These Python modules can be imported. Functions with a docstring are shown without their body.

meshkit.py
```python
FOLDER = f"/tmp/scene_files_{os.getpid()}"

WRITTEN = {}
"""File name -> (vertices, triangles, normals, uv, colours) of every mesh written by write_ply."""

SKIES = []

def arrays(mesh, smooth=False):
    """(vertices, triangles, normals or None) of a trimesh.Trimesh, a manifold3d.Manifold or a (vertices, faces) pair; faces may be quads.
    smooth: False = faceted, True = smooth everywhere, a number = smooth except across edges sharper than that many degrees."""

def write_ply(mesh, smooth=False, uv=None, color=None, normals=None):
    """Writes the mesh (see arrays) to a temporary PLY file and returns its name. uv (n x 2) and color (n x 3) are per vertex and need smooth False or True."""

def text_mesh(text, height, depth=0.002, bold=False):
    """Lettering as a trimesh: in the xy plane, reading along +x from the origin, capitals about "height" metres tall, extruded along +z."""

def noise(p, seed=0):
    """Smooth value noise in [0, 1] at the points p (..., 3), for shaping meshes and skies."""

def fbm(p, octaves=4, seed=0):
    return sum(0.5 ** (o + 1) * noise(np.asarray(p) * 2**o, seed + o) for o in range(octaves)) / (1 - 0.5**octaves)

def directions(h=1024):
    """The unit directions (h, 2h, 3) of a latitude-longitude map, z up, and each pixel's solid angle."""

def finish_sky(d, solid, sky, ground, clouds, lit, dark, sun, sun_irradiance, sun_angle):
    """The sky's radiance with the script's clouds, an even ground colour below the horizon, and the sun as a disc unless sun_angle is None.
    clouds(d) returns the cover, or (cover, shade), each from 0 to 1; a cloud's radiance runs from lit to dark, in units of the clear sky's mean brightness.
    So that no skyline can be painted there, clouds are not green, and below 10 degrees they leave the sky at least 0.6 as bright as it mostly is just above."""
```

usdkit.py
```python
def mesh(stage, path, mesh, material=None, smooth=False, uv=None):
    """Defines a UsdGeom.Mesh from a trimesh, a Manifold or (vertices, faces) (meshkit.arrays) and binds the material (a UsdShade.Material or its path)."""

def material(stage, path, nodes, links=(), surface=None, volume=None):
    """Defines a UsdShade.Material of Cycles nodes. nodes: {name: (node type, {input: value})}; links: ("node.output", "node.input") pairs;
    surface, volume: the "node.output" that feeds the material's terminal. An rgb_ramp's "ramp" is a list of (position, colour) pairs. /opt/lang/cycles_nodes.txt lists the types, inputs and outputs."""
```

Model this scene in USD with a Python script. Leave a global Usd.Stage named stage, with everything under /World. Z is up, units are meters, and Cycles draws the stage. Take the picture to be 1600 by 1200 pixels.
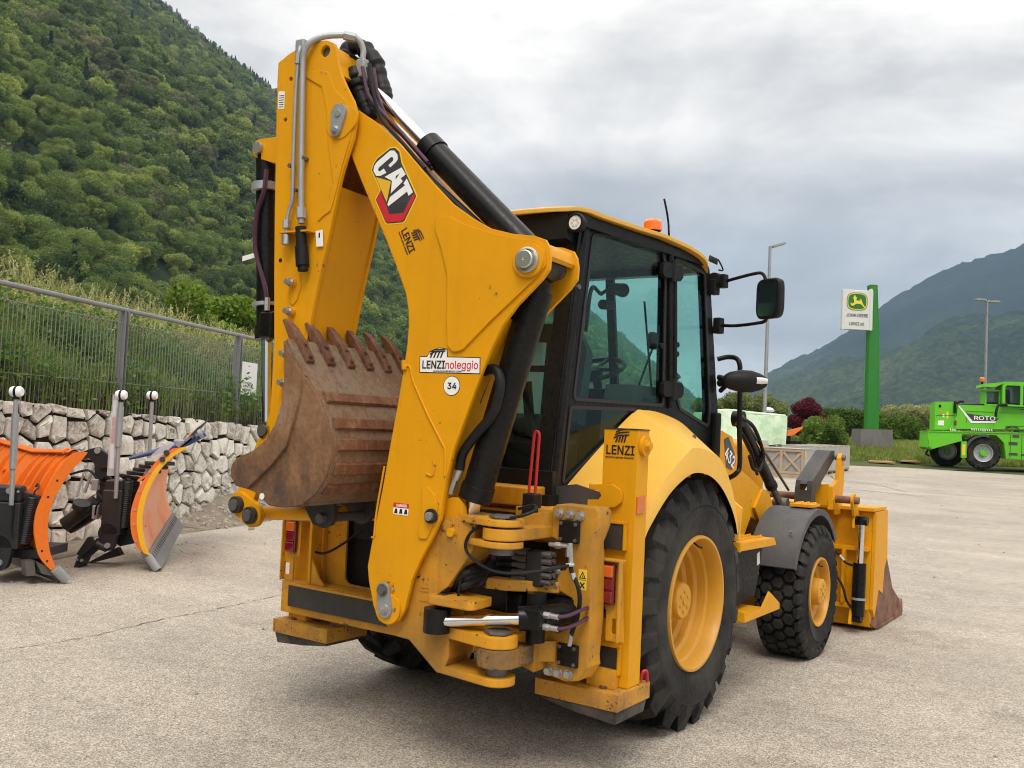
import math, random
import numpy as np, trimesh, usdkit, meshkit
from pxr import Usd, UsdGeom, UsdLux, UsdShade, Gf, Sdf, Vt
from shapely.geometry import Polygon, LineString, Point, MultiPoint
from shapely.ops import voronoi_diagram
from shapely import affinity

stage = Usd.Stage.CreateInMemory()
UsdGeom.SetStageUpAxis(stage, 'Z')
UsdGeom.SetStageMetersPerUnit(stage, 1.0)
world = UsdGeom.Xform.Define(stage, '/World')
UsdGeom.Scope.Define(stage, '/World/Looks')
rng = np.random.default_rng(7)
random.seed(7)

# ------------------------------------------------------------------ camera, sky, sun, exposure
CAM = np.array([3.1726, -5.029, 1.6338])
YAW, PITCH, ROLL, FPX = 0.6017, 0.0463, 0.0466, 1463.7
cam = UsdGeom.Camera.Define(stage, '/World/camera')
cam.CreateHorizontalApertureAttr(36.0)
cam.CreateFocalLengthAttr(36.0 * FPX / 1600)
cam.CreateExposureAttr(0.36)
_f = np.array([-math.sin(YAW) * math.cos(PITCH), math.cos(YAW) * math.cos(PITCH), math.sin(PITCH)])
_r = np.array([math.cos(YAW), math.sin(YAW), 0.0])
_u = np.cross(_r, _f)
_r, _u = _r * math.cos(ROLL) + _u * math.sin(ROLL), _u * math.cos(ROLL) - _r * math.sin(ROLL)
cam.AddTransformOp().Set(Gf.Matrix4d(*_r, 0, *_u, 0, *(-_f), 0, *CAM, 1))

SUN_EL, SUN_AZ = math.radians(56), math.radians(150)        # azimuth = atan2(x, y) of the direction towards the sun
sun_dir = np.array([math.sin(SUN_AZ) * math.cos(SUN_EL), math.cos(SUN_AZ) * math.cos(SUN_EL), math.sin(SUN_EL)])
sun = UsdLux.DistantLight.Define(stage, '/World/sun')
sun.CreateIntensityAttr(0.4)
sun.CreateAngleAttr(24.0)
sun.CreateColorAttr(Gf.Vec3f(1.0, 0.93, 0.82))
sun.CreateNormalizeAttr(True)
sun.AddTransformOp().Set(Gf.Matrix4d(Gf.Rotation(Gf.Vec3d(0, 0, 1), Gf.Vec3d(*map(float, sun_dir))), Gf.Vec3d(0, 0, 30)))

SKY_STRENGTH = 0.1
sky_mat = usdkit.material(stage, '/World/Looks/overcast_sky', {
    'tc': ('texture_coordinate', {}),
    'sep': ('separate_xyz', {}),
    'sky': ('sky_texture', {'sky_type': 'single_scattering', 'sun_disc': False, 'sun_elevation': SUN_EL, 'sun_rotation': SUN_AZ}),
    'map': ('mapping', {'scale': (1.0, 1.0, 1.9)}),
    'n1': ('noise_texture', {'scale': 3.6, 'detail': 9.0, 'roughness': 0.58, 'distortion': 0.35}),
    'map2': ('mapping', {'scale': (1.0, 1.0, 4.5), 'location': (4.3, 1.1, 0.2)}),
    'n2': ('noise_texture', {'scale': 2.1, 'detail': 5.0, 'roughness': 0.5}),
    'mixn': ('mix_float', {'fac': 0.5}),
    'ramp': ('rgb_ramp', {'ramp': [(0.35, (3.0, 3.02, 3.05)), (0.43, (3.9, 3.88, 3.85)), (0.52, (5.6, 5.5, 5.35)), (0.62, (7.6, 7.4, 7.1))]}),
    'grad': ('map_range', {'range_type': 'smoothstep', 'from_min': 0.05, 'from_max': 1.0, 'to_min': 0.84, 'to_max': 3.1, 'clamp': True}), 'hz': ('map_range', {'from_min': 0.02, 'from_max': 0.30, 'clamp': True}), 'tint': ('mix_color', {'a': (0.84, 0.90, 0.97), 'b': (1.0, 0.965, 0.93)}), 'mt': ('vector_math', {'math_type': 'multiply'}),
    'cl': ('vector_math', {'math_type': 'scale'}),
    'mix': ('mix_color', {'fac': 0.985}),
    'bg': ('background_shader', {'strength': SKY_STRENGTH})},
    [('tc.generated', 'sep.vector'), ('tc.generated', 'map.vector'), ('map.vector', 'n1.vector'), ('tc.generated', 'map2.vector'), ('map2.vector', 'n2.vector'),
     ('n1.fac', 'mixn.a'), ('n2.fac', 'mixn.b'), ('mixn.result', 'ramp.fac'), ('sep.z', 'grad.value'),
     ('sep.z', 'hz.value'), ('hz.result', 'tint.fac'), ('ramp.color', 'mt.vector1'), ('tint.result', 'mt.vector2'), ('mt.vector', 'cl.vector1'), ('grad.result', 'cl.scale'), ('sky.color', 'mix.a'), ('cl.vector', 'mix.b'), ('mix.result', 'bg.color')],
    surface='bg.background')
dome = UsdLux.DomeLight.Define(stage, '/World/sky')
UsdShade.MaterialBindingAPI.Apply(dome.GetPrim()).Bind(sky_mat)
dome.GetPrim().SetCustomDataByKey('kind', 'structure')

# ------------------------------------------------------------------ helpers
_names = {}
def numbered(parent, name):
    k = (parent, name)
    i = _names.get(k, 0)
    _names[k] = i + 1
    return f'{parent}/{name}' if i == 0 else f'{parent}/{name}_{i:03d}'

def setd(p, label=None, category=None, group=None, kind=None):
    p = p.GetPrim() if hasattr(p, 'GetPrim') else p
    for k, v in (('label', label), ('category', category), ('group', group), ('kind', kind)):
        if v:
            p.SetCustomDataByKey(k, v)
    return p

class Fr:
    """A frame: o + u*U + v*V + n*N."""
    def __init__(s, o, U, V=(0, 0, 1)):
        s.o = np.array(o, float)
        s.U = np.array(U, float) / np.linalg.norm(U)
        s.V = np.array(V, float) / np.linalg.norm(V)
        s.N = np.cross(s.U, s.V)
    def __call__(s, u, v, n=0.0):
        return s.o + s.U * u + s.V * v + s.N * n
    def M(s, n=0.0, u=0.0, v=0.0):
        m = np.eye(4)
        m[:3, 0], m[:3, 1], m[:3, 2], m[:3, 3] = s.U, s.V, s.N, s(u, v, n)
        return m

def azfr(o, deg):
    a = math.radians(deg)
    return Fr(o, (math.cos(a), math.sin(a), 0))
SIDE = Fr((0, 0, 0), (0, 1, 0))            # (u, v, n) = (y, z, x)
REAR = Fr((0, 0, 0), (1, 0, 0))            # (u, v, n) = (x, z, -y)
TOP = Fr((0, 0, 0), (1, 0, 0), (0, 1, 0))  # (u, v, n) = (x, y, z)

def cat(*ms):
    l = []
    for m in ms:
        l += list(m) if isinstance(m, (list, tuple)) else [m]
    return trimesh.util.concatenate([trimesh.Trimesh(m.vertices, m.faces, process=False) for m in l])

def prism(fr, poly, n0, n1, holes=(), r=0.0):
    p = poly if isinstance(poly, Polygon) else Polygon(poly, holes)
    if not p.is_valid:
        p = p.buffer(0)
    if r:
        p = p.buffer(-r, join_style=1, quad_segs=4).buffer(2 * r, join_style=1, quad_segs=4).buffer(-r, join_style=1, quad_segs=4)
    ps = list(p.geoms) if hasattr(p, 'geoms') else [p]
    out = []
    for q in ps:
        if q.area > 1e-9:
            m = trimesh.creation.extrude_polygon(q, abs(n1 - n0), engine='earcut')
            m.apply_transform(fr.M(min(n0, n1)))
            out.append(m)
    return cat(out)

def hull(pts):
    m = trimesh.convex.convex_hull(np.array(pts, float))
    return trimesh.Trimesh(m.vertices, m.faces, process=False)

def box(a, b):
    a, b = np.minimum(a, b), np.maximum(a, b)
    m = trimesh.creation.box(np.array(b) - np.array(a))
    m.apply_translation((np.array(a) + np.array(b)) / 2.0)
    return m

def fbox(fr, u0, u1, v0, v1, n0, n1):
    m = box((u0, v0, n0), (u1, v1, n1))
    m.apply_transform(fr.M())
    return m

def rbox(fr, u0, u1, v0, v1, n0, n1, r=0.01):
    c = [(u0 + r, u1 - r), (v0 + r, v1 - r), (n0 + r, n1 - r)]
    s = trimesh.creation.icosphere(1, r).vertices
    m = hull(np.vstack([s + (x, y, z) for x in c[0] for y in c[1] for z in c[2]]))
    m.apply_transform(fr.M())
    return m

def cyl(a, b, r, sec=20, r2=None):
    a, b = np.array(a, float), np.array(b, float)
    d = b - a
    L = np.linalg.norm(d)
    r2 = r if r2 is None else r2
    return lathe([(0, 0), (r, 0), (r2, L), (0, L)], a, d / L, sec)

def axes_of(d):
    d = np.array(d, float) / np.linalg.norm(d)
    x = np.cross(d, (0, 0, 1) if abs(d[2]) < 0.9 else (1, 0, 0))
    x /= np.linalg.norm(x)
    return x, np.cross(d, x), d

def lathe(prof, o, axis, sec=32):
    x, y, d = axes_of(axis)
    o = np.array(o, float)
    prof = np.array(prof, float)
    t = np.arange(sec) * 2 * np.pi / sec
    v = []
    for r, h in prof:
        v.append(o + d * h + r * (np.cos(t)[:, None] * x + np.sin(t)[:, None] * y))
    v = np.vstack(v)
    f = []
    for i in range(len(prof) - 1):
        for j in range(sec):
            a, b = i * sec + j, i * sec + (j + 1) % sec
            c, e = a + sec, b + sec
            if prof[i][0] > 0:
                f.append((a, b, e) if True else 0)
            if prof[i + 1][0] > 0:
                f.append((a, e, c))
    m = trimesh.Trimesh(v, f, process=False)
    return m

def spline(pts, k=6):
    p = np.array(pts, float)
    if len(p) < 3:
        return p
    q = np.vstack([2 * p[0] - p[1], p, 2 * p[-1] - p[-2]])
    out = []
    for i in range(1, len(q) - 2):
        for t in np.linspace(0, 1, k, endpoint=False):
            a, b, c, d = q[i - 1:i + 3]
            out.append(0.5 * (2 * b + (c - a) * t + (2 * a - 5 * b + 4 * c - d) * t * t + (3 * b - 3 * c + d - a) * t ** 3))
    out.append(p[-1])
    return np.array(out)

def tube(pts, r, sec=10, k=6, radii=None):
    p = spline(pts, k) if k > 1 else np.array(pts, float)
    n = len(p)
    T = np.gradient(p, axis=0)
    T /= np.linalg.norm(T, axis=1)[:, None] + 1e-12
    x = np.cross(T[0], (0, 0, 1) if abs(T[0][2]) < 0.9 else (1, 0, 0))
    x /= np.linalg.norm(x)
    v = []
    ang = np.arange(sec) * 2 * np.pi / sec
    rr = np.full(n, r) if radii is None else np.interp(np.linspace(0, 1, n), np.linspace(0, 1, len(radii)), radii)
    for i in range(n):
        x = x - T[i] * (x @ T[i])
        x /= np.linalg.norm(x) + 1e-12
        y = np.cross(T[i], x)
        v.append(p[i] + rr[i] * (np.cos(ang)[:, None] * x + np.sin(ang)[:, None] * y))
    v.append(p[:1]); v.append(p[-1:])
    v = np.vstack(v)
    f = []
    for i in range(n - 1):
        for j in range(sec):
            a, b = i * sec + j, i * sec + (j + 1) % sec
            f += [(a, b, b + sec), (a, b + sec, a + sec)]
    for j in range(sec):
        f.append((n * sec, (j + 1) % sec, j))
        f.append((n * sec + 1, (n - 1) * sec + j, (n - 1) * sec + (j + 1) % sec))
    return trimesh.Trimesh(v, f, process=False)

def hexbolt(p, n, r, h):
    """A hexagon bolt head on its washer, standing on p along n."""
    return cat(cyl(p, np.array(p) + np.array(n) * h * 0.25, r * 1.35, 16), cyl(np.array(p) + np.array(n) * h * 0.25, np.array(p) + np.array(n) * h, r, 6))

class Thing:
    def __init__(s, name, label, category, base=(0, 0, 0), group=None, kind=None, path=None):
        s.base = np.array(base, float)
        s.path = path or numbered('/World', name)
        s.x = UsdGeom.Xform.Define(stage, s.path)
        if np.abs(s.base).sum() > 0:
            s.x.AddTranslateOp().Set(Gf.Vec3d(*map(float, s.base)))
        setd(s.x, label, category, group, kind)
    def add(s, name, mesh, mat, parent=None, smooth=32, label=None, kind=None):
        path = numbered(parent or s.path, name)
        if isinstance(mesh, (list, tuple)):
            mesh = cat(mesh)
        m = trimesh.Trimesh(np.array(mesh.vertices) - s.base, mesh.faces, process=False)
        m.merge_vertices(digits_vertex=6)
        p = usdkit.mesh(stage, path, m, LOOK[mat] if isinstance(mat, str) else mat, smooth=smooth)
        setd(p, label=label, kind=kind)
        return path

def each(t, name, meshes, m, parent=None, **k):
    for q in meshes:
        t.add(name, q, m, parent=parent, **k)

def single(name, mesh, mat, label=None, category=None, group=None, kind=None, smooth=32, base=None):
    """A top-level thing (or piece of the setting) that is one mesh."""
    if isinstance(mesh, (list, tuple)):
        mesh = cat(mesh)
    path = numbered('/World', name)
    b = np.zeros(3) if base is None else np.array(base, float)
    m = trimesh.Trimesh(np.array(mesh.vertices) - b, mesh.faces, process=False)
    p = usdkit.mesh(stage, path, m, LOOK[mat] if isinstance(mat, str) else mat, smooth=smooth)
    if np.abs(b).sum() > 0:
        UsdGeom.Xformable(p).AddTranslateOp().Set(Gf.Vec3d(*map(float, b)))
    setd(p, label, category, group, kind)
    return path

def instancer(path, protos, mat, pos, idx, yaw, scale, kind='stuff', tilt=None):
    """protos: list of meshes. One PointInstancer."""
    pi = UsdGeom.PointInstancer.Define(stage, path)
    rel = pi.CreatePrototypesRel()
    for i, m in enumerate(protos):
        p = usdkit.mesh(stage, f'{path}/clump_{i:03d}', m, LOOK[mat[i] if isinstance(mat, (list, tuple)) else mat], smooth=False)
        rel.AddTarget(p.GetPath())
    pi.CreatePositionsAttr(Vt.Vec3fArray.FromNumpy(np.asarray(pos, np.float32)))
    pi.CreateProtoIndicesAttr(Vt.IntArray.FromNumpy(np.asarray(idx, np.int32)))
    yaw = np.asarray(yaw)
    q = [Gf.Quath(float(math.cos(a / 2)), 0, 0, float(math.sin(a / 2))) for a in yaw]
    pi.CreateOrientationsAttr(Vt.QuathArray(q))
    sc = np.asarray(scale, np.float32)
    if sc.ndim == 1:
        sc = np.repeat(sc[:, None], 3, 1)
    pi.CreateScalesAttr(Vt.Vec3fArray.FromNumpy(sc.astype(np.float32)))
    setd(pi, kind=kind)
    return pi

def quads(c, a, b):
    """Flat four-cornered leaves with centres c and half axes a, b (n x 3)."""
    n = len(c)
    v = np.stack([c - a - b * 0.35, c + b * 0.0 - b, c + a - b * 0.1, c + b], 1)
    v = np.stack([c - a, c - b, c + a, c + b], 1).reshape(-1, 3)
    i = np.arange(n)[:, None] * 4
    f = np.vstack([i + [0, 1, 2], i + [0, 2, 3]])
    return trimesh.Trimesh(v, f, process=False)

def leaves(r, centres, size, flat=0.5, elong=1.6):
    n = len(centres)
    d = r.normal(size=(n, 3)); d /= np.linalg.norm(d, axis=1)[:, None]
    e = r.normal(size=(n, 3)); e[:, 2] *= flat
    e -= d * (e * d).sum(1)[:, None]
    e /= np.linalg.norm(e, axis=1)[:, None]
    s = size * r.uniform(0.6, 1.3, (n, 1))
    g = np.cross(d, e)
    return quads(np.asarray(centres), e * s * elong * 0.5, g * s * 0.5)

def crown_points(r, n, lobes):
    """Points through the outer part of a set of ellipsoid lobes (centre, radii)."""
    w = np.array([np.prod(l[1]) ** (2 / 3) for l in lobes]); w /= w.sum()
    k = r.choice(len(lobes), n, p=w)
    C = np.array([l[0] for l in lobes], float)[k]
    R = np.array([l[1] for l in lobes], float)[k]
    d = r.normal(size=(n, 3)); d /= np.linalg.norm(d, axis=1)[:, None]
    return C + d * R * (r.uniform(0.55, 1.0, (n, 1)) ** 0.6) * r.uniform(0.92, 1.1, (n, 1))

def add_leaf_random(p): pass
# ------------------------------------------------------------------ materials
LOOK = {}
def mat(name, nodes, links, surface='p.BSDF', volume=None):
    LOOK[name] = usdkit.material(stage, f'/World/Looks/{name}', nodes, links, surface=surface, volume=volume)

def plain(name, col, rough=0.5, metal=0.0, spec=0.5, coat=0.0, bev=0.0, emit=0.0):
    n = {'p': ('principled_bsdf', {'base_color': col, 'roughness': rough, 'metallic': metal, 'specular_ior_level': spec, 'coat_weight': coat})}
    l = []
    if emit:
        n['p'][1].update({'emission_color': col, 'emission_strength': emit})
    if bev:
        n['bev'] = ('bevel', {'radius': bev, 'samples': 4}); l.append(('bev.bevel', 'p.normal'))
    mat(name, n, l)

def worn(name, col, dirt=(0.10, 0.07, 0.045), amount=0.25, rough=0.4, metal=0.0, bev=0.004, chips=0.0, chipcol=(0.03, 0.022, 0.018), scale=1.0, coat=0.0, vary=0.12, bump=0.0, spec=0.5, streak=0.35):
    """Painted or bare material with uneven dirt, soft streaks and small chips; all in world space, none of it follows the light."""
    n = {'g': ('geometry', {}), 
         'n1': ('noise_texture', {'scale': 1.7 * scale, 'detail': 6.0, 'roughness': 0.62}),
         'r1': ('rgb_ramp', {'ramp': [(0.42, (0, 0, 0)), (0.72, (1, 1, 1))]}),
         'm1': ('math', {'math_type': 'multiply', 'value2': amount}),
         'n2': ('noise_texture', {'scale': 38.0 * scale, 'detail': 4.0, 'roughness': 0.6}),
         'mp': ('mapping', {'scale': (22.0 * scale, 22.0 * scale, 0.9 * scale)}),
         'n4': ('noise_texture', {'scale': 1.0, 'detail': 4.0, 'roughness': 0.6}),
         'r4': ('rgb_ramp', {'ramp': [(0.52, (0, 0, 0)), (0.75, (1, 1, 1))]}),
         'm4': ('math', {'math_type': 'multiply', 'value2': amount * streak}),
         'v': ('map_range', {'from_min': 0.25, 'from_max': 0.75, 'to_min': 1 - vary, 'to_max': 1 + vary}),
         'c': ('vector_math', {'math_type': 'scale', 'vector1': col}),
         'x1': ('mix_color', {'b': dirt}), 'x2': ('mix_color', {'b': dirt}),
         'rr': ('map_range', {'from_min': 0.3, 'from_max': 0.7, 'to_min': max(rough - 0.08, 0.05), 'to_max': min(rough + 0.14, 1)}),
         'p': ('principled_bsdf', {'metallic': metal, 'coat_weight': coat, 'coat_roughness': 0.12, 'specular_ior_level': spec})}
    l = [('g.position', 'n1.vector'), ('g.position', 'n2.vector'), ('g.position', 'mp.vector'), ('mp.vector', 'n4.vector'), ('n4.fac', 'r4.fac'), ('r4.color', 'm4.value1'),
         ('n1.fac', 'r1.fac'), ('r1.color', 'm1.value1'), ('n1.fac', 'v.value'), ('v.result', 'c.scale'), ('c.vector', 'x1.a'), ('m1.value', 'x1.fac'), ('x1.result', 'x2.a'), ('m4.value', 'x2.fac'), ('n2.fac', 'rr.value'), ('rr.result', 'p.roughness')]
    out = 'x2.result'
    if chips:
        n['n3'] = ('noise_texture', {'scale': 26.0 * scale, 'detail': 5.0, 'roughness': 0.7})
        n['n5'] = ('noise_texture', {'scale': 4.0 * scale, 'detail': 2.0})
        n['ad'] = ('math', {'math_type': 'multiply_add', 'value2': 0.45})
        n['r3'] = ('rgb_ramp', {'ramp': [(1.0 - 0.02 - chips, (0, 0, 0)), (1.0 - chips, (1, 1, 1))]})
        n['x3'] = ('mix_color', {'b': chipcol})
        l += [('g.position', 'n3.vector'), ('g.position', 'n5.vector'), ('n5.fac', 'ad.value1'), ('n3.fac', 'ad.value3'), ('ad.value', 'r3.fac'), ('r3.color', 'x3.fac'), (out, 'x3.a')]
        out = 'x3.result'
    l.append((out, 'p.base_color'))
    if bev and bump:
        n['bev'] = ('bevel', {'radius': bev, 'samples': 4}); n['bu'] = ('bump', {'strength': bump, 'distance': 0.004})
        l += [('bev.bevel', 'bu.normal'), ('n2.fac', 'bu.height'), ('bu.normal', 'p.normal')]
    elif bev:
        n['bev'] = ('bevel', {'radius': bev, 'samples': 4}); l.append(('bev.bevel', 'p.normal'))
    elif bump:
        n['bu'] = ('bump', {'strength': bump, 'distance': 0.004}); l += [('n2.fac', 'bu.height'), ('bu.normal', 'p.normal')]
    mat(name, n, l)

YEL = (0.70, 0.312, 0.003)
worn('yellow_paint', YEL, dirt=(0.34, 0.155, 0.008), amount=0.42, rough=0.42, bev=0.006, coat=0.0, spec=0.24, chips=0.055, chipcol=(0.2, 0.11, 0.04))
worn('yellow_paint_worn', (0.66, 0.30, 0.006), dirt=(0.14, 0.085, 0.035), amount=0.75, rough=0.48, bev=0.008, chips=0.10, scale=1.3)
worn('yellow_cast', (0.64, 0.285, 0.006), dirt=(0.11, 0.07, 0.035), amount=0.85, rough=0.5, bev=0.012, chips=0.085, bump=0.25)
worn('roof_yellow', (0.66, 0.36, 0.045), dirt=(0.4, 0.26, 0.1), amount=0.2, rough=0.42, bev=0.01)
worn('yellow_plastic', (0.74, 0.415, 0.055), dirt=(0.45, 0.26, 0.06), amount=0.2, rough=0.42, bev=0.012)
worn('yellow_rim', (0.60, 0.29, 0.022), dirt=(0.25, 0.15, 0.05), amount=0.45, rough=0.42, bev=0.004)
def rust(name, stops, rough=0.6, scale=2.2, streak=(26.0, 26.0, 1.3)):
    mat(name, {'g': ('geometry', {}), 'n': ('noise_texture', {'scale': scale, 'detail': 8.0, 'roughness': 0.66, 'distortion': 0.3}), 'mp': ('mapping', {'scale': streak}), 's': ('noise_texture', {'scale': 1.0, 'detail': 5.0, 'roughness': 0.65}),
               'f': ('noise_texture', {'scale': 42.0, 'detail': 4.0, 'roughness': 0.7}), 'm1': ('mix_float', {'fac': 0.38}), 'm2': ('mix_float', {'fac': 0.2}), 'r': ('rgb_ramp', {'ramp': stops}),
               'bv': ('bevel', {'radius': 0.004, 'samples': 4}), 'b': ('bump', {'strength': 0.4, 'distance': 0.003}), 'p': ('principled_bsdf', {'roughness': rough, 'specular_ior_level': 0.4})},
        [('g.position', 'n.vector'), ('g.position', 'mp.vector'), ('mp.vector', 's.vector'), ('g.position', 'f.vector'), ('n.fac', 'm1.a'), ('s.fac', 'm1.b'), ('m1.result', 'm2.a'), ('f.fac', 'm2.b'), ('m2.result', 'r.fac'),
         ('r.color', 'p.base_color'), ('f.fac', 'b.height'), ('bv.bevel', 'b.normal'), ('b.normal', 'p.normal')])
rust('bucket_skin', [(0.36, (0.045, 0.030, 0.020)), (0.44, (0.115, 0.073, 0.045)), (0.50, (0.20, 0.145, 0.095)), (0.56, (0.15, 0.075, 0.036)), (0.64, (0.29, 0.23, 0.16))])
rust('bucket_side', [(0.36, (0.035, 0.038, 0.042)), (0.43, (0.085, 0.050, 0.032)), (0.50, (0.155, 0.080, 0.040)), (0.56, (0.22, 0.115, 0.056)), (0.64, (0.26, 0.19, 0.135))], streak=(9.0, 9.0, 2.5))
rust('bucket_rib', [(0.37, (0.045, 0.020, 0.013)), (0.47, (0.105, 0.042, 0.022)), (0.55, (0.17, 0.075, 0.038)), (0.64, (0.23, 0.155, 0.10))])
worn('foot_paint', (0.56, 0.27, 0.02), dirt=(0.20, 0.09, 0.035), amount=1.0, rough=0.6, bev=0.006, chips=0.145, chipcol=(0.12, 0.06, 0.03), scale=2.6, bump=0.3)
worn('rust_steel', (0.225, 0.120, 0.068), dirt=(0.30, 0.225, 0.155), amount=0.9, rough=0.6, bev=0.004, scale=2.2, bump=0.45, vary=0.6, streak=1.0)
worn('rust_dark', (0.145, 0.055, 0.028), dirt=(0.25, 0.135, 0.075), amount=0.8, rough=0.6, bev=0.004, scale=3.0, bump=0.5, vary=0.5)
worn('rust_plate', (0.215, 0.115, 0.066), dirt=(0.10, 0.095, 0.095), amount=1.0, rough=0.5, bev=0.004, scale=1.5, bump=0.4, vary=0.6, streak=0.3)
worn('wear_plate', (0.022, 0.021, 0.021), dirt=(0.07, 0.058, 0.045), amount=0.6, rough=0.45, bev=0.003, scale=2.0, bump=0.3)
worn('black_paint', (0.004, 0.004, 0.0043), dirt=(0.02, 0.018, 0.016), amount=0.4, rough=0.30, spec=0.24, bev=0.003)
worn('black_plastic', (0.005, 0.005, 0.0055), dirt=(0.02, 0.018, 0.017), amount=0.35, rough=0.5, spec=0.24, bev=0.004)
worn('plow_black', (0.010, 0.0105, 0.012), dirt=(0.05, 0.046, 0.042), amount=0.3, rough=0.42, bev=0.004)
worn('grey_plastic', (0.042, 0.045, 0.052), dirt=(0.11, 0.10, 0.09), amount=0.5, rough=0.5, bev=0.004, bump=0.15)
worn('tyre_rubber', (0.011, 0.0107, 0.0102), dirt=(0.06, 0.054, 0.047), amount=0.8, rough=0.78, bev=0.008, scale=2.0, bump=0.3, spec=0.3, vary=0.3)
worn('pad_rubber', (0.03, 0.028, 0.026), dirt=(0.15, 0.125, 0.1), amount=0.9, rough=0.85, bev=0.006, scale=3.0, bump=0.6)
worn('hose_rubber', (0.006, 0.006, 0.0065), dirt=(0.035, 0.031, 0.028), amount=0.35, rough=0.5, spec=0.25, bev=0, scale=3)
worn('zinc', (0.50, 0.50, 0.49), dirt=(0.25, 0.23, 0.2), amount=0.6, rough=0.36, metal=0.85, bev=0.002, scale=4)
worn('fence_grey', (0.21, 0.215, 0.22), dirt=(0.09, 0.085, 0.08), amount=0.5, rough=0.6, bev=0.0, scale=3)
worn('galvanised', (0.36, 0.37, 0.38), dirt=(0.22, 0.22, 0.22), amount=0.7, rough=0.5, metal=0.55, bev=0.002, scale=3)
worn('dull_steel', (0.17, 0.165, 0.16), dirt=(0.09, 0.08, 0.07), amount=0.7, rough=0.45, metal=0.7, bev=0.002, scale=3)
worn('plow_orange', (0.78, 0.165, 0.012), dirt=(0.45, 0.12, 0.03), amount=0.35, rough=0.34, bev=0.004, coat=0.1)
worn('plow_face', (0.70, 0.20, 0.055), dirt=(0.56, 0.32, 0.20), amount=1.0, rough=0.45, bev=0.0, scale=1.4, streak=1.0, vary=0.2)
worn('plow_yellow', (0.80, 0.42, 0.01), dirt=(0.4, 0.22, 0.05), amount=0.3, rough=0.4, bev=0.004)
worn('blade_grey', (0.20, 0.19, 0.18), dirt=(0.14, 0.125, 0.11), amount=0.8, rough=0.55, metal=0.3, bev=0.003, scale=3)
worn('handler_green', (0.125, 0.52, 0.010), dirt=(0.06, 0.24, 0.02), amount=0.35, rough=0.35, bev=0.01)
worn('sign_green', (0.022, 0.19, 0.022), dirt=(0.03, 0.12, 0.02), amount=0.3, rough=0.4, bev=0.01)
worn('sign_white', (0.66, 0.66, 0.65), dirt=(0.5, 0.5, 0.48), amount=0.3, rough=0.4, bev=0.005)
worn('concrete', (0.19, 0.18, 0.165), dirt=(0.09, 0.085, 0.075), amount=0.8, rough=0.9, bev=0.02, scale=1.0, bump=0.4, streak=1.0)
worn('wood', (0.44, 0.33, 0.22), dirt=(0.22, 0.14, 0.08), amount=0.6, rough=0.7, bev=0.004, scale=2)
worn('board', (0.42, 0.24, 0.10), dirt=(0.25, 0.15, 0.08), amount=0.6, rough=0.8, bev=0, scale=2)
worn('carton', (0.42, 0.40, 0.37), dirt=(0.30, 0.27, 0.24), amount=0.6, rough=0.45, bev=0.01, scale=2, streak=1.0)
worn('green_wrap', (0.45, 0.66, 0.42), dirt=(0.78, 0.82, 0.66), amount=1.0, rough=0.35, bev=0, scale=1.6, streak=0.9)
worn('dirty_cast', (0.30, 0.15, 0.03), dirt=(0.06, 0.045, 0.035), amount=1.3, rough=0.6, bev=0.01, chips=0.16, chipcol=(0.04, 0.03, 0.025), scale=2.0, bump=0.4)
worn('wrap_white', (0.55, 0.54, 0.48), dirt=(0.42, 0.42, 0.38), amount=0.6, rough=0.4, bev=0, scale=2)
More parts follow.
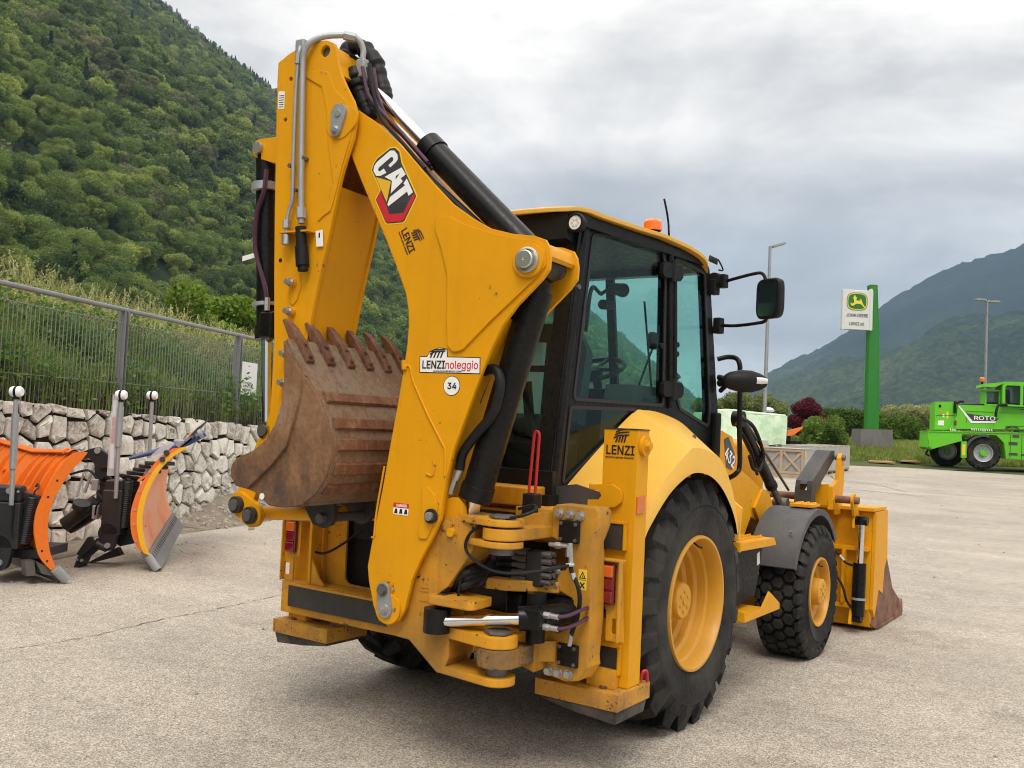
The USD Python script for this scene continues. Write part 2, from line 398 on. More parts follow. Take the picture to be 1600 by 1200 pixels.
worn('light_grey', (0.32, 0.32, 0.33), dirt=(0.2, 0.2, 0.2), amount=0.3, rough=0.6, bev=0.004)
worn('dark_grey', (0.045, 0.047, 0.05), dirt=(0.08, 0.08, 0.08), amount=0.3, rough=0.6, bev=0.004)
plain('pin_steel', (0.62, 0.61, 0.55), 0.28, 0.9, bev=0.002)
plain('chrome', (0.78, 0.78, 0.80), 0.09, 1.0)
plain('mirror_glass', (0.35, 0.36, 0.37), 0.04, 1.0)
plain('white', (0.78, 0.78, 0.77), 0.45)
plain('ink', (0.012, 0.011, 0.012), 0.5)
plain('ink_brown', (0.028, 0.014, 0.018), 0.5)
plain('logo_grey', (0.042, 0.042, 0.046), 0.4)
plain('logo_red', (0.52, 0.022, 0.035), 0.35)
plain('logo_yellow', (0.72, 0.40, 0.03), 0.35)
plain('sticker_yellow', (0.80, 0.56, 0.03), 0.4)
plain('sticker_red', (0.55, 0.03, 0.025), 0.4)
plain('red_paint', (0.45, 0.012, 0.014), 0.35, bev=0.002)
plain('blue_paint', (0.035, 0.055, 0.15), 0.4)
plain('purple', (0.055, 0.012, 0.036), 0.45)
plain('tail_red', (0.10, 0.003, 0.008), 0.12, coat=0.6)
plain('tail_red_bright', (0.16, 0.005, 0.012), 0.12, coat=0.6)
plain('tail_amber', (0.55, 0.11, 0.012), 0.12, coat=0.6)
plain('amber', (0.85, 0.17, 0.01), 0.15, coat=0.6)
plain('led_glass', (0.75, 0.76, 0.74), 0.1, coat=1.0)
plain('lamp_glass', (0.62, 0.63, 0.62), 0.15, coat=1.0)
plain('deer_green', (0.018, 0.15, 0.03), 0.4)
plain('deer_yellow', (0.80, 0.60, 0.05), 0.4)
plain('rubber_seal', (0.01, 0.01, 0.011), 0.55)
plain('rim_grey', (0.42, 0.43, 0.43), 0.4, 0.3)
plain('lens_clear', (0.55, 0.56, 0.58), 0.1, coat=1.0)

def pane(name, tint, gloss=0.9):
    mat(name, {'t': ('transparent_bsdf', {'color': tint}), 'g': ('glossy_bsdf', {'color': (gloss, gloss, gloss), 'roughness': 0.02}), 'f': ('layer_weight', {'blend': 0.5}), 'pw': ('math', {'math_type': 'power', 'value2': 5.0}), 'ma': ('math', {'math_type': 'multiply_add', 'value2': 0.6, 'value3': 0.022}), 'm': ('mix_closure', {})},
        [('f.facing', 'pw.value1'), ('pw.value', 'ma.value1'), ('ma.value', 'm.fac'), ('t.BSDF', 'm.closure1'), ('g.BSDF', 'm.closure2')], surface='m.closure')
pane('cab_glass', (0.76, 0.915, 0.87))
pane('dark_glass', (0.6, 0.66, 0.66))
mat('clear_film', {'t': ('transparent_bsdf', {'color': (0.92, 0.92, 0.92)}), 'd': ('principled_bsdf', {'base_color': (0.6, 0.6, 0.6), 'roughness': 0.2}), 'm': ('mix_closure', {'fac': 0.42})}, [('t.BSDF', 'm.closure1'), ('d.BSDF', 'm.closure2')], surface='m.closure')

def leaf(name, a, b, c=None, trans=0.3, scale=0.35, rough=0.6, s2=None, isl=0.30):
    """Foliage: tone varies between plants (random), from clump to clump and from leaf to leaf."""
    n = {'o': ('object_info', {}), 'g': ('geometry', {}), 'nz': ('noise_texture', {'scale': scale, 'detail': 3.0}),
         'ad': ('math', {'math_type': 'multiply_add', 'value2': 0.30}), 'rp': ('math', {'math_type': 'multiply', 'value2': isl}), 'sm': ('math', {'math_type': 'add'}),
         'r': ('rgb_ramp', {'ramp': [(0.22, a), (0.55, b), (0.85, c or b)]}),
         'mm': ('math', {'math_type': 'multiply_add', 'value2': 0.30}), 'nb': ('noise_texture', {'scale': s2 or scale * 5, 'detail': 1.0}), 'mb': ('math', {'math_type': 'multiply_add', 'value2': 0.9, 'value3': -0.36}),
         'd': ('principled_bsdf', {'roughness': rough, 'specular_ior_level': 0.25}), 't': ('translucent_bsdf', {}), 'm': ('mix_closure', {'fac': trans})}
    l = [('g.position', 'nz.vector'), ('nz.fac', 'mm.value1'), ('g.position', 'nb.vector'), ('nb.fac', 'mb.value1'), ('mb.value', 'mm.value3'), ('o.random', 'ad.value1'), ('mm.value', 'ad.value3'), ('g.random_per_island', 'rp.value1'), ('rp.value', 'sm.value1'), ('ad.value', 'sm.value2'), ('sm.value', 'r.fac'),
         ('r.color', 'd.base_color'), ('r.color', 't.color'), ('d.BSDF', 'm.closure1'), ('t.BSDF', 'm.closure2')]
    mat(name, n, l, surface='m.closure')
leaf('forest_leaf', (0.080, 0.122, 0.026), (0.162, 0.222, 0.049), (0.30, 0.35, 0.095), scale=0.012, s2=0.10, isl=0.16)
leaf('light_leaf', (0.15, 0.195, 0.04), (0.28, 0.335, 0.075), (0.43, 0.46, 0.15), scale=0.012, s2=0.10, isl=0.16)
leaf('deep_leaf', (0.045, 0.078, 0.020), (0.095, 0.145, 0.035), (0.19, 0.24, 0.06), scale=0.012, s2=0.10, isl=0.16)
leaf('conifer_leaf', (0.014, 0.030, 0.014), (0.027, 0.052, 0.022), (0.045, 0.075, 0.03), scale=0.02, trans=0.15)
leaf('pale_leaf', (0.11, 0.12, 0.05), (0.20, 0.21, 0.09), (0.33, 0.32, 0.17), scale=0.02)
leaf('far_leaf', (0.014, 0.032, 0.014), (0.030, 0.058, 0.022), (0.06, 0.088, 0.03), scale=0.004)
leaf('bright_leaf', (0.12, 0.19, 0.02), (0.22, 0.33, 0.04), (0.34, 0.45, 0.08), scale=0.6)
leaf('hedge_leaf', (0.045, 0.09, 0.010), (0.105, 0.175, 0.022), (0.23, 0.31, 0.04), scale=0.8)
leaf('bush_leaf', (0.09, 0.15, 0.02), (0.19, 0.27, 0.045), (0.31, 0.38, 0.09), scale=0.8)
leaf('olive_leaf', (0.085, 0.115, 0.035), (0.17, 0.205, 0.06), (0.28, 0.31, 0.11), scale=0.6)
leaf('blossom_leaf', (0.16, 0.19, 0.07), (0.36, 0.37, 0.16), (0.62, 0.58, 0.38), scale=0.8)
leaf('red_leaf', (0.05, 0.005, 0.010), (0.12, 0.011, 0.022), (0.21, 0.025, 0.032), scale=0.8)
leaf('grass_blade', (0.13, 0.175, 0.035), (0.25, 0.30, 0.07), (0.40, 0.41, 0.14), scale=0.7, trans=0.42)
leaf('dry_grass', (0.25, 0.26, 0.09), (0.44, 0.42, 0.18), (0.60, 0.56, 0.32), scale=0.7)
leaf('weed_leaf', (0.055, 0.11, 0.02), (0.12, 0.20, 0.04), (0.26, 0.35, 0.08), scale=0.9, trans=0.4)
leaf('brown_grass', (0.05, 0.032, 0.016), (0.10, 0.07, 0.035), (0.15, 0.11, 0.055), scale=1.0)
plain('flower_yellow', (0.75, 0.55, 0.02), 0.6)
plain('bark', (0.06, 0.045, 0.033), 0.9)

mat('asphalt', {
    'g': ('geometry', {}),
    'v': ('voronoi_texture', {'scale': 150.0, 'feature': 'f1'}),
    'vb': ('separate_color', {}),
    'rv': ('rgb_ramp', {'ramp': [(0.0, (0.165, 0.142, 0.115)), (0.3, (0.275, 0.240, 0.197)), (0.66, (0.40, 0.354, 0.297)), (1.0, (0.565, 0.51, 0.44))]}),
    'n': ('noise_texture', {'scale': 0.55, 'detail': 7.0, 'roughness': 0.62}),
    'rn': ('map_range', {'from_min': 0.3, 'from_max': 0.7, 'to_min': 0.86, 'to_max': 1.14}),
    'n9': ('noise_texture', {'scale': 9.0, 'detail': 4.0, 'roughness': 0.6}),
    'rn9': ('map_range', {'from_min': 0.3, 'from_max': 0.7, 'to_min': 0.9, 'to_max': 1.1}),
    'mu': ('vector_math', {'math_type': 'scale'}), 'mu2': ('vector_math', {'math_type': 'scale'}),
    'n3': ('noise_texture', {'scale': 60.0, 'detail': 3.0}),
    'mpj': ('mapping', {'scale': (0.25, 2.6, 1.0), 'rotation': (0, 0, -1.05)}),
    'nj': ('noise_texture', {'scale': 0.5, 'detail': 5.0, 'roughness': 0.6}),
    'rj': ('map_range', {'from_min': 0.3, 'from_max': 0.7, 'to_min': 0.9, 'to_max': 1.1}), 'mu3': ('vector_math', {'math_type': 'scale'}),
    'ns': ('noise_texture', {'scale': 0.9, 'detail': 6.0, 'roughness': 0.75}),
    'rs': ('rgb_ramp', {'ramp': [(0.30, (1.05, 1.05, 1.04)), (0.56, (1, 1, 1)), (0.68, (0.80, 0.785, 0.77)), (0.76, (0.66, 0.64, 0.62))]}), 'ms': ('mix_color', {'blend_type': 'multiply', 'fac': 1.0}),
    'b': ('bump', {'strength': 0.4, 'distance': 0.004}),
    'p': ('principled_bsdf', {'roughness': 0.86, 'specular_ior_level': 0.3})},
    [('g.position', 'v.vector'), ('v.color', 'vb.color'), ('vb.r', 'rv.fac'), ('g.position', 'n.vector'), ('g.position', 'n3.vector'), ('g.position', 'n9.vector'), ('n.fac', 'rn.value'), ('rv.color', 'mu.vector1'), ('rn.result', 'mu.scale'),
     ('n9.fac', 'rn9.value'), ('mu.vector', 'mu2.vector1'), ('rn9.result', 'mu2.scale'), ('g.position', 'mpj.vector'), ('mpj.vector', 'nj.vector'), ('nj.fac', 'rj.value'), ('mu2.vector', 'mu3.vector1'), ('rj.result', 'mu3.scale'),
     ('g.position', 'ns.vector'), ('ns.fac', 'rs.fac'), ('mu3.vector', 'ms.a'), ('rs.color', 'ms.b'), ('ms.result', 'p.base_color'), ('v.distance', 'b.height'), ('b.normal', 'p.normal')])
def soil(name, a, b, scale, bump=0.6):
    mat(name, {'g': ('geometry', {}), 'n': ('noise_texture', {'scale': scale, 'detail': 8.0, 'roughness': 0.65}), 'r': ('rgb_ramp', {'ramp': [(0.3, a), (0.7, b)]}),
               'b': ('bump', {'strength': bump, 'distance': 0.03}), 'p': ('principled_bsdf', {'roughness': 0.95, 'specular_ior_level': 0.2})},
        [('g.position', 'n.vector'), ('n.fac', 'r.fac'), ('r.color', 'p.base_color'), ('n.fac', 'b.height'), ('b.normal', 'p.normal')])
soil('meadow', (0.045, 0.065, 0.02), (0.10, 0.12, 0.045), 0.8)
soil('bank_soil', (0.035, 0.045, 0.016), (0.075, 0.08, 0.035), 3.0)
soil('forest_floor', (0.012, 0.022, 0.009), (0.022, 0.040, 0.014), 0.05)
soil('mortar', (0.010, 0.0085, 0.006), (0.028, 0.023, 0.016), 9.0)
soil('dirt', (0.15, 0.12, 0.09), (0.27, 0.23, 0.18), 6.0)
soil('pebble', (0.20, 0.17, 0.14), (0.42, 0.38, 0.33), 14.0, 0.3)
soil('crack_dark', (0.07, 0.064, 0.058), (0.13, 0.12, 0.11), 9.0, 0.2)
mat('wall_stone', {'g': ('geometry', {}), 'o': ('object_info', {}),
    'n': ('noise_texture', {'scale': 4.5, 'detail': 8.0, 'roughness': 0.68, 'distortion': 0.4}), 'n2': ('noise_texture', {'scale': 26.0, 'detail': 6.0, 'roughness': 0.7}),
    'ad': ('math', {'math_type': 'multiply_add', 'value2': 0.17}), 'nn': ('math', {'math_type': 'multiply_add', 'value2': 0.5}), 'nh': ('math', {'math_type': 'multiply', 'value2': 0.5}),
    'r': ('rgb_ramp', {'ramp': [(0.36, (0.09, 0.075, 0.055)), (0.45, (0.28, 0.25, 0.205)), (0.545, (0.53, 0.495, 0.43)), (0.72, (0.76, 0.72, 0.64))]}),
    'b': ('bump', {'strength': 0.9, 'distance': 0.02}), 'p': ('principled_bsdf', {'roughness': 0.9, 'specular_ior_level': 0.25})},
    [('g.position', 'n.vector'), ('g.position', 'n2.vector'), ('n2.fac', 'nh.value1'), ('n.fac', 'nn.value1'), ('nh.value', 'nn.value3'), ('o.random', 'ad.value1'), ('nn.value', 'ad.value3'), ('ad.value', 'r.fac'), ('r.color', 'p.base_color'), ('nn.value', 'b.height'), ('b.normal', 'p.normal')])
mat('far_mountain', {'g': ('geometry', {}), 'n': ('noise_texture', {'scale': 0.0035, 'detail': 7.0, 'roughness': 0.6}), 'n2': ('noise_texture', {'scale': 0.11, 'detail': 4.0, 'roughness': 0.75}), 'mx': ('mix_float', {'fac': 0.5}), 'sz': ('separate_xyz', {}), 'hz': ('map_range', {'from_min': 60.0, 'from_max': 420.0, 'to_min': 0.05, 'to_max': -0.13, 'clamp': True}), 'ah': ('math', {'math_type': 'add'}),
    'r': ('rgb_ramp', {'ramp': [(0.36, (0.007, 0.015, 0.012)), (0.47, (0.015, 0.028, 0.017)), (0.56, (0.040, 0.058, 0.026)), (0.68, (0.095, 0.11, 0.05))]}), 'p': ('principled_bsdf', {'roughness': 1.0, 'specular_ior_level': 0.0})},
    [('g.position', 'n.vector'), ('g.position', 'n2.vector'), ('n.fac', 'mx.a'), ('n2.fac', 'mx.b'), ('g.position', 'sz.vector'), ('sz.z', 'hz.value'), ('mx.result', 'ah.value1'), ('hz.result', 'ah.value2'), ('ah.value', 'r.fac'), ('r.color', 'p.base_color')])
mat('air', {'v': ('principled_volume', {'color': (0.50, 0.72, 1.0), 'density': 0.000085, 'anisotropy': 0.2})}, [], surface=None, volume='v.volume')

# ------------------------------------------------------------------ the ground, the wall with its stones, the bank
def gz(x, y):
    """Height of the yard: level around the machine, rising gently towards the far end."""
    t = np.clip((np.asarray(y, float) - 5.0) / 40.0, 0, 1)
    return 1.02 * (t ** 1.25) + 0 * np.asarray(x, float)

def sheet(xs, ys, zf):
    X, Y = np.meshgrid(xs, ys, indexing='ij')
    v = np.stack([X, Y, zf(X, Y)], -1).reshape(-1, 3)
    i, j = np.meshgrid(np.arange(len(xs) - 1), np.arange(len(ys) - 1), indexing='ij')
    a = (i * len(ys) + j).ravel(); b = a + len(ys)
    f = np.vstack([np.stack([a, b, b + 1], 1), np.stack([a, b + 1, a + 1], 1)])
    return trimesh.Trimesh(v, f, process=False)

far = np.array([70, 110, 200, 400, 900, 2000, 5200.0])
lin = np.concatenate([-far[::-1], np.arange(-60, 61, 2.5), far])
single('terrain', sheet(lin, lin, lambda x, y: gz(x, y) - 0.06), 'meadow', kind='structure', smooth=True)

W = azfr((-7.575, 1.399, 0), 113.4656)     # along the foot of the stone wall; n points into the yard
yard = Polygon([W(-30, 0)[:2], W(14, 0)[:2], (-22, 37.5), (-9, 36.2), (30, 33), (40, -30), (0, -40)])
tri = []
from shapely.prepared import prep
gx = np.arange(-26, 42, 2.0); gy = np.arange(-42, 40, 2.0)
import shapely
pts2, fcs = [], []
for a in gx:
    for b in gy:
        c = yard.intersection(shapely.box(a, b, a + 2, b + 2))
        if c.is_empty or c.area < 1e-6 or c.geom_type != 'Polygon':
            continue
        q = np.array(c.exterior.coords)[:-1]
        k = len(pts2)
        if shapely.get_num_coordinates(c) and not c.exterior.is_ccw:
            q = q[::-1]
        pts2 += [(x, y, float(gz(x, y))) for x, y in q]
        fcs += [(k, k + i, k + i + 1) for i in range(1, len(q) - 1)]
single('asphalt_yard', trimesh.Trimesh(np.array(pts2), np.array(fcs), process=True), 'asphalt', kind='structure', smooth=True)

def strip(poly, w, z=0.004, jit=0.02, seed=1, step=0.12):
    r = np.random.default_rng(seed)
    p = np.array(poly, float)
    d = np.r_[0, np.cumsum(np.linalg.norm(np.diff(p, axis=0), axis=1))]
    s = np.arange(0, d[-1], step)
    q = np.stack([np.interp(s, d, p[:, 0]), np.interp(s, d, p[:, 1])], 1)
    walk = np.cumsum(r.normal(0, jit * 0.5, (len(s), 2)), 0)
    q = q + walk - np.linspace(0, 1, len(s))[:, None] * walk[-1] + r.normal(0, jit * 0.5, (len(s), 2))
    t = np.gradient(q, axis=0); t /= np.linalg.norm(t, axis=1)[:, None]
    n = np.stack([-t[:, 1], t[:, 0]], 1)
    hw = (w * r.uniform(0.15, 1.0, (len(s), 1))) / 2
    a, b = q + n * hw, q - n * hw
    v = np.vstack([np.c_[a, gz(a[:, 0], a[:, 1]) + z], np.c_[b, gz(b[:, 0], b[:, 1]) + z]])
    m = len(s)
    i = np.arange(m - 1)
    return trimesh.Trimesh(v, np.vstack([np.stack([i + m, i + m + 1, i + 1], 1), np.stack([i + m, i + 1, i], 1)]), process=False)
def wall_top(u):
    return 1.645 - 0.034 * np.asarray(u, float)

# cracks in the asphalt
for k, (pl, w) in enumerate([(((-2.9, -2.4), (-3.093, -1.726), (-3.054, -1.155), (-3.192, -0.592), (-3.279, 0.116), (-3.422, 0.965), (-3.5, 1.6)), 0.012),
                             (((-6.6, 29.5), (-5.2, 25.6), (-3.74, 24.83), (-2.4, 22.5)), 0.06), (((-3.62, 22.1), (-1.5, 21.0)), 0.05), (((-3.64, 27.0), (-1.0, 26.3), (3, 27)), 0.06)]):
    single('crack', strip(pl, w, seed=20 + k, step=0.05 if k == 0 else 0.2, jit=0.012 if k == 0 else 0.04), 'crack_dark', kind='structure', smooth=False)

# the dry stone wall: a dark mortar core with every stone its own piece
wall = Thing('stone_wall', 'dry retaining wall of pale irregular stones with dark joints below the fence', 'wall', base=W(0, 0))
prof = [(0.0, -0.05), (-0.12, 1.0), (-0.16, 1.0), (-0.6, -0.05)]
def wall_core(u0, u1):
    v = []
    for u in (u0, u1):
        t = float(wall_top(u)) - 0.03
        v += [W(u, -0.1, -0.035), W(u, t, -0.10), W(u, t, -0.55), W(u, -0.1, -0.60)]
    f = []
    for i in range(4):
        j = (i + 1) % 4
        f += [(i, j, j + 4), (i, j + 4, i + 4)]
    f += [(0, 2, 1), (0, 3, 2), (4, 5, 6), (4, 6, 7)]
    return trimesh.Trimesh(np.array(v), f, process=False)
wall.add('mortar_core', wall_core(-14, 40), 'mortar', smooth=False)
r = np.random.default_rng(11)
pts = []
region = Polygon([(-2.4, -0.02), (7.2, -0.02), (7.2, float(wall_top(7.2))), (-2.4, float(wall_top(-2.4)))])
row, k = 0.12, 0
while row < 1.75:
    u = -2.6 + r.uniform(0, 0.2)
    while u < 7.4:
        pts.append((u + r.normal(0, 0.035), row + r.normal(0, 0.045)))
        u += r.uniform(0.22, 0.38)
    row += r.uniform(0.235, 0.275)
cells = voronoi_diagram(MultiPoint(pts), envelope=region.buffer(0.5))
for c in cells.geoms:
    c = c.intersection(region)
    if c.area < 0.012 or c.geom_type != 'Polygon':
        continue
    g = r.uniform(0.011, 0.021)
    c = c.buffer(-g - 0.02).buffer(0.02, quad_segs=2)
    if c.is_empty or c.geom_type != 'Polygon':
        continue
    c = c.simplify(0.010)
    ring = np.array(c.exterior.coords)[:-1]
    ring = ring + r.normal(0, 0.006, ring.shape)
    n = len(ring)
    cen = ring.mean(0)
    proud = r.uniform(0.02, 0.055)
    def lay(s, d, jn):
        p = cen + (ring - cen) * s
        return np.array([W(a, b, d + r.normal(0, jn) - 0.06 * b) for a, b in p])
    v = np.vstack([lay(1.0, -0.06, 0), lay(1.0, proud * 0.45, 0.008), lay(0.86, proud, 0.012), lay(0.45, proud * 1.12, 0.014), [W(*cen, proud * 1.1 - 0.06 * cen[1] + r.normal(0, 0.012))]])
    f = []
    for L in range(3):
        for i in range(n):
            j = (i + 1) % n
            f += [(L * n + i, L * n + j, L * n + n + j), (L * n + i, L * n + n + j, L * n + n + i)]
    f += [(3 * n + i, 3 * n + (i + 1) % n, 4 * n) for i in range(n)]
    wall.add('stone', trimesh.Trimesh(v, f, process=False), 'wall_stone', smooth=38)

# the bank behind the wall
bank_n = np.array([-0.35, -0.7, -1.3, -2.2, -3.2, -4.5, -7.0, -11.0, -16.0, -22.0])
bank_h = np.array([0.02, 0.22, 0.66, 0.98, 1.02, 0.98, 0.8, 0.6, 0.3, 0.0])
bu = np.r_[-40, -25, np.arange(-14, 16, 0.5), 20, 30, 45, 70]
def bank_z(u, n):
    b = np.interp(-np.asarray(n), -bank_n, bank_h)
    q = np.stack([np.asarray(u) * 0.7, np.asarray(n) * 0.7, 0 * np.asarray(u)], -1)
    return wall_top(np.clip(u, -12, 26)) - 0.02 + b + 0.16 * (meshkit.fbm(q, 3, 3) - 0.5) * np.clip(b * 3, 0, 1)
U_, N_ = np.meshgrid(bu, bank_n, indexing='ij')
bz = bank_z(U_, N_)
v = (W.o + U_[..., None] * W.U + N_[..., None] * W.N + bz[..., None] * np.array([0, 0, 1])).reshape(-1, 3)
i, j = np.meshgrid(np.arange(len(bu) - 1), np.arange(len(bank_n) - 1), indexing='ij')
a = (i * len(bank_n) + j).ravel(); b = a + len(bank_n)
single('grass_bank', trimesh.Trimesh(v, np.vstack([np.stack([a, a + 1, b + 1], 1), np.stack([a, b + 1, b], 1)]), process=False), 'bank_soil', kind='structure', smooth=True)

def blades(r, n, h, spread, width, lean=0.35, seed_head=False):
    """A tuft of bent grass blades; optionally with seed heads."""
    vs, fs = [], []
    for _ in range(n):
        o = np.array([r.normal(0, spread), r.normal(0, spread), 0])
        hh = h * r.uniform(0.55, 1.15); a = r.uniform(0, 2 * np.pi); l = abs(r.normal(0, lean)) * hh
        d = np.array([math.cos(a), math.sin(a), 0]); s = np.array([-d[1], d[0], 0])
        w = width * r.uniform(0.6, 1.3)
        p = [o, o + d * l * 0.25 + (0, 0, hh * 0.5), o + d * l * 0.62 + (0, 0, hh * 0.82), o + d * l + (0, 0, hh)]
        k = len(vs)
        if seed_head:
            wd = [0.0016, 0.0014, 0.0012, 0.001]
            for q, ww in zip(p, wd):
                vs += [q - s * ww, q + s * ww]
            for m in range(3):
                fs += [(k + 2 * m, k + 2 * m + 1, k + 2 * m + 3), (k + 2 * m, k + 2 * m + 3, k + 2 * m + 2)]
            for m in range(7):
                q = p[2] + (p[3] - p[2]) * (0.2 + 0.13 * m) + r.normal(0, 0.008, 3)
                e = (p[3] - p[2]) * 0.16; g = s * 0.009 * r.uniform(0.6, 1.3)
                k = len(vs); vs += [q - g, q + e * 0.5, q + g, q - e * 0.5]; fs += [(k, k + 1, k + 2), (k, k + 2, k + 3)]
        else:
            for q, ww in zip(p, (w, w * 0.85, w * 0.5)):
                vs += [q - s * ww, q + s * ww]
            vs.append(p[3])
            for m in range(2):
                fs += [(k + 2 * m, k + 2 * m + 1, k + 2 * m + 3), (k + 2 * m, k + 2 * m + 3, k + 2 * m + 2)]
            fs.append((k + 4, k + 5, k + 6))
    return trimesh.Trimesh(np.array(vs), np.array(fs), process=False)

def weed(r, n, h, rad, size):
    c = np.stack([r.normal(0, rad, n), r.normal(0, rad, n), np.abs(r.normal(h * 0.5, h * 0.3, n))], 1)
    return leaves(r, c, size, flat=0.6, elong=1.9)

r = np.random.default_rng(5)
def scatter(n, u0, u1, n0, n1):
    u, m = r.uniform(u0, u1, n), r.uniform(n0, n1, n)
    return np.array([W(a, float(z), b) for a, b, z in zip(u, m, bank_z(u, m))]), u, m
tufts = [blades(r, 46, 0.34, 0.085, 0.0055) for _ in range(3)] + [blades(r, 34, 0.52, 0.08, 0.005) for _ in range(2)]
P, u_, m_ = scatter(8200, -4.5, 10, -3.9, -0.3)
instancer('/World/bank_grass', tufts, 'grass_blade', P - (0, 0, 0.03), r.integers(0, 5, len(P)), r.uniform(0, 6.3, len(P)), r.uniform(0.7, 1.25, len(P)))
heads = [blades(r, 18, 0.92, 0.18, 0.003, lean=0.42, seed_head=True) for _ in range(3)]
P, u_, m_ = scatter(430, -4.5, 11, -3.2, -1.4)
instancer('/World/tall_seed_grass', heads, 'dry_grass', P, r.integers(0, 3, len(P)), r.uniform(0, 6.3, len(P)), r.uniform(0.75, 1.25, len(P)))
weeds = [weed(r, 260, 0.34, 0.15, 0.034) for _ in range(3)] + [weed(r, 420, 0.60, 0.2, 0.04)]
P, u_, m_ = scatter(2300, -4.5, 10, -3.3, -0.42)
keep = meshkit.fbm(np.stack([u_ * 0.9, m_ * 0.9, 0 * u_], -1), 3, 9) > 0.40
P = P[keep]
instancer('/World/bank_weeds', weeds, 'weed_leaf', P, r.integers(0, 4, len(P)), r.uniform(0, 6.3, len(P)), r.uniform(0.6, 1.3, len(P)))
brown = [blades(r, 40, 0.26, 0.10, 0.0045, lean=0.9) for _ in range(3)]
P, u_, m_ = scatter(520, -4.5, 9, -0.75, -0.30)
instancer('/World/dead_grass', brown, 'brown_grass', P - (0, 0, 0.02), r.integers(0, 3, len(P)), r.uniform(0, 6.3, len(P)), r.uniform(0.6, 1.25, len(P)))
fl = [leaves(r, np.stack([r.normal(0, 0.09, 26), r.normal(0, 0.09, 26), r.uniform(0.45, 0.75, 26)], 1), 0.022, elong=1.0) for _ in range(2)]
P, u_, m_ = scatter(95, -4.5, 8, -3.6, -1.9)
instancer('/World/yellow_wildflowers', fl, 'flower_yellow', P, r.integers(0, 2, len(P)), r.uniform(0, 6.3, len(P)), r.uniform(0.7, 1.2, len(P)))

# the steel fence on the wall
fence = Thing('steel_fence', 'grey steel bar fence with round top rail along the stone wall', 'fence', base=W(0, 1.5))
def fz(u): return 1.655 - 0.034 * u
for u in (-5.4, -2.19, 1.03, 4.25, 7.46):
    fence.add('post', [fbox(W, u - 0.03, u + 0.03, fz(u) - 0.15, 2.94, -0.215, -0.205), fbox(W, u - 0.036, u - 0.03, fz(u) - 0.15, 2.94, -0.24, -0.12), fbox(W, u + 0.03, u + 0.036, fz(u) - 0.15, 2.94, -0.24, -0.12)], 'fence_grey')
fence.add('top_rail', cyl(W(-8, 2.955, -0.17), W(10.0, 2.955, -0.17), 0.030, 14), 'fence_grey')
for v in (2.78, 1.98):
    fence.add('cross_rod', cyl(W(-8, v, -0.168), W(10.0, v, -0.168), 0.004, 6), 'galvanised')
u = -4.0
while u < 8.6:
    if min(abs(u - q) for q in (-5.4, -2.19, 1.03, 4.25, 7.46)) > 0.055:
        fence.add('bar', fbox(W, u - 0.002, u + 0.002, fz(u) - 0.05, 2.80, -0.170, -0.160), 'fence_grey', smooth=False)
    u += 0.072
sg = Thing('warning_sign', 'small white rectangular notice fixed to the fence bars', 'sign', base=W(4.55, 2.25, -0.14))
sg.add('panel', fbox(W, 4.36, 4.92, 1.97, 2.53, -0.152, -0.146), 'sign_white')
def text(fr, s, u, v, h, n, m='ink', thing=None, parent=None, bold=False, ang=0.0, depth=0.0015, name='lettering', sx=1.0, fit=None):
    t = meshkit.text_mesh(s, h, depth, bold)
    if fit:
        sx = fit / (t.bounds[1][0] - t.bounds[0][0])
    t.vertices[:, 0] *= sx
    c, q = math.cos(ang), math.sin(ang)
    x, y = t.vertices[:, 0].copy(), t.vertices[:, 1].copy()
    t.vertices[:, 0], t.vertices[:, 1] = c * x - q * y + u, q * x + c * y + v
    t.apply_transform(fr.M(n))
    thing.add(name, t, m, parent=parent, smooth=False)
    return t
text(W, 'ATTENZIONE', 4.42, 2.16, 0.035, -0.146, thing=sg)
text(W, 'AUTOMATICO', 4.42, 2.105, 0.035, -0.146, thing=sg)
text(W, 'VIETATO', 4.5, 2.04, 0.035, -0.146, thing=sg)

# rubble at the foot of the wall
r = np.random.default_rng(21)
rub = []
for _ in range(420):
    u = r.uniform(2.2, 5.6); d = abs(r.normal(0, 0.38)) + 0.02
    s = r.uniform(0.018, 0.06)
    m = trimesh.creation.icosphere(1, s)
    m.vertices *= r.uniform(0.6, 1.2, 3) * (1 + r.normal(0, 0.16, (len(m.vertices), 1)))
    m.apply_translation(W(u, max(0.0, 0.34 - d * 0.42) * r.uniform(0.2, 1) * math.exp(-((u - 3.9) / 1.3) ** 2) + s * 0.4, d))
    rub.append(m)
single('rubble', cat(rub), 'pebble', kind='stuff', smooth=False)
grit = []
for _ in range(340):
    if r.uniform() < 0.7:
        p = W(r.uniform(-6, 9), 0, abs(r.normal(0.4, 1.3)))
    else:
        p = np.array([r.uniform(-6, 6), r.uniform(-3, 24), 0.0])
    s = r.uniform(0.004, 0.014)
    m = trimesh.creation.icosahedron(); m.vertices *= s * r.uniform(0.5, 1.3, 3)
    m.apply_translation((p[0], p[1], float(gz(p[0], p[1])) + s * 0.3)); grit.append(m)
single('grit', cat(grit), 'pebble', kind='stuff', smooth=False)
hp = []
for u in np.linspace(2.0, 5.8, 20):
    hgt = 0.36 * math.exp(-((u - 3.9) / 1.3) ** 2)
    hp += [W(u, -0.02, 0.95), W(u, hgt * 0.45, 0.45), W(u, hgt, 0.02)]
single('gravel_heap', trimesh.Trimesh(np.array(hp), [f for i in range(19) for k in (0, 1) for f in ((3 * i + k, 3 * i + 3 + k, 3 * i + 4 + k), (3 * i + k, 3 * i + 4 + k, 3 * i + 1 + k))], process=False), 'dirt', kind='structure', smooth=True)
dv = []
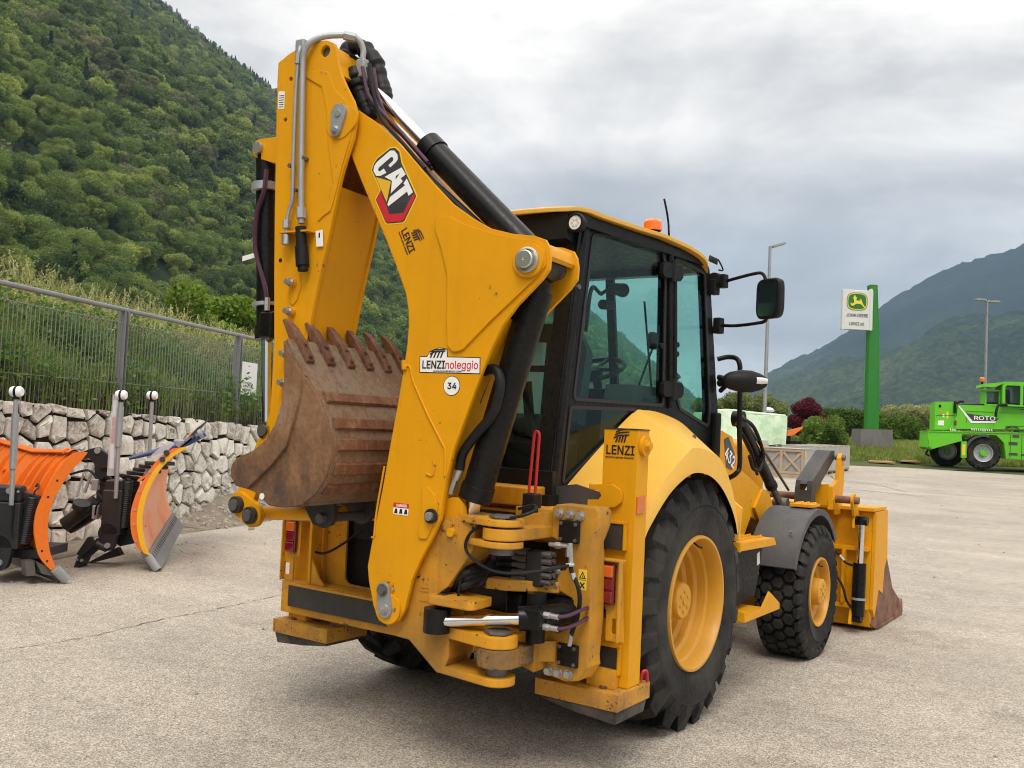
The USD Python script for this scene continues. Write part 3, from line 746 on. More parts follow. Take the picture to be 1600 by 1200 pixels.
for u in np.linspace(-7, 9, 33):
    w = 0.55 + 0.45 * float(meshkit.noise(np.array([u * 0.8, 0, 0]), 4))
    p0, p1 = W(u, 0, -0.02), W(u, 0, w)
    dv += [(p0[0], p0[1], float(gz(*p0[:2])) + 0.03), (p1[0], p1[1], float(gz(*p1[:2])) + 0.004)]
single('dirt_verge', trimesh.Trimesh(np.array(dv), [f for i in range(32) for f in ((2 * i, 2 * i + 1, 2 * i + 3), (2 * i, 2 * i + 3, 2 * i + 2))], process=False), 'dirt', kind='structure', smooth=True)

# ------------------------------------------------------------------ the wooded hillside on the left
def foot(u): return np.maximum(95.0 - 0.075 * np.asarray(u, float), -170)
def hill_z(u, s):
    """Height over the flat at distance s up from the foot line (parallel to the wall), u along it."""
    u, s = np.asarray(u, float), np.asarray(s, float)
    q = np.stack([u / 130.0, s / 170.0, 0 * u], -1)
    ridge = 560 + 110 * (meshkit.noise(np.stack([u / 260.0, 0 * u, 0 * u], -1), 5) - 0.5) 
    t = np.clip(s / ridge, 0, 2.2)
    base = HILL_TAN * ridge * np.where(t < 1, t - 0.10 * t ** 3, 0.9 - 0.35 * (t - 1))
    return 2.0 + base + np.clip(s / 120, 0, 1) * 34 * (meshkit.fbm(q, 4, 8) - 0.5)
HILL_TAN = 0.84
us = np.r_[-900, -500, -300, np.arange(-200, 3600, 20.0), 3900]
ss = np.r_[-60.0, np.arange(0, 120, 6.0), np.arange(120, 800, 13.0), 900, 1200]
U_, S_ = np.meshgrid(us, ss, indexing='ij')
zz = np.where(S_ < 0, -0.9, hill_z(U_, np.maximum(S_, 0)))
v = (W.o + U_[..., None] * W.U + (-foot(U_) - S_)[..., None] * W.N + zz[..., None] * np.array([0, 0, 1])).reshape(-1, 3)
i, j = np.meshgrid(np.arange(len(us) - 1), np.arange(len(ss) - 1), indexing='ij')
a = (i * len(ss) + j).ravel(); b = a + len(ss)
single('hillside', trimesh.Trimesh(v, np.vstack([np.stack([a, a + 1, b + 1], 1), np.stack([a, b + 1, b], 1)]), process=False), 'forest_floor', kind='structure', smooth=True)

def tree_proto(r, n, size, kind='broad'):
    if kind == 'broad':
        H, R = 9.0, 4.2
        lobes = [((0, 0, H * 0.55), (R, R, H * 0.42))]
        for _ in range(9):
            a, q = r.uniform(0, 6.28), r.uniform(0.35, 0.8) * R
            z = r.uniform(0.42, 0.95) * H
            k = r.uniform(0.3, 0.5) * R
            lobes.append(((q * math.cos(a), q * math.sin(a), z), (k, k, k * 0.8)))
        lobes.pop(0)
        lobes.append(((0, 0, H * 0.6), (R * 0.6, R * 0.6, H * 0.36)))
        c = crown_points(r, n, lobes)
        m = leaves(r, c, size, flat=0.35, elong=1.3)
        core = trimesh.creation.icosphere(1, 1.0); core.vertices *= (R * 0.5, R * 0.5, H * 0.28); core.vertices *= 1 + r.normal(0, 0.1, (len(core.vertices), 1)); core.apply_translation((0, 0, H * 0.48))  # inner core added to keep light from passing through the crown
        return cat(m, core)
    H, R = 12.0, 2.9
    z = r.uniform(0, 1, n) ** 1.25
    a = r.uniform(0, 6.28, n)
    rad = R * (1 - z) * r.uniform(0.45, 1.0, n) * (0.75 + 0.25 * np.cos(z * 60))
    c = np.stack([rad * np.cos(a), rad * np.sin(a), 1.2 + z * (H - 1.2) - 0.25 * rad], 1)
    m = leaves(r, c, size * 0.8, flat=0.25, elong=1.8)
    core = cyl((0, 0, 1), (0, 0, H * 0.95), R * 0.5, 7, 0.05)
    return cat(m, core)

r = np.random.default_rng(31)
protos = [tree_proto(r, 1500, 0.48) for _ in range(5)] + [tree_proto(r, 900, 0.55, 'conifer') for _ in range(2)] + [tree_proto(r, 1300, 0.48)]
protos_near = [tree_proto(r, 5200, 0.27) for _ in range(3)]
n_try = 115000
u = 3300 * r.uniform(0, 1, n_try) ** 1.25 - 150; s = r.uniform(-45, 720, n_try)
P = W.o + u[:, None] * W.U + (-foot(u) - s)[:, None] * W.N
d = P[:, :2] - CAM[:2]
dist = np.hypot(d[:, 0], d[:, 1])
az = np.degrees(np.arctan2(d @ _r[:2], d @ _f[:2]))
dens = np.clip(1.0 - dist / 2600, 0.35, 1)
ok = (az > -36) & (az < 14) & (dist > 24) & (r.uniform(0, 1, n_try) < dens)
u, s, P, dist = u[ok], s[ok], P[ok], dist[ok]
z = hill_z(u, np.maximum(s, 0))
tone = meshkit.fbm(np.stack([u / 70.0, s / 70.0, 0 * u], -1), 3, 12)
idx = r.integers(0, 5, len(u))
con = (r.uniform(0, 1, len(u)) < np.clip((z - 280) / 300, 0.012, 0.45))
idx[con] = r.integers(5, 7, con.sum())
idx[(~con) & (r.uniform(0, 1, len(u)) < np.clip((tone - 0.50) * 1.6, 0.01, 0.4))] = 7
sc = r.uniform(0.62, 1.12, len(u)) * np.clip(0.9 + dist / 1700, 0.9, 2.2)
near = (dist < 300) & (idx < 5)
P = np.c_[P[:, :2], z - 2.0]
fm = ['forest_leaf', 'deep_leaf', 'forest_leaf', 'light_leaf', 'deep_leaf'] + ['conifer_leaf'] * 2 + ['pale_leaf']
instancer('/World/hillside_forest', protos, fm, P[~near], idx[~near], r.uniform(0, 6.3, (~near).sum()), sc[~near])
instancer('/World/forest_edge', protos_near, ['forest_leaf', 'deep_leaf', 'light_leaf'], P[near], r.integers(0, 3, near.sum()), r.uniform(0, 6.3, near.sum()), sc[near])

# ------------------------------------------------------------------ the far mountain on the right (about 3 km away)
def azim(px): return math.atan((px - 800) / FPX)
sil = [(900, 0.010), (1000, 0.016), (1080, 0.026), (1120, 0.034), (1160, 0.048), (1200, 0.069), (1262, 0.090), (1319, 0.117), (1369, 0.141), (1428, 0.169), (1469, 0.187), (1506, 0.199), (1562, 0.208), (1600, 0.2195), (1700, 0.242), (1850, 0.255), (2100, 0.235), (2500, 0.22), (3200, 0.18)]
ph = np.r_[np.linspace(azim(960), azim(1680), 520), np.linspace(azim(1680), azim(3100), 120)[1:]]
pe = np.interp(ph, [azim(p) for p, _ in sil], [e for _, e in sil]) * np.cos(ph)
tt = np.r_[np.linspace(0, 1, 420), 1.06, 1.25]
PH, T_ = np.meshgrid(ph, tt, indexing='ij')
RR = 1150 + 2150 * T_
base_az = math.atan2(_f[1], _f[0])
ang = base_az - PH
X_, Y_ = CAM[0] + RR * np.cos(ang), CAM[1] + RR * np.sin(ang)
spur = meshkit.fbm(np.stack([X_ / 420, Y_ / 420, 0 * X_], -1), 4, 40)
rid = 1 - np.abs(2 * meshkit.fbm(np.stack([X_ / 300 + 7, Y_ / 520, 0 * X_], -1), 4, 44) - 1)
shape = np.where(T_ < 1, 0.30 * T_ + 0.70 * T_ ** 1.7, 1 - 1.3 * (T_ - 1))
low = 1.0 * np.exp(-((T_ - 0.30) / 0.16) ** 2) * np.clip((PH - azim(1190)) / (azim(1650) - azim(1190)), 0, 1.4) * 80
Z_ = 2 + 3300 * pe[:, None] * shape + low + np.clip(T_ * 1.6, 0, 1) * np.clip(1.02 - T_, 0.10, 1) * (210 * (spur - 0.5) + 290 * (rid - 0.72)) * np.clip(pe[:, None] / 0.12, 0.15, 1)
bump = meshkit.noise(np.stack([X_ / 11.0, Y_ / 11.0, 0 * X_], -1), 3) * 9.0 + meshkit.noise(np.stack([X_ / 27.0, Y_ / 27.0, 0 * X_], -1), 5) * 8
Z_ = Z_ + bump * np.clip(T_ * 6, 0, 1)
v = np.stack([X_, Y_, Z_], -1).reshape(-1, 3)
i, j = np.meshgrid(np.arange(len(ph) - 1), np.arange(len(tt) - 1), indexing='ij')
a = (i * len(tt) + j).ravel(); b = a + len(tt)
single('far_mountain', trimesh.Trimesh(v, np.vstack([np.stack([a, b + 1, a + 1], 1), np.stack([a, b, b + 1], 1)]), process=False), 'far_mountain', kind='structure', smooth=False)

# the air
single('haze', box((-5100, -5100, -1.2), (5100, 5100, 1100)), 'air', kind='stuff', smooth=False)
# ------------------------------------------------------------------ the far side of the yard. Frame: u to the right, v up, n = minus the distance
BG = Fr((3.1726, -5.029, 0), (math.cos(YAW), math.sin(YAW), 0))
def G(l, d, dz=0.0):
    p = BG(l, 0, -d)
    return np.array([p[0], p[1], float(gz(p[0], p[1])) + dz])
def hexrot(p, k): return p

# grass verge beyond the asphalt
rows = [(38.0, -0.02), (41.5, 0.03), (44.0, 0.35), (46.5, 0.62), (60, 0.75), (110, 0.8)]
lx = np.linspace(-8, 60, 70)
v, f = [], []
for l in lx:
    for d, dz in rows:
        dd = d + (1.2 * math.sin(l * 0.35) if d < 42 else 0) + max(0, 15.5 - l) * 0.45 * (d < 45)
        v.append(G(l, dd, dz))
for i in range(len(lx) - 1):
    for j in range(len(rows) - 1):
        a = i * len(rows) + j; b = a + len(rows)
        f += [(a, b, b + 1), (a, b + 1, a + 1)]
single('grass_verge', trimesh.Trimesh(np.array(v), f, process=False), 'meadow', kind='structure', smooth=True)
r = np.random.default_rng(77)
turf = [blades(r, 60, 0.22, 0.22, 0.012) for _ in range(3)]
def verge_z(l, d):
    return np.interp(d, [q[0] for q in rows], [q[1] for q in rows])
n = 3400
l = r.uniform(12, 34, n); d = r.uniform(41.5, 49, n)
ok = d > 38.9 + 1.2 * np.sin(l * 0.35) + np.maximum(0, 15.5 - l) * 0.45
l, d = l[ok], d[ok]
P = np.array([G(a, b, float(verge_z(a, b)) - 0.02) for a, b in zip(l, d)])
instancer('/World/verge_grass', turf, 'grass_blade', P, r.integers(0, 3, len(P)), r.uniform(0, 6.3, len(P)), r.uniform(0.7, 1.6, len(P)))

def shrub(name, label, cat_, l, d, z0, lobes, n, size, look, seed, stems=True, group=None):
    rr = np.random.default_rng(seed)
    b = BG(l, z0, -d)
    t = Thing(name, label, cat_, base=b, group=group)
    L = [((BG.U * a + BG.N * c + np.array([0, 0, h])), rad) for (a, c, h), rad in lobes]
    n, size = int(n * 2.0), size * 0.68
    c = crown_points(rr, n, L)
    cores = []
    for q, rad in L:
        m = trimesh.creation.icosphere(1, 1.0); m.vertices *= np.array(rad) * 0.62; m.apply_translation(q); cores.append(m)
    t.add('crown', trimesh.Trimesh(*(lambda m: (m.vertices + b, m.faces))(cat(leaves(rr, c, size, elong=1.5), cores)), process=False), look, smooth=False)
    if stems:
        top = max(h for (a, c_, h), rad in lobes)
        st = [tube([b + (0, 0, -0.2), b + (0.05, 0.03, top * 0.35), b + (rr.normal(0, .15), rr.normal(0, .15), top * 0.75)], 0.09, 7, 3, radii=[0.11, 0.07, 0.03])]
        for q, rad in L[:6]:
            st.append(tube([b + (0, 0, top * 0.25), b + np.array(q) * (0.5, 0.5, 0.7), b + np.array(q)], 0.04, 5, 3, radii=[0.06, 0.035, 0.012]))
        t.add('trunk', st, 'bark')
    return t

rr = np.random.default_rng(3)
# the clipped hedge and its neighbours
hl = []
for k in range(26):
    hl.append(((-1.6 + 3.3 * k / 25 + rr.normal(0, .05), rr.uniform(-0.5, 0.5), 1.0 + rr.uniform(-0.1, 0.12)), (0.55, 0.6, 0.98)))
shrub('clipped_hedge', 'tall dark clipped hedge with lighter top growth just left of the green sign pole', 'hedge', 17.9, 50, 1.45, hl, 14000, 0.12, 'hedge_leaf', 51)
hl2 = []
for k in range(16):
    hl2.append(((rr.uniform(-1.0, 1.0), rr.uniform(-0.7, 0.7), rr.uniform(0.5, 1.25)), (0.62, 0.62, 0.62)))
shrub('round_bush', 'dense dark green rounded bush just right of the concrete sign footing', 'bush', 20.2, 49, 1.45, hl2, 9000, 0.12, 'hedge_leaf', 52)
shrub('red_maple', 'dark red leaved ornamental maple above the stacked pallets', 'tree', 14.6, 46, 1.2, [((-0.1, 0, 2.0), (0.75, 0.7, 0.42)), ((0.45, 0, 1.5), (0.75, 0.6, 0.28)), ((-0.6, 0, 1.35), (0.55, 0.5, 0.35)), ((-0.3, 0.2, 0.95), (0.5, 0.5, 0.3)), ((0.0, 0, 2.35), (0.35, 0.35, 0.22)), ((0.75, 0, 1.2), (0.4, 0.4, 0.2))], 3800, 0.10, 'red_leaf', 53)
shrub('leafy_shrub', 'bright green loose shrub in front of the dark hedge beside the red maple', 'shrub', 14.45, 43, 1.0, [((rr.uniform(-0.8, 0.8), rr.uniform(-0.5, 0.5), rr.uniform(0.4, 1.4)), (0.5, 0.5, 0.5)) for _ in range(12)], 5600, 0.10, 'bush_leaf', 54)
shrub('olive_tree', 'tall loose olive green tree behind the left lamp post', 'tree', 16.6, 62, 1.3, [((rr.uniform(-2.0, 1.6), rr.uniform(-1, 1), rr.uniform(1.2, 3.0)), (0.8, 0.8, 0.6)) for _ in range(15)], 7000, 0.15, 'olive_leaf', 55)
shrub('olive_tree', 'smaller olive green tree left of the handrail far behind the wrapped pallet', 'tree', 19.0, 85, 1.3, [((rr.uniform(-2.2, 1.2), rr.uniform(-1, 1), rr.uniform(1.2, 3.4)), (0.9, 0.9, 0.7)) for _ in range(12)], 5000, 0.17, 'olive_leaf', 56)
shrub('flowering_shrub', 'pale cream flowering shrub between the round bush and the green telehandler', 'shrub', 23.4, 54, 1.4, [((rr.uniform(-1.6, 1.9), rr.uniform(-0.8, 0.8), rr.uniform(0.6, 2.25)), (0.65, 0.65, 0.55)) for _ in range(18)], 9500, 0.12, 'blossom_leaf', 57)
shrub('round_bush', 'low dark bush at the telehandler rear below the cream flowering shrub', 'bush', 22.6, 50, 1.3, [((rr.uniform(-0.9, 0.9), rr.uniform(-0.4, 0.4), rr.uniform(0.3, 0.7)), (0.5, 0.5, 0.45)) for _ in range(8)], 3600, 0.11, 'hedge_leaf', 58)
for k, (l, d, w, h, nn) in enumerate(((28, 75, 4, 3.4, 5000), (36, 78, 5, 4.2, 5000), (44, 80, 5, 4.0, 4000), (10, 72, 4, 2.6, 4000))):
    shrub('boundary_tree', ['spreading green tree hidden behind the telehandler cab', 'green boundary tree right of the telehandler', 'green boundary tree far right of the telehandler', 'low green tree behind the backhoe bonnet'][k], 'tree', l, d, 1.2,
          [((rr.uniform(-w, w), rr.uniform(-1, 1), rr.uniform(0.25, 0.7) * h), (1.2, 1.1, 0.9)) for _ in range(14)], nn, 0.18, 'bush_leaf', 60 + k)
# the leafy tree behind the fence on the left
b = W(10.6, 3.25, -4.6)
rr = np.random.default_rng(9)
t = Thing('bank_tree', 'bright green leafy tree behind the fence beside the backhoe stick', 'tree', base=b)
lob = [(np.array(W.U) * rr.uniform(-1.4, 1.2) + W.N * rr.uniform(-0.8, 0.8) + (0, 0, rr.uniform(0.1, 0.95)), (0.5, 0.5, 0.42)) for _ in range(12)]
t.add('crown', trimesh.Trimesh(leaves(rr, crown_points(rr, 9000, lob), 0.085, elong=1.6).vertices + b, leaves(np.random.default_rng(1), crown_points(rr, 9000, lob), 0.1).faces, process=False), 'bright_leaf', smooth=False)
t.add('trunk', [tube([b + (0, 0, -2.2), b + (0, 0, -0.4), b + (0.1, 0, 0.6)], 0.1, 7, 3, radii=[0.12, 0.09, 0.03])] + [tube([b + (0, 0, -0.5), b + q * 0.6, b + q], 0.03, 5, 3, radii=[0.05, 0.03, 0.01]) for q, _ in lob[:7]], 'bark')

# lamp posts
def lamp(l, d, top, base_z, label, heads):
    b = BG(l, base_z, -d)
    t = Thing('lamp_post', label, 'lamp post', base=b)
    t.add('post', cyl(b + (0, 0, -0.2), BG(l, top - 0.1, -d), 0.095, 14, 0.062), 'galvanised')
    t.add('base_collar', cyl(b + (0, 0, 0), b + (0, 0, 0.35), 0.14, 14), 'galvanised')
    for du, dv in heads:
        s = 1 if du > 0 else -1
        t.add('arm', cyl(BG(l, top - 0.16, -d), BG(l + s * 0.14, top - 0.05, -d), 0.04, 10), 'galvanised')
        fr = Fr(BG(l + s * 0.10, top - 0.08, -d), BG.U * s * du + np.array([0, 0, dv]), np.array([0, 0, 1.0]))
        h = t.add('lamp_head', prism(Fr(fr.o, BG.U * s * abs(du) + np.array([0, 0, dv]), BG.N), [(0, -0.11), (0.14, -0.16), (0.52, -0.15), (0.58, -0.1), (0.58, 0.1), (0.52, 0.15), (0.14, 0.16), (0, 0.11)], 0.0, 0.09), 'light_grey')
        t.add('lens', prism(Fr(fr.o, BG.U * s * abs(du) + np.array([0, 0, dv]), BG.N), [(0.16, -0.12), (0.5, -0.12), (0.5, 0.12), (0.16, 0.12)], -0.012, -0.001), 'lamp_glass', parent=h)
lamp(11.1, 41, 10.25, 0.85, 'tall grey lamp post with one angled lamp head seen behind the loader mirror', [(1, 0.36)])
lamp(26.3, 52, 10.0, 0.95, 'grey lamp post with two small level lamp heads behind the green telehandler', [(1, 0.04), (-1, 0.04)])
b = G(12.0, 44)
t = Thing('globe_lamp', 'low cream globe lamp on a thin pole beside the left lamp post', 'lamp', base=b)
gp = BG(12.1, 2.95, -44)
t.add('pole', cyl(b, gp, 0.03, 8), 'galvanised')
t.add('globe', lathe([(0, -0.11), (0.12, -0.10), (0.25, -0.02), (0.27, 0.06), (0.18, 0.16), (0, 0.2)], gp, (0, 0, 1), 16), 'white')

# the dealer's sign
t = Thing('pylon_sign', 'white dealer sign panel with leaping deer badge on a tapering green pole', 'sign', base=G(17.4, 45, 0.5))
sb = -45.0
t.add('footing', prism(BG, [(16.6, 1.0), (18.18, 1.0), (18.12, 2.36), (16.62, 2.34)], sb - 0.6, sb + 0.6), 'concrete', label='weathered grey concrete footing block')
pole = [(17.05, 2.36), (17.62, 2.36), (17.52, 6.9), (17.36, 9.30), (17.02, 9.30)]
t.add('pole', prism(BG, pole, sb - 0.22, sb + 0.22), 'sign_green')
t.add('pole_edge', prism(BG, [(17.56, 2.37), (17.72, 2.37), (17.60, 6.9), (17.40, 9.28), (17.30, 9.28), (17.46, 6.9)], sb - 0.30, sb - 0.225), 'sign_green')
pan = t.add('panel', [rbox(BG, 15.66, 17.10, 7.06, 8.98, sb + 0.23, sb + 0.40, 0.03), rbox(BG, 15.62, 15.72, 7.03, 9.00, sb + 0.22, sb + 0.43, 0.02), rbox(BG, 16.94, 17.06, 7.05, 9.06, sb + 0.22, sb + 0.43, 0.02)], 'sign_white')
fn = sb + 0.401
def superq(cx, cy, w, h, p=3.2, n=40):
    a = np.linspace(0, 2 * np.pi, n, endpoint=False)
    return [(cx + w * np.sign(math.cos(q)) * abs(math.cos(q)) ** (2 / p), cy + h * np.sign(math.sin(q)) * abs(math.sin(q)) ** (2 / p)) for q in a]
t.add('badge', prism(BG, superq(16.33, 8.42, 0.50, 0.43), fn, fn + 0.008), 'deer_green', parent=pan)
t.add('badge_rim', prism(BG, Polygon(superq(16.33, 8.42, 0.47, 0.40)).difference(Polygon(superq(16.33, 8.42, 0.435, 0.365))), fn + 0.008, fn + 0.014), 'deer_yellow', parent=pan)
deer = [(16.10, 8.60), (16.17, 8.64), (16.19, 8.75), (16.215, 8.67), (16.25, 8.72), (16.26, 8.63), (16.33, 8.61), (16.28, 8.55), (16.28, 8.47), (16.45, 8.46), (16.47, 8.57), (16.53, 8.50), (16.57, 8.40), (16.63, 8.27), (16.73, 8.13), (16.69, 8.12), (16.56, 8.26), (16.47, 8.31), (16.28, 8.31), (16.16, 8.22), (16.06, 8.21), (16.01, 8.31), (16.05, 8.36), (16.09, 8.29), (16.18, 8.37), (16.17, 8.50), (16.15, 8.57)]
t.add('emblem', prism(BG, deer, fn + 0.008, fn + 0.016), 'deer_yellow', parent=pan)
text(BG, 'JOHN DEERE', 15.82, 7.68, 0.15, fn, thing=t, parent=pan, bold=True, depth=0.006, fit=1.04, ang=0.0)
text(BG, 'LENZI srl', 15.98, 7.28, 0.14, fn, thing=t, parent=pan, bold=True, depth=0.006, fit=0.70)

# wrapped pallets
cu = np.array([(12.96 - 9.47), (35.5 - 30.07)]); cu /= np.linalg.norm(cu)
rowU = BG.U * cu[0] - BG.N * cu[1]
rowN = np.cross(rowU, (0, 0, 1))                  # towards the yard, right
def pallet_fr(s, back=0.0):
    p = G(9.47, 30.07) + rowU * s - rowN * back
    return Fr((p[0], p[1], float(gz(p[0], p[1]))), rowU)
f0 = pallet_fr(0)
t = Thing('wooden_crate', 'timber framed crate with diagonal cross braces and clear film, nearest in the pallet row', 'crate', base=f0(0.6, 0, -0.6))
LW = 1.5
side = Fr(f0.o, -rowN)                             # the end face that looks at the camera: u runs away from the yard side
t.add('load', fbox(f0, 0.06, 1.24, 0.16, 0.92, -LW + 0.06, -0.06), 'light_grey')
for u0 in (0.0, LW / 2 - 0.05, LW - 0.1):
    t.add('upright', fbox(side, u0, u0 + 0.1, 0.12, 0.93, 0.0, 0.035), 'wood')
for v0 in (0.12, 0.84):
    t.add('rail', fbox(side, 0.102, LW - 0.102, v0, v0 + 0.09, 0.003, 0.033), 'wood')
for (a0, b0, a1, b1) in ((0.12, 0.22, 0.68, 0.82), (0.12, 0.82, 0.68, 0.22), (0.82, 0.22, 1.38, 0.82), (0.82, 0.82, 1.38, 0.22)):
    dd = np.array([a1 - a0, b1 - b0]); dd /= np.linalg.norm(dd); nn = np.array([-dd[1], dd[0]]) * 0.045
    o = 0.008 if b1 > b0 else 0.03
    t.add('brace', prism(side, [(a0 + nn[0], b0 + nn[1]), (a1 + nn[0], b1 + nn[1]), (a1 - nn[0], b1 - nn[1]), (a0 - nn[0], b0 - nn[1])], o - 0.006, o + 0.014), 'wood')
t.add('film', [fbox(f0, 0.0, 1.28, 0.13, 0.95, -0.02, 0.012)], 'clear_film')
t.add('top_sheet', fbox(f0, -0.02, 1.30, 0.935, 0.955, -LW, 0.02), 'wrap_white')
t.add('pallet_deck', [fbox(f0, 0, 1.28, 0.0, 0.11, -LW, 0.0)], 'wood')
t.add('yellow_tag', fbox(f0, 0.03, 0.15, 0.68, 0.88, 0.014, 0.018), 'sticker_yellow')
lab = ['second in the row, behind the timber crate', 'third in the row, with torn white film on top', 'last in the row, farthest from the backhoe']
for k in range(3):
    fr = pallet_fr(1.36 + k * 1.62)
    t = Thing('wrapped_pallet', 'grey film wrapped cartons on pallet, ' + lab[k], 'pallet load', base=fr(0.7, 0, -0.6), group=None)
    H = 1.0 - 0.02 * k
    for c in range(4):
        t.add('carton_stack', rbox(fr, c * 0.385, c * 0.385 + 0.38, 0.13, H, -1.15, 0.0 + 0.012 * (c % 2), 0.012), 'carton')
    t.add('top_sheet', fbox(fr, -0.01, 1.55, H + 0.002, H + 0.02, -1.16, 0.01), 'wrap_white')
    for c in range(3):
        t.add('pallet_block', fbox(fr, c * 0.7, c * 0.7 + 0.14, 0.0, 0.10, -1.12, -0.03), 'wood')
    t.add('pallet_board', fbox(fr, 0.0, 1.54, 0.10, 0.125, -1.14, -0.01), 'wood')
# second row behind, and the tall green wrapped stack
t = Thing('wrapped_pallet', 'low pallet under white film just behind the timber crate', 'pallet load', base=G(10.6, 33.2))
fr = pallet_fr(0.9, 2.0)
t.add('load', rbox(fr, 0, 3.2, 0.1, 1.16, -1.2, 0, 0.03), 'wrap_white')
t.add('pallet_board', fbox(fr, 0, 3.2, 0.0, 0.095, -1.2, 0), 'wood')
gb = G(8.6, 33.5)
t = Thing('green_wrapped_stack', 'tall stack wrapped in pale green film behind the backhoe handrail', 'pallet load', base=gb)
fr = Fr((0, 0, 0), BG.U * 0.985 - BG.N * 0.17); fr.o = BG(7.0, 0, -33)
rr = np.random.default_rng(41)
nu, nv = 46, 18
vv = []
for a in range(nu):
    for c in range(nv):
        u, w = 2.92 * a / (nu - 1), 1.50 + 1.02 * c / (nv - 1)
        q = 0.16 * (float(meshkit.fbm(np.array([u * 2.6, w * 0.9, 0.0]), 3, 7)) - 0.5) + 0.03 * (float(meshkit.noise(np.array([u * 7, w * 2.0, 0.0]), 3)) - 0.5)
        w2 = w - 0.10 * (c == 0) * float(meshkit.noise(np.array([u * 3, 0, 0]), 2))
        vv.append(fr(u, w2 + (0.07 * math.sin(u * 2.1) if c == nv - 1 else 0), q))
ff = []
for a in range(nu - 1):
    for c in range(nv - 1):
        k = a * nv + c
        ff += [(k, k + nv, k + nv + 1), (k, k + nv + 1, k + 1)]
t.add('film', trimesh.Trimesh(np.array(vv), ff, process=False), 'green_wrap', smooth=True)
t.add('load', [rbox(fr, 0.0, 2.92, 1.5, 2.50, -1.6, -0.05, 0.04)], 'green_wrap')
for k in range(10):
    t.add('slat', fbox(fr, 0.05 + k * 0.29, 0.05 + k * 0.29 + 0.2, 0.62, 1.49, -0.12, -0.08), 'wood')
t.add('pallet_deck', fbox(fr, 0, 2.92, 0.4, 0.6, -1.6, -0.05), 'wood')
t.add('top_fold', tube([fr(0, 2.53, -0.1), fr(0.8, 2.60, -0.15), fr(1.6, 2.55, -0.1), fr(2.9, 2.50, -0.1)], 0.05, 8), 'green_wrap')
# orange implement behind the stack
ob = BG(11.2, 1.55, -37)
t = Thing('orange_implement', 'small orange angled implement on a black mount behind the green wrapped stack', 'implement', base=ob)
t.add('blade', prism(BG, [(10.95, 2.02), (11.55, 2.20), (11.50, 2.10), (11.2, 1.86), (10.95, 1.80)], -37.05, -36.95), 'plow_orange')
t.add('mount', [fbox(BG, 10.85, 11.1, 0.75, 1.85, -37.2, -37.06), fbox(BG, 10.8, 11.55, 1.5, 1.62, -37.2, -37.06), fbox(BG, 11.3, 11.42, 0.75, 1.5, -37.2, -37.06)], 'black_paint')
# flat boards lying on the ground
for k, (pp, lb) in enumerate(((((15.6, 40.6), (16.3, 42.9), (17.0, 42.4), (16.5, 40.1)), 'tan flat board on the asphalt nearest the wrapped pallets'), (((17.1, 40.9), (17.3, 43.2), (17.9, 42.6), (17.8, 40.6)), 'tan flat board on the asphalt farther from the pallets'))):
    q = [G(*p) for p in pp]
    b = np.mean(q, 0)
    m = trimesh.Trimesh(np.array([x + (0, 0, 0.07 + 0.05 * k) for x in q] + [x + (0, 0, 0.13 + 0.05 * k) for x in q]), [(0, 2, 1), (0, 3, 2), (4, 5, 6), (4, 6, 7)] + [t_ for i in range(4) for t_ in ((i, (i + 1) % 4, 4 + (i + 1) % 4), (i, 4 + (i + 1) % 4, 4 + i))], process=False)
    single('flat_board', m, 'board', lb, 'board', base=b, smooth=False)

# the green telehandler
TH = -39.0
tb = BG(19.8, 0.86, TH)
t = Thing('telehandler', 'bright green rotating telehandler parked at the right edge of the yard', 'telehandler', base=tb)
_q = math.radians(15)
TF = Fr(BG(17.36, 0, TH), BG.U * math.cos(_q) + BG.N * math.sin(_q))
def TL(p): return [((u - 17.36) * 0.92, v) for u, v in p]
def TB(u, v, n): return TF((u - 17.36) * 0.92, v, n - TH)
def P_(poly, n0, n1, holes=()): return prism(TF, TL(poly), n0, n1, [TL(q) for q in holes])
t.add('rear_box', P_([(17.72, 2.36), (18.26, 2.38), (18.60, 2.97), (18.60, 3.57), (17.72, 3.53)], -1.6, -0.35), 'handler_green')
t.add('boom', P_([(18.26, 2.40), (23.5, 2.62), (23.5, 3.42), (21.2, 3.42), (18.66, 3.44), (18.62, 2.99)], -1.1, -0.25), 'handler_green')
t.add('boom_rail', P_([(19.0, 3.20), (23.5, 3.16), (23.5, 3.19), (19.0, 3.235)], -0.245, -0.225), 'handler_green')
t.add('chassis', P_([(17.39, 2.26), (24, 2.40), (24, 1.25), (20.62, 1.30), (20.52, 1.94), (20.2, 2.24), (18.80, 2.22), (18.77, 1.95), (17.5, 1.52), (17.36, 1.62), (17.38, 1.92)], -2.1, 0.0), 'handler_green')
t.add('deck_edge', P_([(17.38, 2.262), (24, 2.402), (24, 2.44), (17.38, 2.31)], -2.1, 0.03), 'handler_green')
t.add('outrigger', P_([(17.42, 1.95), (18.75, 2.20), (18.79, 1.95), (17.55, 1.55), (17.42, 1.66)], 0.002, 0.12), 'handler_green')
t.add('leg_box', P_([(18.76, 1.24), (18.98, 1.25), (18.97, 1.93), (18.75, 1.92)], 0.0, 0.15), 'handler_green')
t.add('warning_plate', P_([(18.79, 1.36), (18.92, 1.36), (18.92, 1.80), (18.79, 1.80)], 0.151, 0.157), 'sticker_yellow')
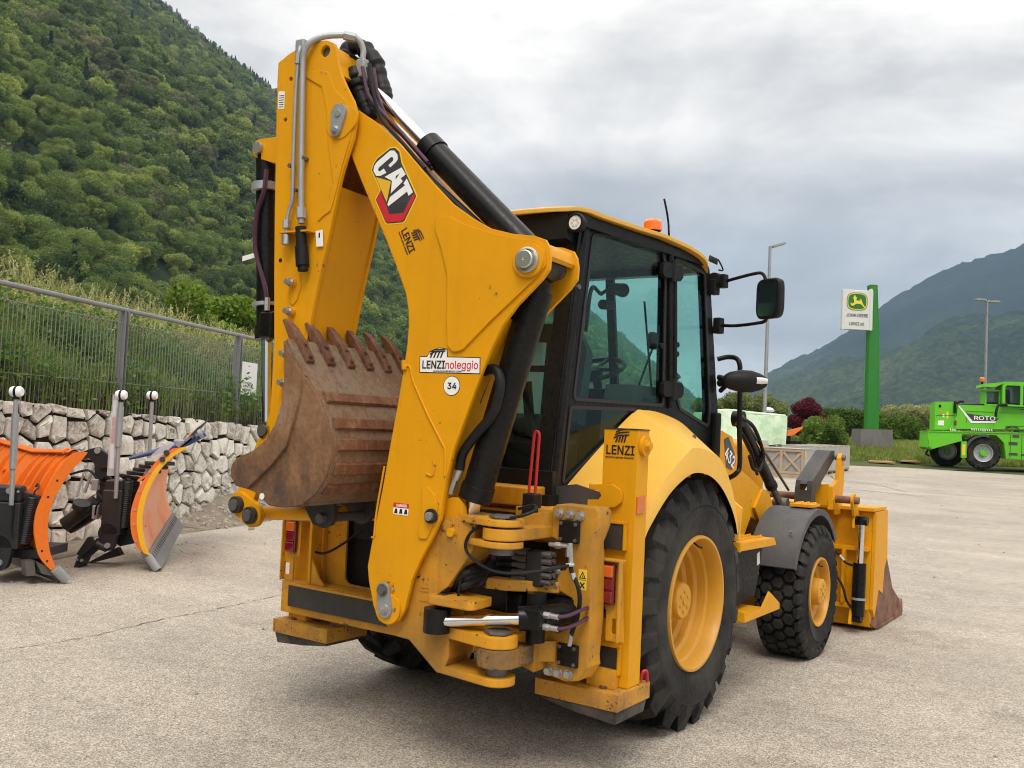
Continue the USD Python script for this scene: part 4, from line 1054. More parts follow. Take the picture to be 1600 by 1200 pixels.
def th_wheel(l, d, z, name):
    c = TB(l, z, d)
    w = t.add('wheel', lathe([(0.36, -0.2), (0.58, -0.21), (0.63, -0.16), (0.645, 0), (0.63, 0.16), (0.58, 0.21), (0.36, 0.2)], c, TF.N, 36), 'tyre_rubber')
    lug = []
    for k in range(20):
        for sgn in (-1, 1):
            a = 2 * math.pi * (k + 0.25 * sgn) / 20
            e1 = TF.U * math.cos(a) + np.array([0, 0, 1]) * math.sin(a); e2 = -TF.U * math.sin(a) + np.array([0, 0, 1]) * math.cos(a)
            pts = []
            for nn, da in ((0.0, -0.06), (0.21, 0.09)):
                for rr_ in (0.60, 0.685 - 0.03 * (nn > 0.1)):
                    for h in (-0.035, 0.035):
                        pts.append(c + e1 * rr_ + e2 * (h + da * 1.0) + TF.N * nn * sgn)
            lug.append(hull(pts))
    t.add('tread', lug, 'tyre_rubber', parent=w)
    t.add('rim', lathe([(0.37, 0.21), (0.345, 0.20), (0.31, 0.08), (0.12, 0.05), (0.0, 0.05)], c, TF.N, 28), 'rim_grey', parent=w)
    t.add('hub', [cyl(c + TF.N * 0.05, c + TF.N * 0.2, 0.12, 12)] + [cyl(c + TF.N * 0.06 + TF.U * 0.19 * math.cos(q) + np.array([0, 0, 0.19 * math.sin(q)]), c + TF.N * 0.09 + TF.U * 0.19 * math.cos(q) + np.array([0, 0, 0.19 * math.sin(q)]), 0.025, 6) for q in np.arange(8) * 0.785], 'handler_green', parent=w)
th_wheel(19.70, TH - 0.25, 1.49, 'near')
th_wheel(18.55, TH - 1.9, 1.49, 'far')
th_wheel(22.9, TH - 0.25, 1.52, 'front')
t.add('mudguard', P_(list(Polygon([(19.0 + 0, 1.35)] + [(19.70 + 0.80 * math.cos(a), 1.45 + 0.80 * math.sin(a)) for a in np.linspace(2.75, 1.3, 12)] + [(19.70 + 0.70 * math.cos(a), 1.45 + 0.70 * math.sin(a)) for a in np.linspace(1.3, 3.0, 12)]).exterior.coords)[:-1], -0.5, 0.05), 'dark_grey')
cabp = [(20.42, 3.44), (21.75, 3.44), (21.75, 4.42), (20.52, 4.40), (20.40, 4.30)]
t.add('cab_frame', [P_(cabp, -1.3, 0.0, [[(20.53, 3.60), (20.56, 3.52), (21.13, 3.50), (21.13, 4.29), (20.60, 4.30), (20.52, 4.22)], [(21.24, 3.50), (21.68, 3.50), (21.68, 4.30), (21.24, 4.30)]]), P_([(19.78, 3.44), (20.40, 3.44), (20.40, 4.12), (19.78, 4.10)], -1.25, -0.30, [[(19.84, 3.52), (20.34, 3.52), (20.34, 4.04), (19.84, 4.04)]])], 'handler_green')
t.add('cab_glass', [P_([(20.5, 3.47), (21.7, 3.47), (21.7, 4.33), (20.5, 4.33)], -0.06, -0.05), P_([(19.80, 3.48), (20.37, 3.48), (20.37, 4.08), (19.80, 4.08)], -0.36, -0.35)], 'dark_glass')
t.add('cab_interior', [P_([(20.6, 3.46), (20.85, 3.46), (20.8, 4.15), (20.62, 4.15)], -0.8, -0.4), P_([(19.9, 3.46), (21.6, 3.46), (21.6, 3.60), (19.9, 3.60)], -1.2, -0.4)], 'black_plastic')
t.add('cab_roof', P_([(19.60, 4.20), (19.62, 4.32), (20.0, 4.36), (20.5, 4.44), (21.8, 4.46), (21.8, 4.40), (20.45, 4.36), (20.1, 4.20)], -1.3, -0.002), 'handler_green')
t.add('beacon', [cyl(TB(19.73, 4.34, TH - 0.7), TB(19.73, 4.46, TH - 0.7), 0.04, 10), ], 'black_plastic')
t.add('beacon_lens', lathe([(0.08, 0), (0.10, 0.06), (0.10, 0.14), (0.06, 0.19), (0, 0.2)], TB(19.73, 4.46, TH - 0.7), (0, 0, 1), 14), 'amber')
t.add('mirror_arm', tube([TB(20.6, 3.50, TH + 0.02), TB(20.25, 3.46, TH + 0.1), TB(20.14, 3.22, TH + 0.16), TB(20.12, 2.98, TH + 0.16)], 0.055, 8), 'black_plastic')
t.add('vent', [P_([(20.85, 2.17), (21.12, 2.17), (21.12, 2.28), (20.85, 2.28)], 0.002, 0.012), P_([(20.70, 1.87), (21.06, 1.87), (21.06, 1.99), (20.70, 1.99)], 0.002, 0.012), P_([(20.71, 1.45), (21.07, 1.45), (21.07, 1.55), (20.71, 1.55)], 0.002, 0.012), P_([(21.2, 1.45), (21.5, 1.45), (21.5, 1.52), (21.2, 1.52)], 0.002, 0.012)], 'dark_grey')
bk = t.add('boom_badge', P_([(18.72, 3.36), (19.0, 3.10), (20.34, 2.95), (20.22, 2.79), (19.24, 2.74)], -0.248, -0.24), 'logo_grey')
t.add('badge_stripe', P_([(18.65, 3.40), (18.73, 3.38), (19.27, 2.79), (20.24, 2.82), (20.20, 2.74), (19.20, 2.70)], -0.239, -0.231), 'white', parent=bk)
text(TF, 'ROTO', (19.30 - 17.36) * 0.92, 2.845, 0.155, -0.239, 'white', t, bk, True, depth=0.008, fit=0.80)
text(TF, 'H', (21.34 - 17.36) * 0.92, 1.96, 0.15, 0.003, 'white', t, None, True, depth=0.008)
for l0, l1, z in ((18.36, 18.68, 2.345), (19.24, 20.14, 2.40)):
    n = int((l1 - l0) / 0.09)
    for k in range(n):
        u0 = l0 + k * 0.09
        t.add('hazard_stripe', P_([(u0, z), (u0 + 0.045, z), (u0 + 0.02, z + 0.085), (u0 - 0.025, z + 0.085)], -0.22, -0.212), 'white' if k % 2 else 'white')
t.add('pipework', [tube([TB(18.55, 3.58, TH - 0.3), TB(18.53, 3.4, TH - 0.27), TB(18.53, 3.08, TH - 0.27)], 0.05, 8), tube([TB(18.6, 3.50, TH - 0.3), TB(18.8, 3.60, TH - 0.3), TB(18.9, 3.55, TH - 0.3)], 0.06, 8)], 'black_paint')
for k, (l0, z0, w, h, m) in enumerate(((17.93, 3.03, 0.08, 0.14, 'plow_orange'), (18.2, 2.86, 0.09, 0.28, 'sticker_yellow'), (17.85, 2.56, 0.26, 0.2, 'white'), (17.87, 3.3, 0.1, 0.12, 'black_paint'), (18.05, 2.9, 0.07, 0.13, 'white'))):
    t.add('sticker', P_([(l0, z0), (l0 + w, z0), (l0 + w, z0 + h), (l0, z0 + h)], -0.348, -0.343), m)
t.add('rear_light', P_([(18.5, 2.58), (18.6, 2.58), (18.6, 2.78), (18.5, 2.78)], -0.22, -0.19), 'tail_red')
for k, (pl, n_) in enumerate((([(18.36, 2.392), (23.4, 2.52), (23.4, 2.56), (18.36, 2.43)], -0.247), ([(20.76, 1.32), (20.78, 1.32), (20.78, 2.27), (20.76, 2.27)], 0.002), ([(21.22, 1.30), (21.24, 1.30), (21.24, 2.30), (21.22, 2.30)], 0.002), ([(19.0, 2.70), (19.02, 2.70), (19.02, 3.15), (19.0, 3.15)], -0.248), ([(20.6, 2.62), (22.5, 2.66), (22.5, 2.68), (20.6, 2.64)], -0.248), ([(17.75, 2.95), (18.55, 2.98), (18.55, 3.0), (17.75, 2.97)], -0.348))):  # first strip: shade under the boom, painted black; the others are seams
    t.add('panel_seam', P_(pl, n_, n_ + 0.006), 'ink')
t.add('boom_hose', [tube([TB(18.7, 3.46, TH - 0.5), TB(19.5, 3.50, TH - 0.5), TB(20.3, 3.47, TH - 0.5)], 0.03, 7), tube([TB(20.62, 2.55, TH - 0.22), TB(20.9, 2.62, TH - 0.2), TB(21.15, 2.56, TH - 0.2)], 0.025, 7)], 'black_paint')
t.add('work_lamp', [rbox(TF, (19.7 - 17.36) * 0.92, (19.82 - 17.36) * 0.92, 4.12, 4.20, -0.35, -0.25, 0.01)], 'lens_clear')
t.add('door_handle', P_([(21.12, 3.30), (21.3, 3.31), (21.3, 3.35), (21.12, 3.34)], 0.002, 0.03), 'ink')
t.add('tow_hook', tube([TB(17.5, 1.55, TH - 0.4), TB(17.4, 1.35, TH - 0.4), TB(17.55, 1.25, TH - 0.4)], 0.04, 8), 'black_paint')
# ------------------------------------------------------------------ the backhoe loader (x to its right, y forward, z up, origin under the rear axle)
BL = Thing('backhoe_loader', 'yellow backhoe loader standing on the asphalt with its rear digging arm folded up', 'backhoe loader')
A = BL.add
def sgn_side(s, poly, x0, x1, holes=()):
    return prism(SIDE, poly, min(s * x0, s * x1), max(s * x0, s * x1), holes)
def mir(m, s):
    if s < 0:
        m = trimesh.Trimesh(m.vertices * (-1, 1, 1), m.faces[:, ::-1], process=False)
    return m

# ---- wheels
def cylpt(cx, y, z, r, a, x):
    return (cx + x, y + r * math.cos(a), z + r * math.sin(a))
def wheel(s, xr, y, z, Rt, Rr, Wd, front):
    """s: side; xr: x of the outer rim flange; Rt tyre radius; Rr flange radius; Wd tyre width."""
    xc = xr - Wd / 2 + 0.01
    h = Wd / 2
    base = Rt - (0.032 if front else 0.056)
    prof = [(Rr - 0.02, -h + 0.02), (Rr + 0.015, -h + 0.005), (Rr + 0.05, -h - 0.004), ((Rr + base) / 2, -h - 0.02), (base - 0.09, -h - 0.012), (base - 0.03, -h + 0.02), (base - 0.006, -h + 0.07), (base, 0),
            (base - 0.006, h - 0.07), (base - 0.03, h - 0.02), (base - 0.09, h + 0.012), (base - 0.095, h + 0.017), (base - 0.10, h + 0.012), ((Rr + base) / 2, h + 0.02), (Rr + 0.05, h + 0.004), (Rr + 0.015, h - 0.005), (Rr - 0.02, h - 0.02)]
    c = np.array([xc, y, z])
    body = [lathe(prof, c, (1, 0, 0), 72)]
    if front:
        N = 30
        for row in range(-1, 2):
            for k in range(N):
                a0 = 2 * math.pi * (k + 0.5 * (row % 2)) / N
                pts = []
                for q in range(6):
                    b = q * math.pi / 3
                    for rr_, sc in ((base - 0.012, 1.12), (Rt - 0.004, 1.0), (Rt, 0.86)):
                        pts.append(cylpt(xc, y, z, rr_, a0 + 0.044 * sc * math.sin(b) / (Rt) * 1.0 * 1.05, row * 0.083 + 0.044 * sc * math.cos(b)))
                body.append(hull(pts))
        for k in range(N):
            for e in (-1, 1):
                a0 = 2 * math.pi * (k + 0.0) / N
                pts = []
                for x_, dr, wa in ((0.122, 0.0, 0.030), (0.15, 0.0, 0.040), (h - 0.012, -0.012, 0.036), (h + 0.008, -0.06, 0.028)):
                    for sg in (-1, 1):
                        pts.append(cylpt(xc, y, z, Rt + dr, a0 + sg * wa / Rt, e * x_))
                        pts.append(cylpt(xc, y, z, Rt + dr - 0.05, a0 + sg * wa * 1.2 / Rt, e * min(x_, h - 0.02)))
                body.append(hull(pts))
    else:
        N = 21
        for k in range(N):
            for e in (-1, 1):
                a0 = 2 * math.pi * (k + 0.25 * e) / N
                pts = []
                for x_, da, dr, wa in ((-0.01, 0.30, 0.0, 0.026), (0.09, 0.16, 0.0, 0.034), (h - 0.03, 0.0, -0.008, 0.046)):
                    for sg in (-1, 1):
                        pts.append((x_, da * 0.62, dr, sg * wa))
                segs = []
                def blk(lst):
                    q = []
                    for x_, da, dr, wa, deep in lst:
                        for sg in (-1, 1):
                            q.append(cylpt(xc, y, z, Rt + dr, a0 + da + sg * wa / Rt, e * x_))
                            q.append(cylpt(xc, y, z, Rt + dr - deep, a0 + da + sg * wa * 1.35 / Rt, e * x_))
                    return hull(q)
                body.append(blk([(-0.012, 0.20, 0, 0.032, 0.07), (0.105, 0.09, 0, 0.038, 0.07)]))
                body.append(blk([(0.10, 0.093, 0, 0.038, 0.07), (h - 0.025, -0.01, -0.008, 0.050, 0.08)]))
                body.append(blk([(h - 0.03, -0.01, -0.01, 0.050, 0.08), (h + 0.014, -0.02, -0.10, 0.038, 0.05)]))
    m = cat(body)
    w = A('wheel', mir(m, s), 'tyre_rubber', smooth=28)
    o = np.array([xr, y, z])
    if front:
        rp = [(Rr, -Wd + 0.05), (Rr, 0.0), (Rr - 0.004, 0.012), (Rr - 0.016, 0.012), (Rr - 0.022, 0.0), (Rr - 0.03, -0.02), (Rr - 0.033, -0.06), (Rr - 0.055, -0.08), (Rr - 0.06, -0.105), (0.17, -0.115), (0.12, -0.10), (0.0, -0.10)]
        hub = [(0.105, -0.10), (0.10, 0.02), (0.085, 0.03), (0, 0.03)]
    else:
        rp = [(Rr, -Wd + 0.06), (Rr, 0.0), (Rr - 0.004, 0.014), (Rr - 0.018, 0.014), (Rr - 0.026, 0.0), (Rr - 0.034, -0.03), (Rr - 0.036, -0.075), (Rr - 0.05, -0.085), (Rr - 0.056, -0.135), (Rr - 0.075, -0.15), (Rr - 0.08, -0.19), (Rr - 0.105, -0.205), (Rr - 0.11, -0.235), (0.2, -0.25), (0.0, -0.25)]
        hub = [(0.125, -0.25), (0.112, -0.24), (0.106, -0.09), (0.096, -0.075), (0.0, -0.075)]
    rm = lathe(rp, o, (1, 0, 0), 64)
    A('rim', mir(rm, s), 'yellow_rim', parent=w)
    hb = lathe(hub, o, (1, 0, 0), 36)
    A('hub', mir(hb, s), 'yellow_rim', parent=w)
    face = hub[-1][1]
    bl = []
    for q in range(6):
        b = q * math.pi / 3 + 0.4
        p = o + (face, 0.055 * math.cos(b), 0.055 * math.sin(b))
        bl.append(cyl(p - (0.002, 0, 0), p + (0.006, 0, 0), 0.011, 10))
    bl.append(cyl(o + (face, 0, 0), o + (face + 0.008, 0, 0), 0.02, 12))
    A('hub_bolts', mir(cat(bl), s), 'yellow_rim', parent=w)
    A('valve', mir(tube([o + (-0.03, 0, Rr - 0.045), o + (0.0, 0.0, Rr - 0.065), o + (0.02, 0.01, Rr - 0.07)], 0.005, 6), s), 'black_plastic', parent=w)
for s in (1, -1):
    wheel(s, 1.0526, 0.0, 0.6675 + 0.025, 0.705, 0.381, 0.43, False)
    wheel(s, 1.0873, 2.2647, 0.4736 + 0.02, 0.506, 0.262, 0.345, True)

# ---- chassis, axles, bonnet
A('chassis', [box((-0.42, -0.95, 0.62), (0.42, 3.0, 0.95)), box((-0.35, 1.0, 0.95), (0.35, 3.0, 1.2))], 'black_paint')
A('rear_axle', [cyl((-0.85, 0, 0.69), (0.85, 0, 0.69), 0.13, 20), rbox(TOP, -0.25, 0.25, -0.25, 0.25, 0.5, 0.88, 0.06)], 'yellow_cast')
A('front_axle', [cyl((-0.9, 2.2647, 0.49), (0.9, 2.2647, 0.49), 0.075, 16), rbox(TOP, -0.2, 0.2, 2.1, 2.42, 0.36, 0.64, 0.05)], 'black_paint')
A('bonnet', rbox(TOP, -0.42, 0.42, 1.02, 2.9, 1.05, 1.62, 0.06), 'yellow_paint')
A('bonnet_top', rbox(TOP, -0.40, 0.40, 1.02, 1.5, 1.55, 1.78, 0.05), 'black_plastic')
for s in (1, -1):
    A('side_tank', [sgn_side(s, [(0.52, 0.93), (1.22, 0.90), (1.10, 0.60), (0.62, 0.55), (0.52, 0.62)], 0.55, 1.0)], 'black_plastic')
    A('loader_tower', [sgn_side(s, [(1.05, 0.9), (1.05, 1.42), (1.30, 1.68), (1.50, 1.64), (1.78, 1.30), (1.95, 1.05), (1.8, 0.9)], 0.44, 0.475), sgn_side(s, [(1.05, 0.9), (1.05, 1.42), (1.30, 1.68), (1.50, 1.64), (1.78, 1.30), (1.95, 1.05), (1.8, 0.9)], 0.62, 0.65)], 'yellow_paint')
A('toolbox_label', prism(SIDE, [(1.12, 0.79), (1.17, 0.80), (1.16, 0.88), (1.11, 0.87)], 1.0, 1.002), 'white')
st = A('step', [prism(SIDE, [(0.60, 0.985), (1.22, 0.975), (1.26, 0.925), (0.60, 0.935)], 0.72, 1.08)], 'yellow_paint')
for i in range(4):
    for j in range(12):
        y0, x0 = 0.66 + j * 0.045, 0.78 + i * 0.075
        A('grip_stud', cyl((x0, y0, 0.978), (x0, y0, 0.992), 0.011, 8, 0.007), 'yellow_paint', parent=st)
A('step_edge', [prism(REAR, [(0.72, 0.93), (1.08, 0.93), (1.08, 0.988), (0.72, 0.988)], -0.60, -0.585)], 'yellow_paint', parent=st)
A('lower_step', [box((0.86, 0.62, 0.50), (1.10, 1.05, 0.535)), prism(SIDE, [(0.62, 0.535), (0.92, 0.545), (1.06, 0.64), (1.27, 0.54), (1.27, 0.50), (0.62, 0.50)], 1.10, 1.112), prism(REAR, [(0.86, 0.50), (1.11, 0.50), (1.11, 0.56), (0.86, 0.60)], -0.63, -0.615), box((0.86, 0.62, 0.535), (0.875, 1.05, 0.66))], 'yellow_paint')

# ---- rear frame, carriage rails, stabilisers
A('frame_beam', [box((-1.14, -1.09, 0.47), (0.90, -0.93, 0.655))], 'yellow_paint_worn', label='lower rear frame beam')
A('frame_beam', [box((-1.14, -1.09, 1.075), (0.90, -0.93, 1.225))], 'yellow_paint_worn', label='upper rear frame beam')
A('wear_strip', [box((-1.06, -1.112, 0.515), (0.89, -1.0905, 0.638))], 'wear_plate')
A('wear_strip', [box((-1.06, -1.112, 1.09), (0.89, -1.0905, 1.208))], 'wear_plate')
each(BL, 'strip_lip', [box((-1.06, -1.118, 1.2085), (0.89, -1.0902, 1.222)), box((-1.06, -1.118, 0.6385), (0.89, -1.0902, 0.652))], 'yellow_paint_worn')
hole = list(Polygon([(-0.70, 0.72), (0.60, 0.72), (0.60, 1.04), (-0.70, 1.04)]).buffer(0.05, quad_segs=5).exterior.coords)[:-1]
A('frame_plate', [prism(REAR, [(-1.13, 0.655), (0.95, 0.655), (0.95, 1.075), (-1.13, 1.075)], 0.95, 0.965, [hole])], 'yellow_paint_worn')
A('wear_strip', box((0.905, -1.022, 1.076), (1.102, -1.0015, 1.197)), 'wear_plate')
A('wear_strip', box((0.905, -1.022, 0.49), (1.097, -1.0015, 0.615)), 'wear_plate')
each(BL, 'strip_lip', [box((0.905, -1.028, 1.198), (1.115, -1.0012, 1.212)), box((1.103, -1.028, 1.076), (1.115, -1.0012, 1.1975)), box((0.905, -1.028, 0.616), (1.11, -1.0012, 0.629)), box((1.098, -1.028, 0.49), (1.11, -1.0012, 0.6155))], 'yellow_paint')
A('frame_fin', [box((-0.935, -1.085, 0.656), (-0.915, -0.9655, 1.0745)), prism(REAR, [(-0.914, 0.656), (-0.80, 0.656), (-0.85, 0.70), (-0.885, 0.76), (-0.914, 0.80)], 1.06, 1.075)], 'yellow_paint_worn')
A('hydraulic_tank', [rbox(TOP, -0.85, 0.7, -0.90, -0.45, 0.60, 1.18, 0.05)], 'black_plastic')
A('left_wiring', tube([(-0.99, -1.0, 0.90), (-0.96, -1.05, 0.86), (-0.86, -1.04, 0.84), (-0.74, -1.02, 0.90), (-0.6, -1.0, 1.0)], 0.007, 6), 'hose_rubber')
def stabiliser(s):
    def F(m): return mir(m, s)
    p = A('stabiliser_leg', F(cat(box((0.965, -1.0, 0.43), (1.145, -0.875, 1.648)))), 'yellow_paint')
    A('leg_cap', F(box((0.962, -1.003, 1.6485), (1.148, -0.872, 1.655))), 'wear_plate', parent=p)
    A('pivot_boss', F(cat(cyl((1.146, -0.935, 1.575), (1.165, -0.935, 1.575), 0.05, 24), hexbolt((1.165, -0.935, 1.575), (1, 0, 0), 0.022, 0.022))), 'yellow_paint', parent=p)
    A('leg_guide', F(cat(box((0.902, -1.001, 0.44), (0.963, -0.9, 1.23)), box((0.955, -1.02, 0.66), (1.0, -1.002, 1.07)))), 'yellow_paint_worn', parent=p)
    ft = A('foot_plate', F(box((0.71, -1.125, 0.350), (1.16, -0.79, 0.428))), 'foot_paint', label=None)
    A('rubber_pad', F(hull([(0.72, -1.115, 0.344), (1.15, -1.115, 0.349), (1.15, -0.80, 0.349), (0.72, -0.80, 0.349), (0.92, -1.10, 0.302), (1.14, -1.10, 0.285), (1.14, -0.81, 0.285), (0.92, -0.81, 0.302), (0.73, -1.10, 0.33), (0.73, -0.81, 0.33)])), 'pad_rubber', parent=ft)
    A('foot_bolt', F(cyl((1.05, -1.06, 0.4285), (1.05, -1.06, 0.44), 0.02, 8)), 'rust_dark', parent=ft)
    A('foot_block', F(box((0.955, -1.06, 0.4285), (1.10, -1.0005, 0.515))), 'yellow_paint_worn', parent=ft)
    br = A('light_bracket', F(cat(prism(REAR, [(1.01, 1.02), (1.135, 1.03), (1.155, 0.66), (1.06, 0.655), (1.06, 0.80), (1.01, 0.81)], 1.076, 1.084, [list(Polygon([(1.10, 0.70), (1.125, 0.70), (1.125, 0.755), (1.10, 0.755)]).buffer(0.008).exterior.coords)[:-1]]),
                                  box((1.132, -1.115, 0.66), (1.14, -1.0845, 1.03)), box((1.005, -1.115, 1.03), (1.14, -1.055, 1.038)))), 'yellow_paint_worn')
    lt = A('tail_light', F(rbox(REAR, 1.028, 1.112, 0.828, 1.018, 1.085, 1.113, 0.012)), 'tail_red')
    A('amber_lens', F(rbox(REAR, 1.035, 1.105, 0.955, 1.010, 1.105, 1.121, 0.007)), 'tail_amber', parent=lt)
    A('red_lens', F(rbox(REAR, 1.035, 1.105, 0.835, 0.890, 1.105, 1.121, 0.007)), 'tail_red_bright', parent=lt)
    A('red_lens', F(rbox(REAR, 1.035, 1.105, 0.897, 0.948, 1.105, 1.115, 0.006)), 'tail_red_bright', parent=lt)
    A('side_reflector', F(prism(SIDE, [(-0.985, 1.25), (-0.905, 1.255), (-0.905, 1.335), (-0.985, 1.33)], 1.1455, 1.152)), 'tail_amber', parent=p)
    A('tie_hook', F(tube([(1.135, -0.84, 0.44), (1.142, -0.84, 0.475), (1.15, -0.83, 0.485), (1.155, -0.82, 0.475), (1.155, -0.81, 0.43)], 0.008, 7)), 'red_paint', parent=p)
    return p
legR = stabiliser(1)
stabiliser(-1)
A('transport_latch', prism(REAR, [(0.90, 1.30), (0.90, 1.285), (0.90, 1.27), (1.0, 1.268), (1.05, 1.275), (1.08, 1.30), (1.085, 1.33), (1.075, 1.36), (1.03, 1.385), (0.985, 1.382), (0.92, 1.375), (0.905, 1.378), (0.905, 1.352), (0.96, 1.348), (0.975, 1.325), (0.96, 1.305), (0.905, 1.30)], 1.004, 1.022), 'yellow_paint')
def lenzi(fr, u, v, h, n, ang, thing, parent, m='ink', sub=True, extra=None):
    """Lettering with its tread-leaf emblem above; (u, v) is the left end of the base line."""
    c, s = math.cos(ang), math.sin(ang)
    def R_(x, y): return (u + c * x - s * y, v + s * x + c * y)
    text(fr, 'LENZI', u, v, h, n, m, thing, parent, True, ang, fit=3.55 * h)
    bars = []
    for k in range(4):
        x0 = 1.15 * h + k * 0.36 * h
        L = (0.55 + 0.13 * k) * h
        bars.append(prism(fr, [R_(x0, 1.35 * h), R_(x0 + 0.2 * h, 1.35 * h), R_(x0 + 0.42 * h, 1.35 * h + L), R_(x0 + 0.22 * h, 1.35 * h + L)], n, n + 0.0012))
    for k in range(3):
        y0 = 1.75 * h + k * 0.33 * h
        bars.append(prism(fr, [R_(1.0 * h + 0.12 * k * h, y0), R_(1.6 * h + 0.14 * k * h, y0 + 0.28 * h), R_(2.95 * h, y0 + 0.42 * h), R_(2.95 * h, y0 + 0.55 * h), R_(1.55 * h + 0.14 * k * h, y0 + 0.44 * h), R_(1.0 * h + 0.12 * k * h, y0 + 0.16 * h)], n + 0.0013, n + 0.0022))
    thing.add('emblem', bars, m, parent=parent, smooth=False)
    if sub:
        p = R_(0, -0.42 * h)
        text(fr, 'macchine agricole industriali', p[0], p[1], h * 0.2, n, m, thing, parent, False, ang, fit=3.55 * h)
lenzi(REAR, 0.976, 1.528, 0.043, 1.0005, 0.0, BL, legR)

# side-shift carriage
car = [(0.845, 1.265), (0.865, 1.283), (1.075, 1.283), (1.085, 1.262), (1.083, 1.20), (1.052, 1.12), (1.062, 0.97), (1.066, 0.77), (1.055, 0.60), (1.06, 0.555), (1.02, 0.492), (0.955, 0.478), (0.86, 0.49), (0.845, 0.52), (0.845, 0.70), (0.90, 0.69), (0.955, 0.72), (0.985, 0.80), (0.97, 0.86), (0.86, 0.90), (0.86, 0.965), (0.93, 0.985), (0.958, 1.05), (0.93, 1.10), (0.845, 1.13)]
C0 = A('carriage', [prism(REAR, car, 1.119, 1.25), box((0.60, -1.20, 1.10), (0.96, -1.119, 1.25)), box((0.45, -1.19, 0.50), (0.95, -1.119, 0.66))], 'yellow_cast')
for (x, z) in ((0.883, 1.244), (0.940, 1.243), (0.997, 1.241), (0.863, 0.512), (0.916, 0.513), (0.970, 0.515)):
    A('bolt', hexbolt((x, -1.2505, z), (0, -1, 0), 0.0175, 0.026), 'zinc', parent=C0)
for (x, z) in ((0.886, 0.975), (0.886, 0.905)):
    A('bolt', hexbolt((x, -1.2505, z), (0, -1, 0), 0.013, 0.02), 'zinc', parent=C0)
for z0 in (1.113, 0.55):
    x0 = 0.892 if z0 > 1 else 0.912
    q = A('clamp_cover', rbox(REAR, x0, x0 + 0.108, z0, z0 + 0.103, 1.2505, 1.272, 0.006), 'black_paint', parent=C0)
    each(BL, 'cover_bolt', [cyl((x0 + a, -1.272, z0 + b), (x0 + a, -1.278, z0 + b), 0.009, 10) for a in (0.015, 0.093) for b in (0.015, 0.088)], 'dull_steel', parent=C0)
stk = A('warning_sticker', prism(REAR, [(0.999, 0.905), (1.043, 0.905), (1.043, 0.998), (0.999, 0.998)], 1.2505, 1.2515), 'sticker_yellow', parent=C0)
A('sticker_print', [prism(REAR, [(1.003, 0.957), (1.039, 0.957), (1.021, 0.991)], 1.2516, 1.2522, [[(1.010, 0.961), (1.032, 0.961), (1.021, 0.982)]]), prism(REAR, [(1.002, 0.950), (1.040, 0.950), (1.040, 0.952), (1.002, 0.952)], 1.2516, 1.2522), prism(REAR, [(1.019, 0.963), (1.025, 0.963), (1.022, 0.976)], 1.2516, 1.2522), prism(REAR, [(1.008, 0.915), (1.013, 0.912), (1.035, 0.937), (1.030, 0.941)], 1.2516, 1.2522), prism(REAR, [(1.030, 0.912), (1.035, 0.916), (1.013, 0.941), (1.008, 0.937)], 1.2523, 1.2529)], 'ink', parent=C0)
# arms of the carriage that carry the swing pins
AX = np.array([0.752, -1.52])
def lug(x0, y0, w0, r, z0, z1):
    """Horizontal plate from a wide root at (x0, y0) to a round eye about the swing axis."""
    e = Point(*AX).buffer(r, quad_segs=10)
    g = e.union(MultiPoint([(x0, y0 - w0), (x0, y0 + w0)]).convex_hull.buffer(0.01)).convex_hull
    return prism(TOP, g, z0, z1)
A('carriage_arm', [lug(0.84, -1.26, 0.05, 0.092, 1.128, 1.180), prism(REAR, [(0.60, 1.13), (0.846, 1.13), (0.846, 1.25), (0.66, 1.215), (0.60, 1.19)], 1.20, 1.33)], 'yellow_cast')
A('arm_eye', lug(0.83, -1.27, 0.055, 0.092, 0.565, 0.648), 'dirty_cast')
A('carriage_arm', [prism(TOP, [(0.80, -1.36), (0.90, -1.26), (0.90, -1.15), (0.76, -1.15)], 0.56, 0.655), prism(REAR, [(0.70, 0.56), (0.846, 0.52), (0.846, 0.72), (0.80, 0.70), (0.72, 0.655)], 1.20, 1.36)], 'yellow_cast')
A('carriage_arm', [prism(TOP, [(0.70, -1.40), (0.90, -1.26), (0.90, -1.13), (0.45, -1.13), (0.45, -1.30), (0.60, -1.42)], 0.875, 0.925)], 'yellow_cast')
each(BL, 'swing_pin', [cyl((*AX, 1.06), (*AX, 1.225), 0.055, 24), cyl((*AX, 0.475), (*AX, 0.70), 0.05, 24)], 'dull_steel')
each(BL, 'pin_cap', [cyl((*AX, 1.2255), (*AX, 1.236), 0.068, 6), cyl((*AX, 0.7085), (*AX, 0.72), 0.066, 6)], 'dull_steel')

# ---- swing casting, boom, stick: frame of the digging arm, u towards the right end, n towards the viewer behind the machine
B = azfr((0.66, -1.45, 0), 4.5)
cast = [(-0.50, 0.62), (-0.382, 0.612), (-0.218, 0.487), (-0.19, 0.487), (-0.155, 0.56), (-0.16, 0.66), (-0.215, 0.70), (-0.225, 0.85), (-0.178, 0.885), (-0.054, 1.062), (-0.04, 1.21), (-0.156, 1.212), (-0.224, 1.203), (-0.294, 1.09), (-0.35, 0.98), (-0.52, 0.95), (-0.58, 0.80)]
K = A('swing_casting', [prism(B, cast, -0.105, 0.105, r=0.012)], 'yellow_cast')
axu = float((np.array([*AX, 0]) - B.o) @ B.U); axn = float((np.array([*AX, 0]) - B.o) @ B.N)
BT = Fr(B.o, B.U, -B.N)    # horizontal plates: u along the arm, v away from the viewer, n up
def clug(z0, z1, root, w, r):
    e = Point(axu, -axn).buffer(r, quad_segs=12)
    g = e.union(Polygon([(root, -w), (root + 0.02, -w), (root + 0.02, w), (root, w)])).convex_hull
    return prism(BT, g, z0, z1)
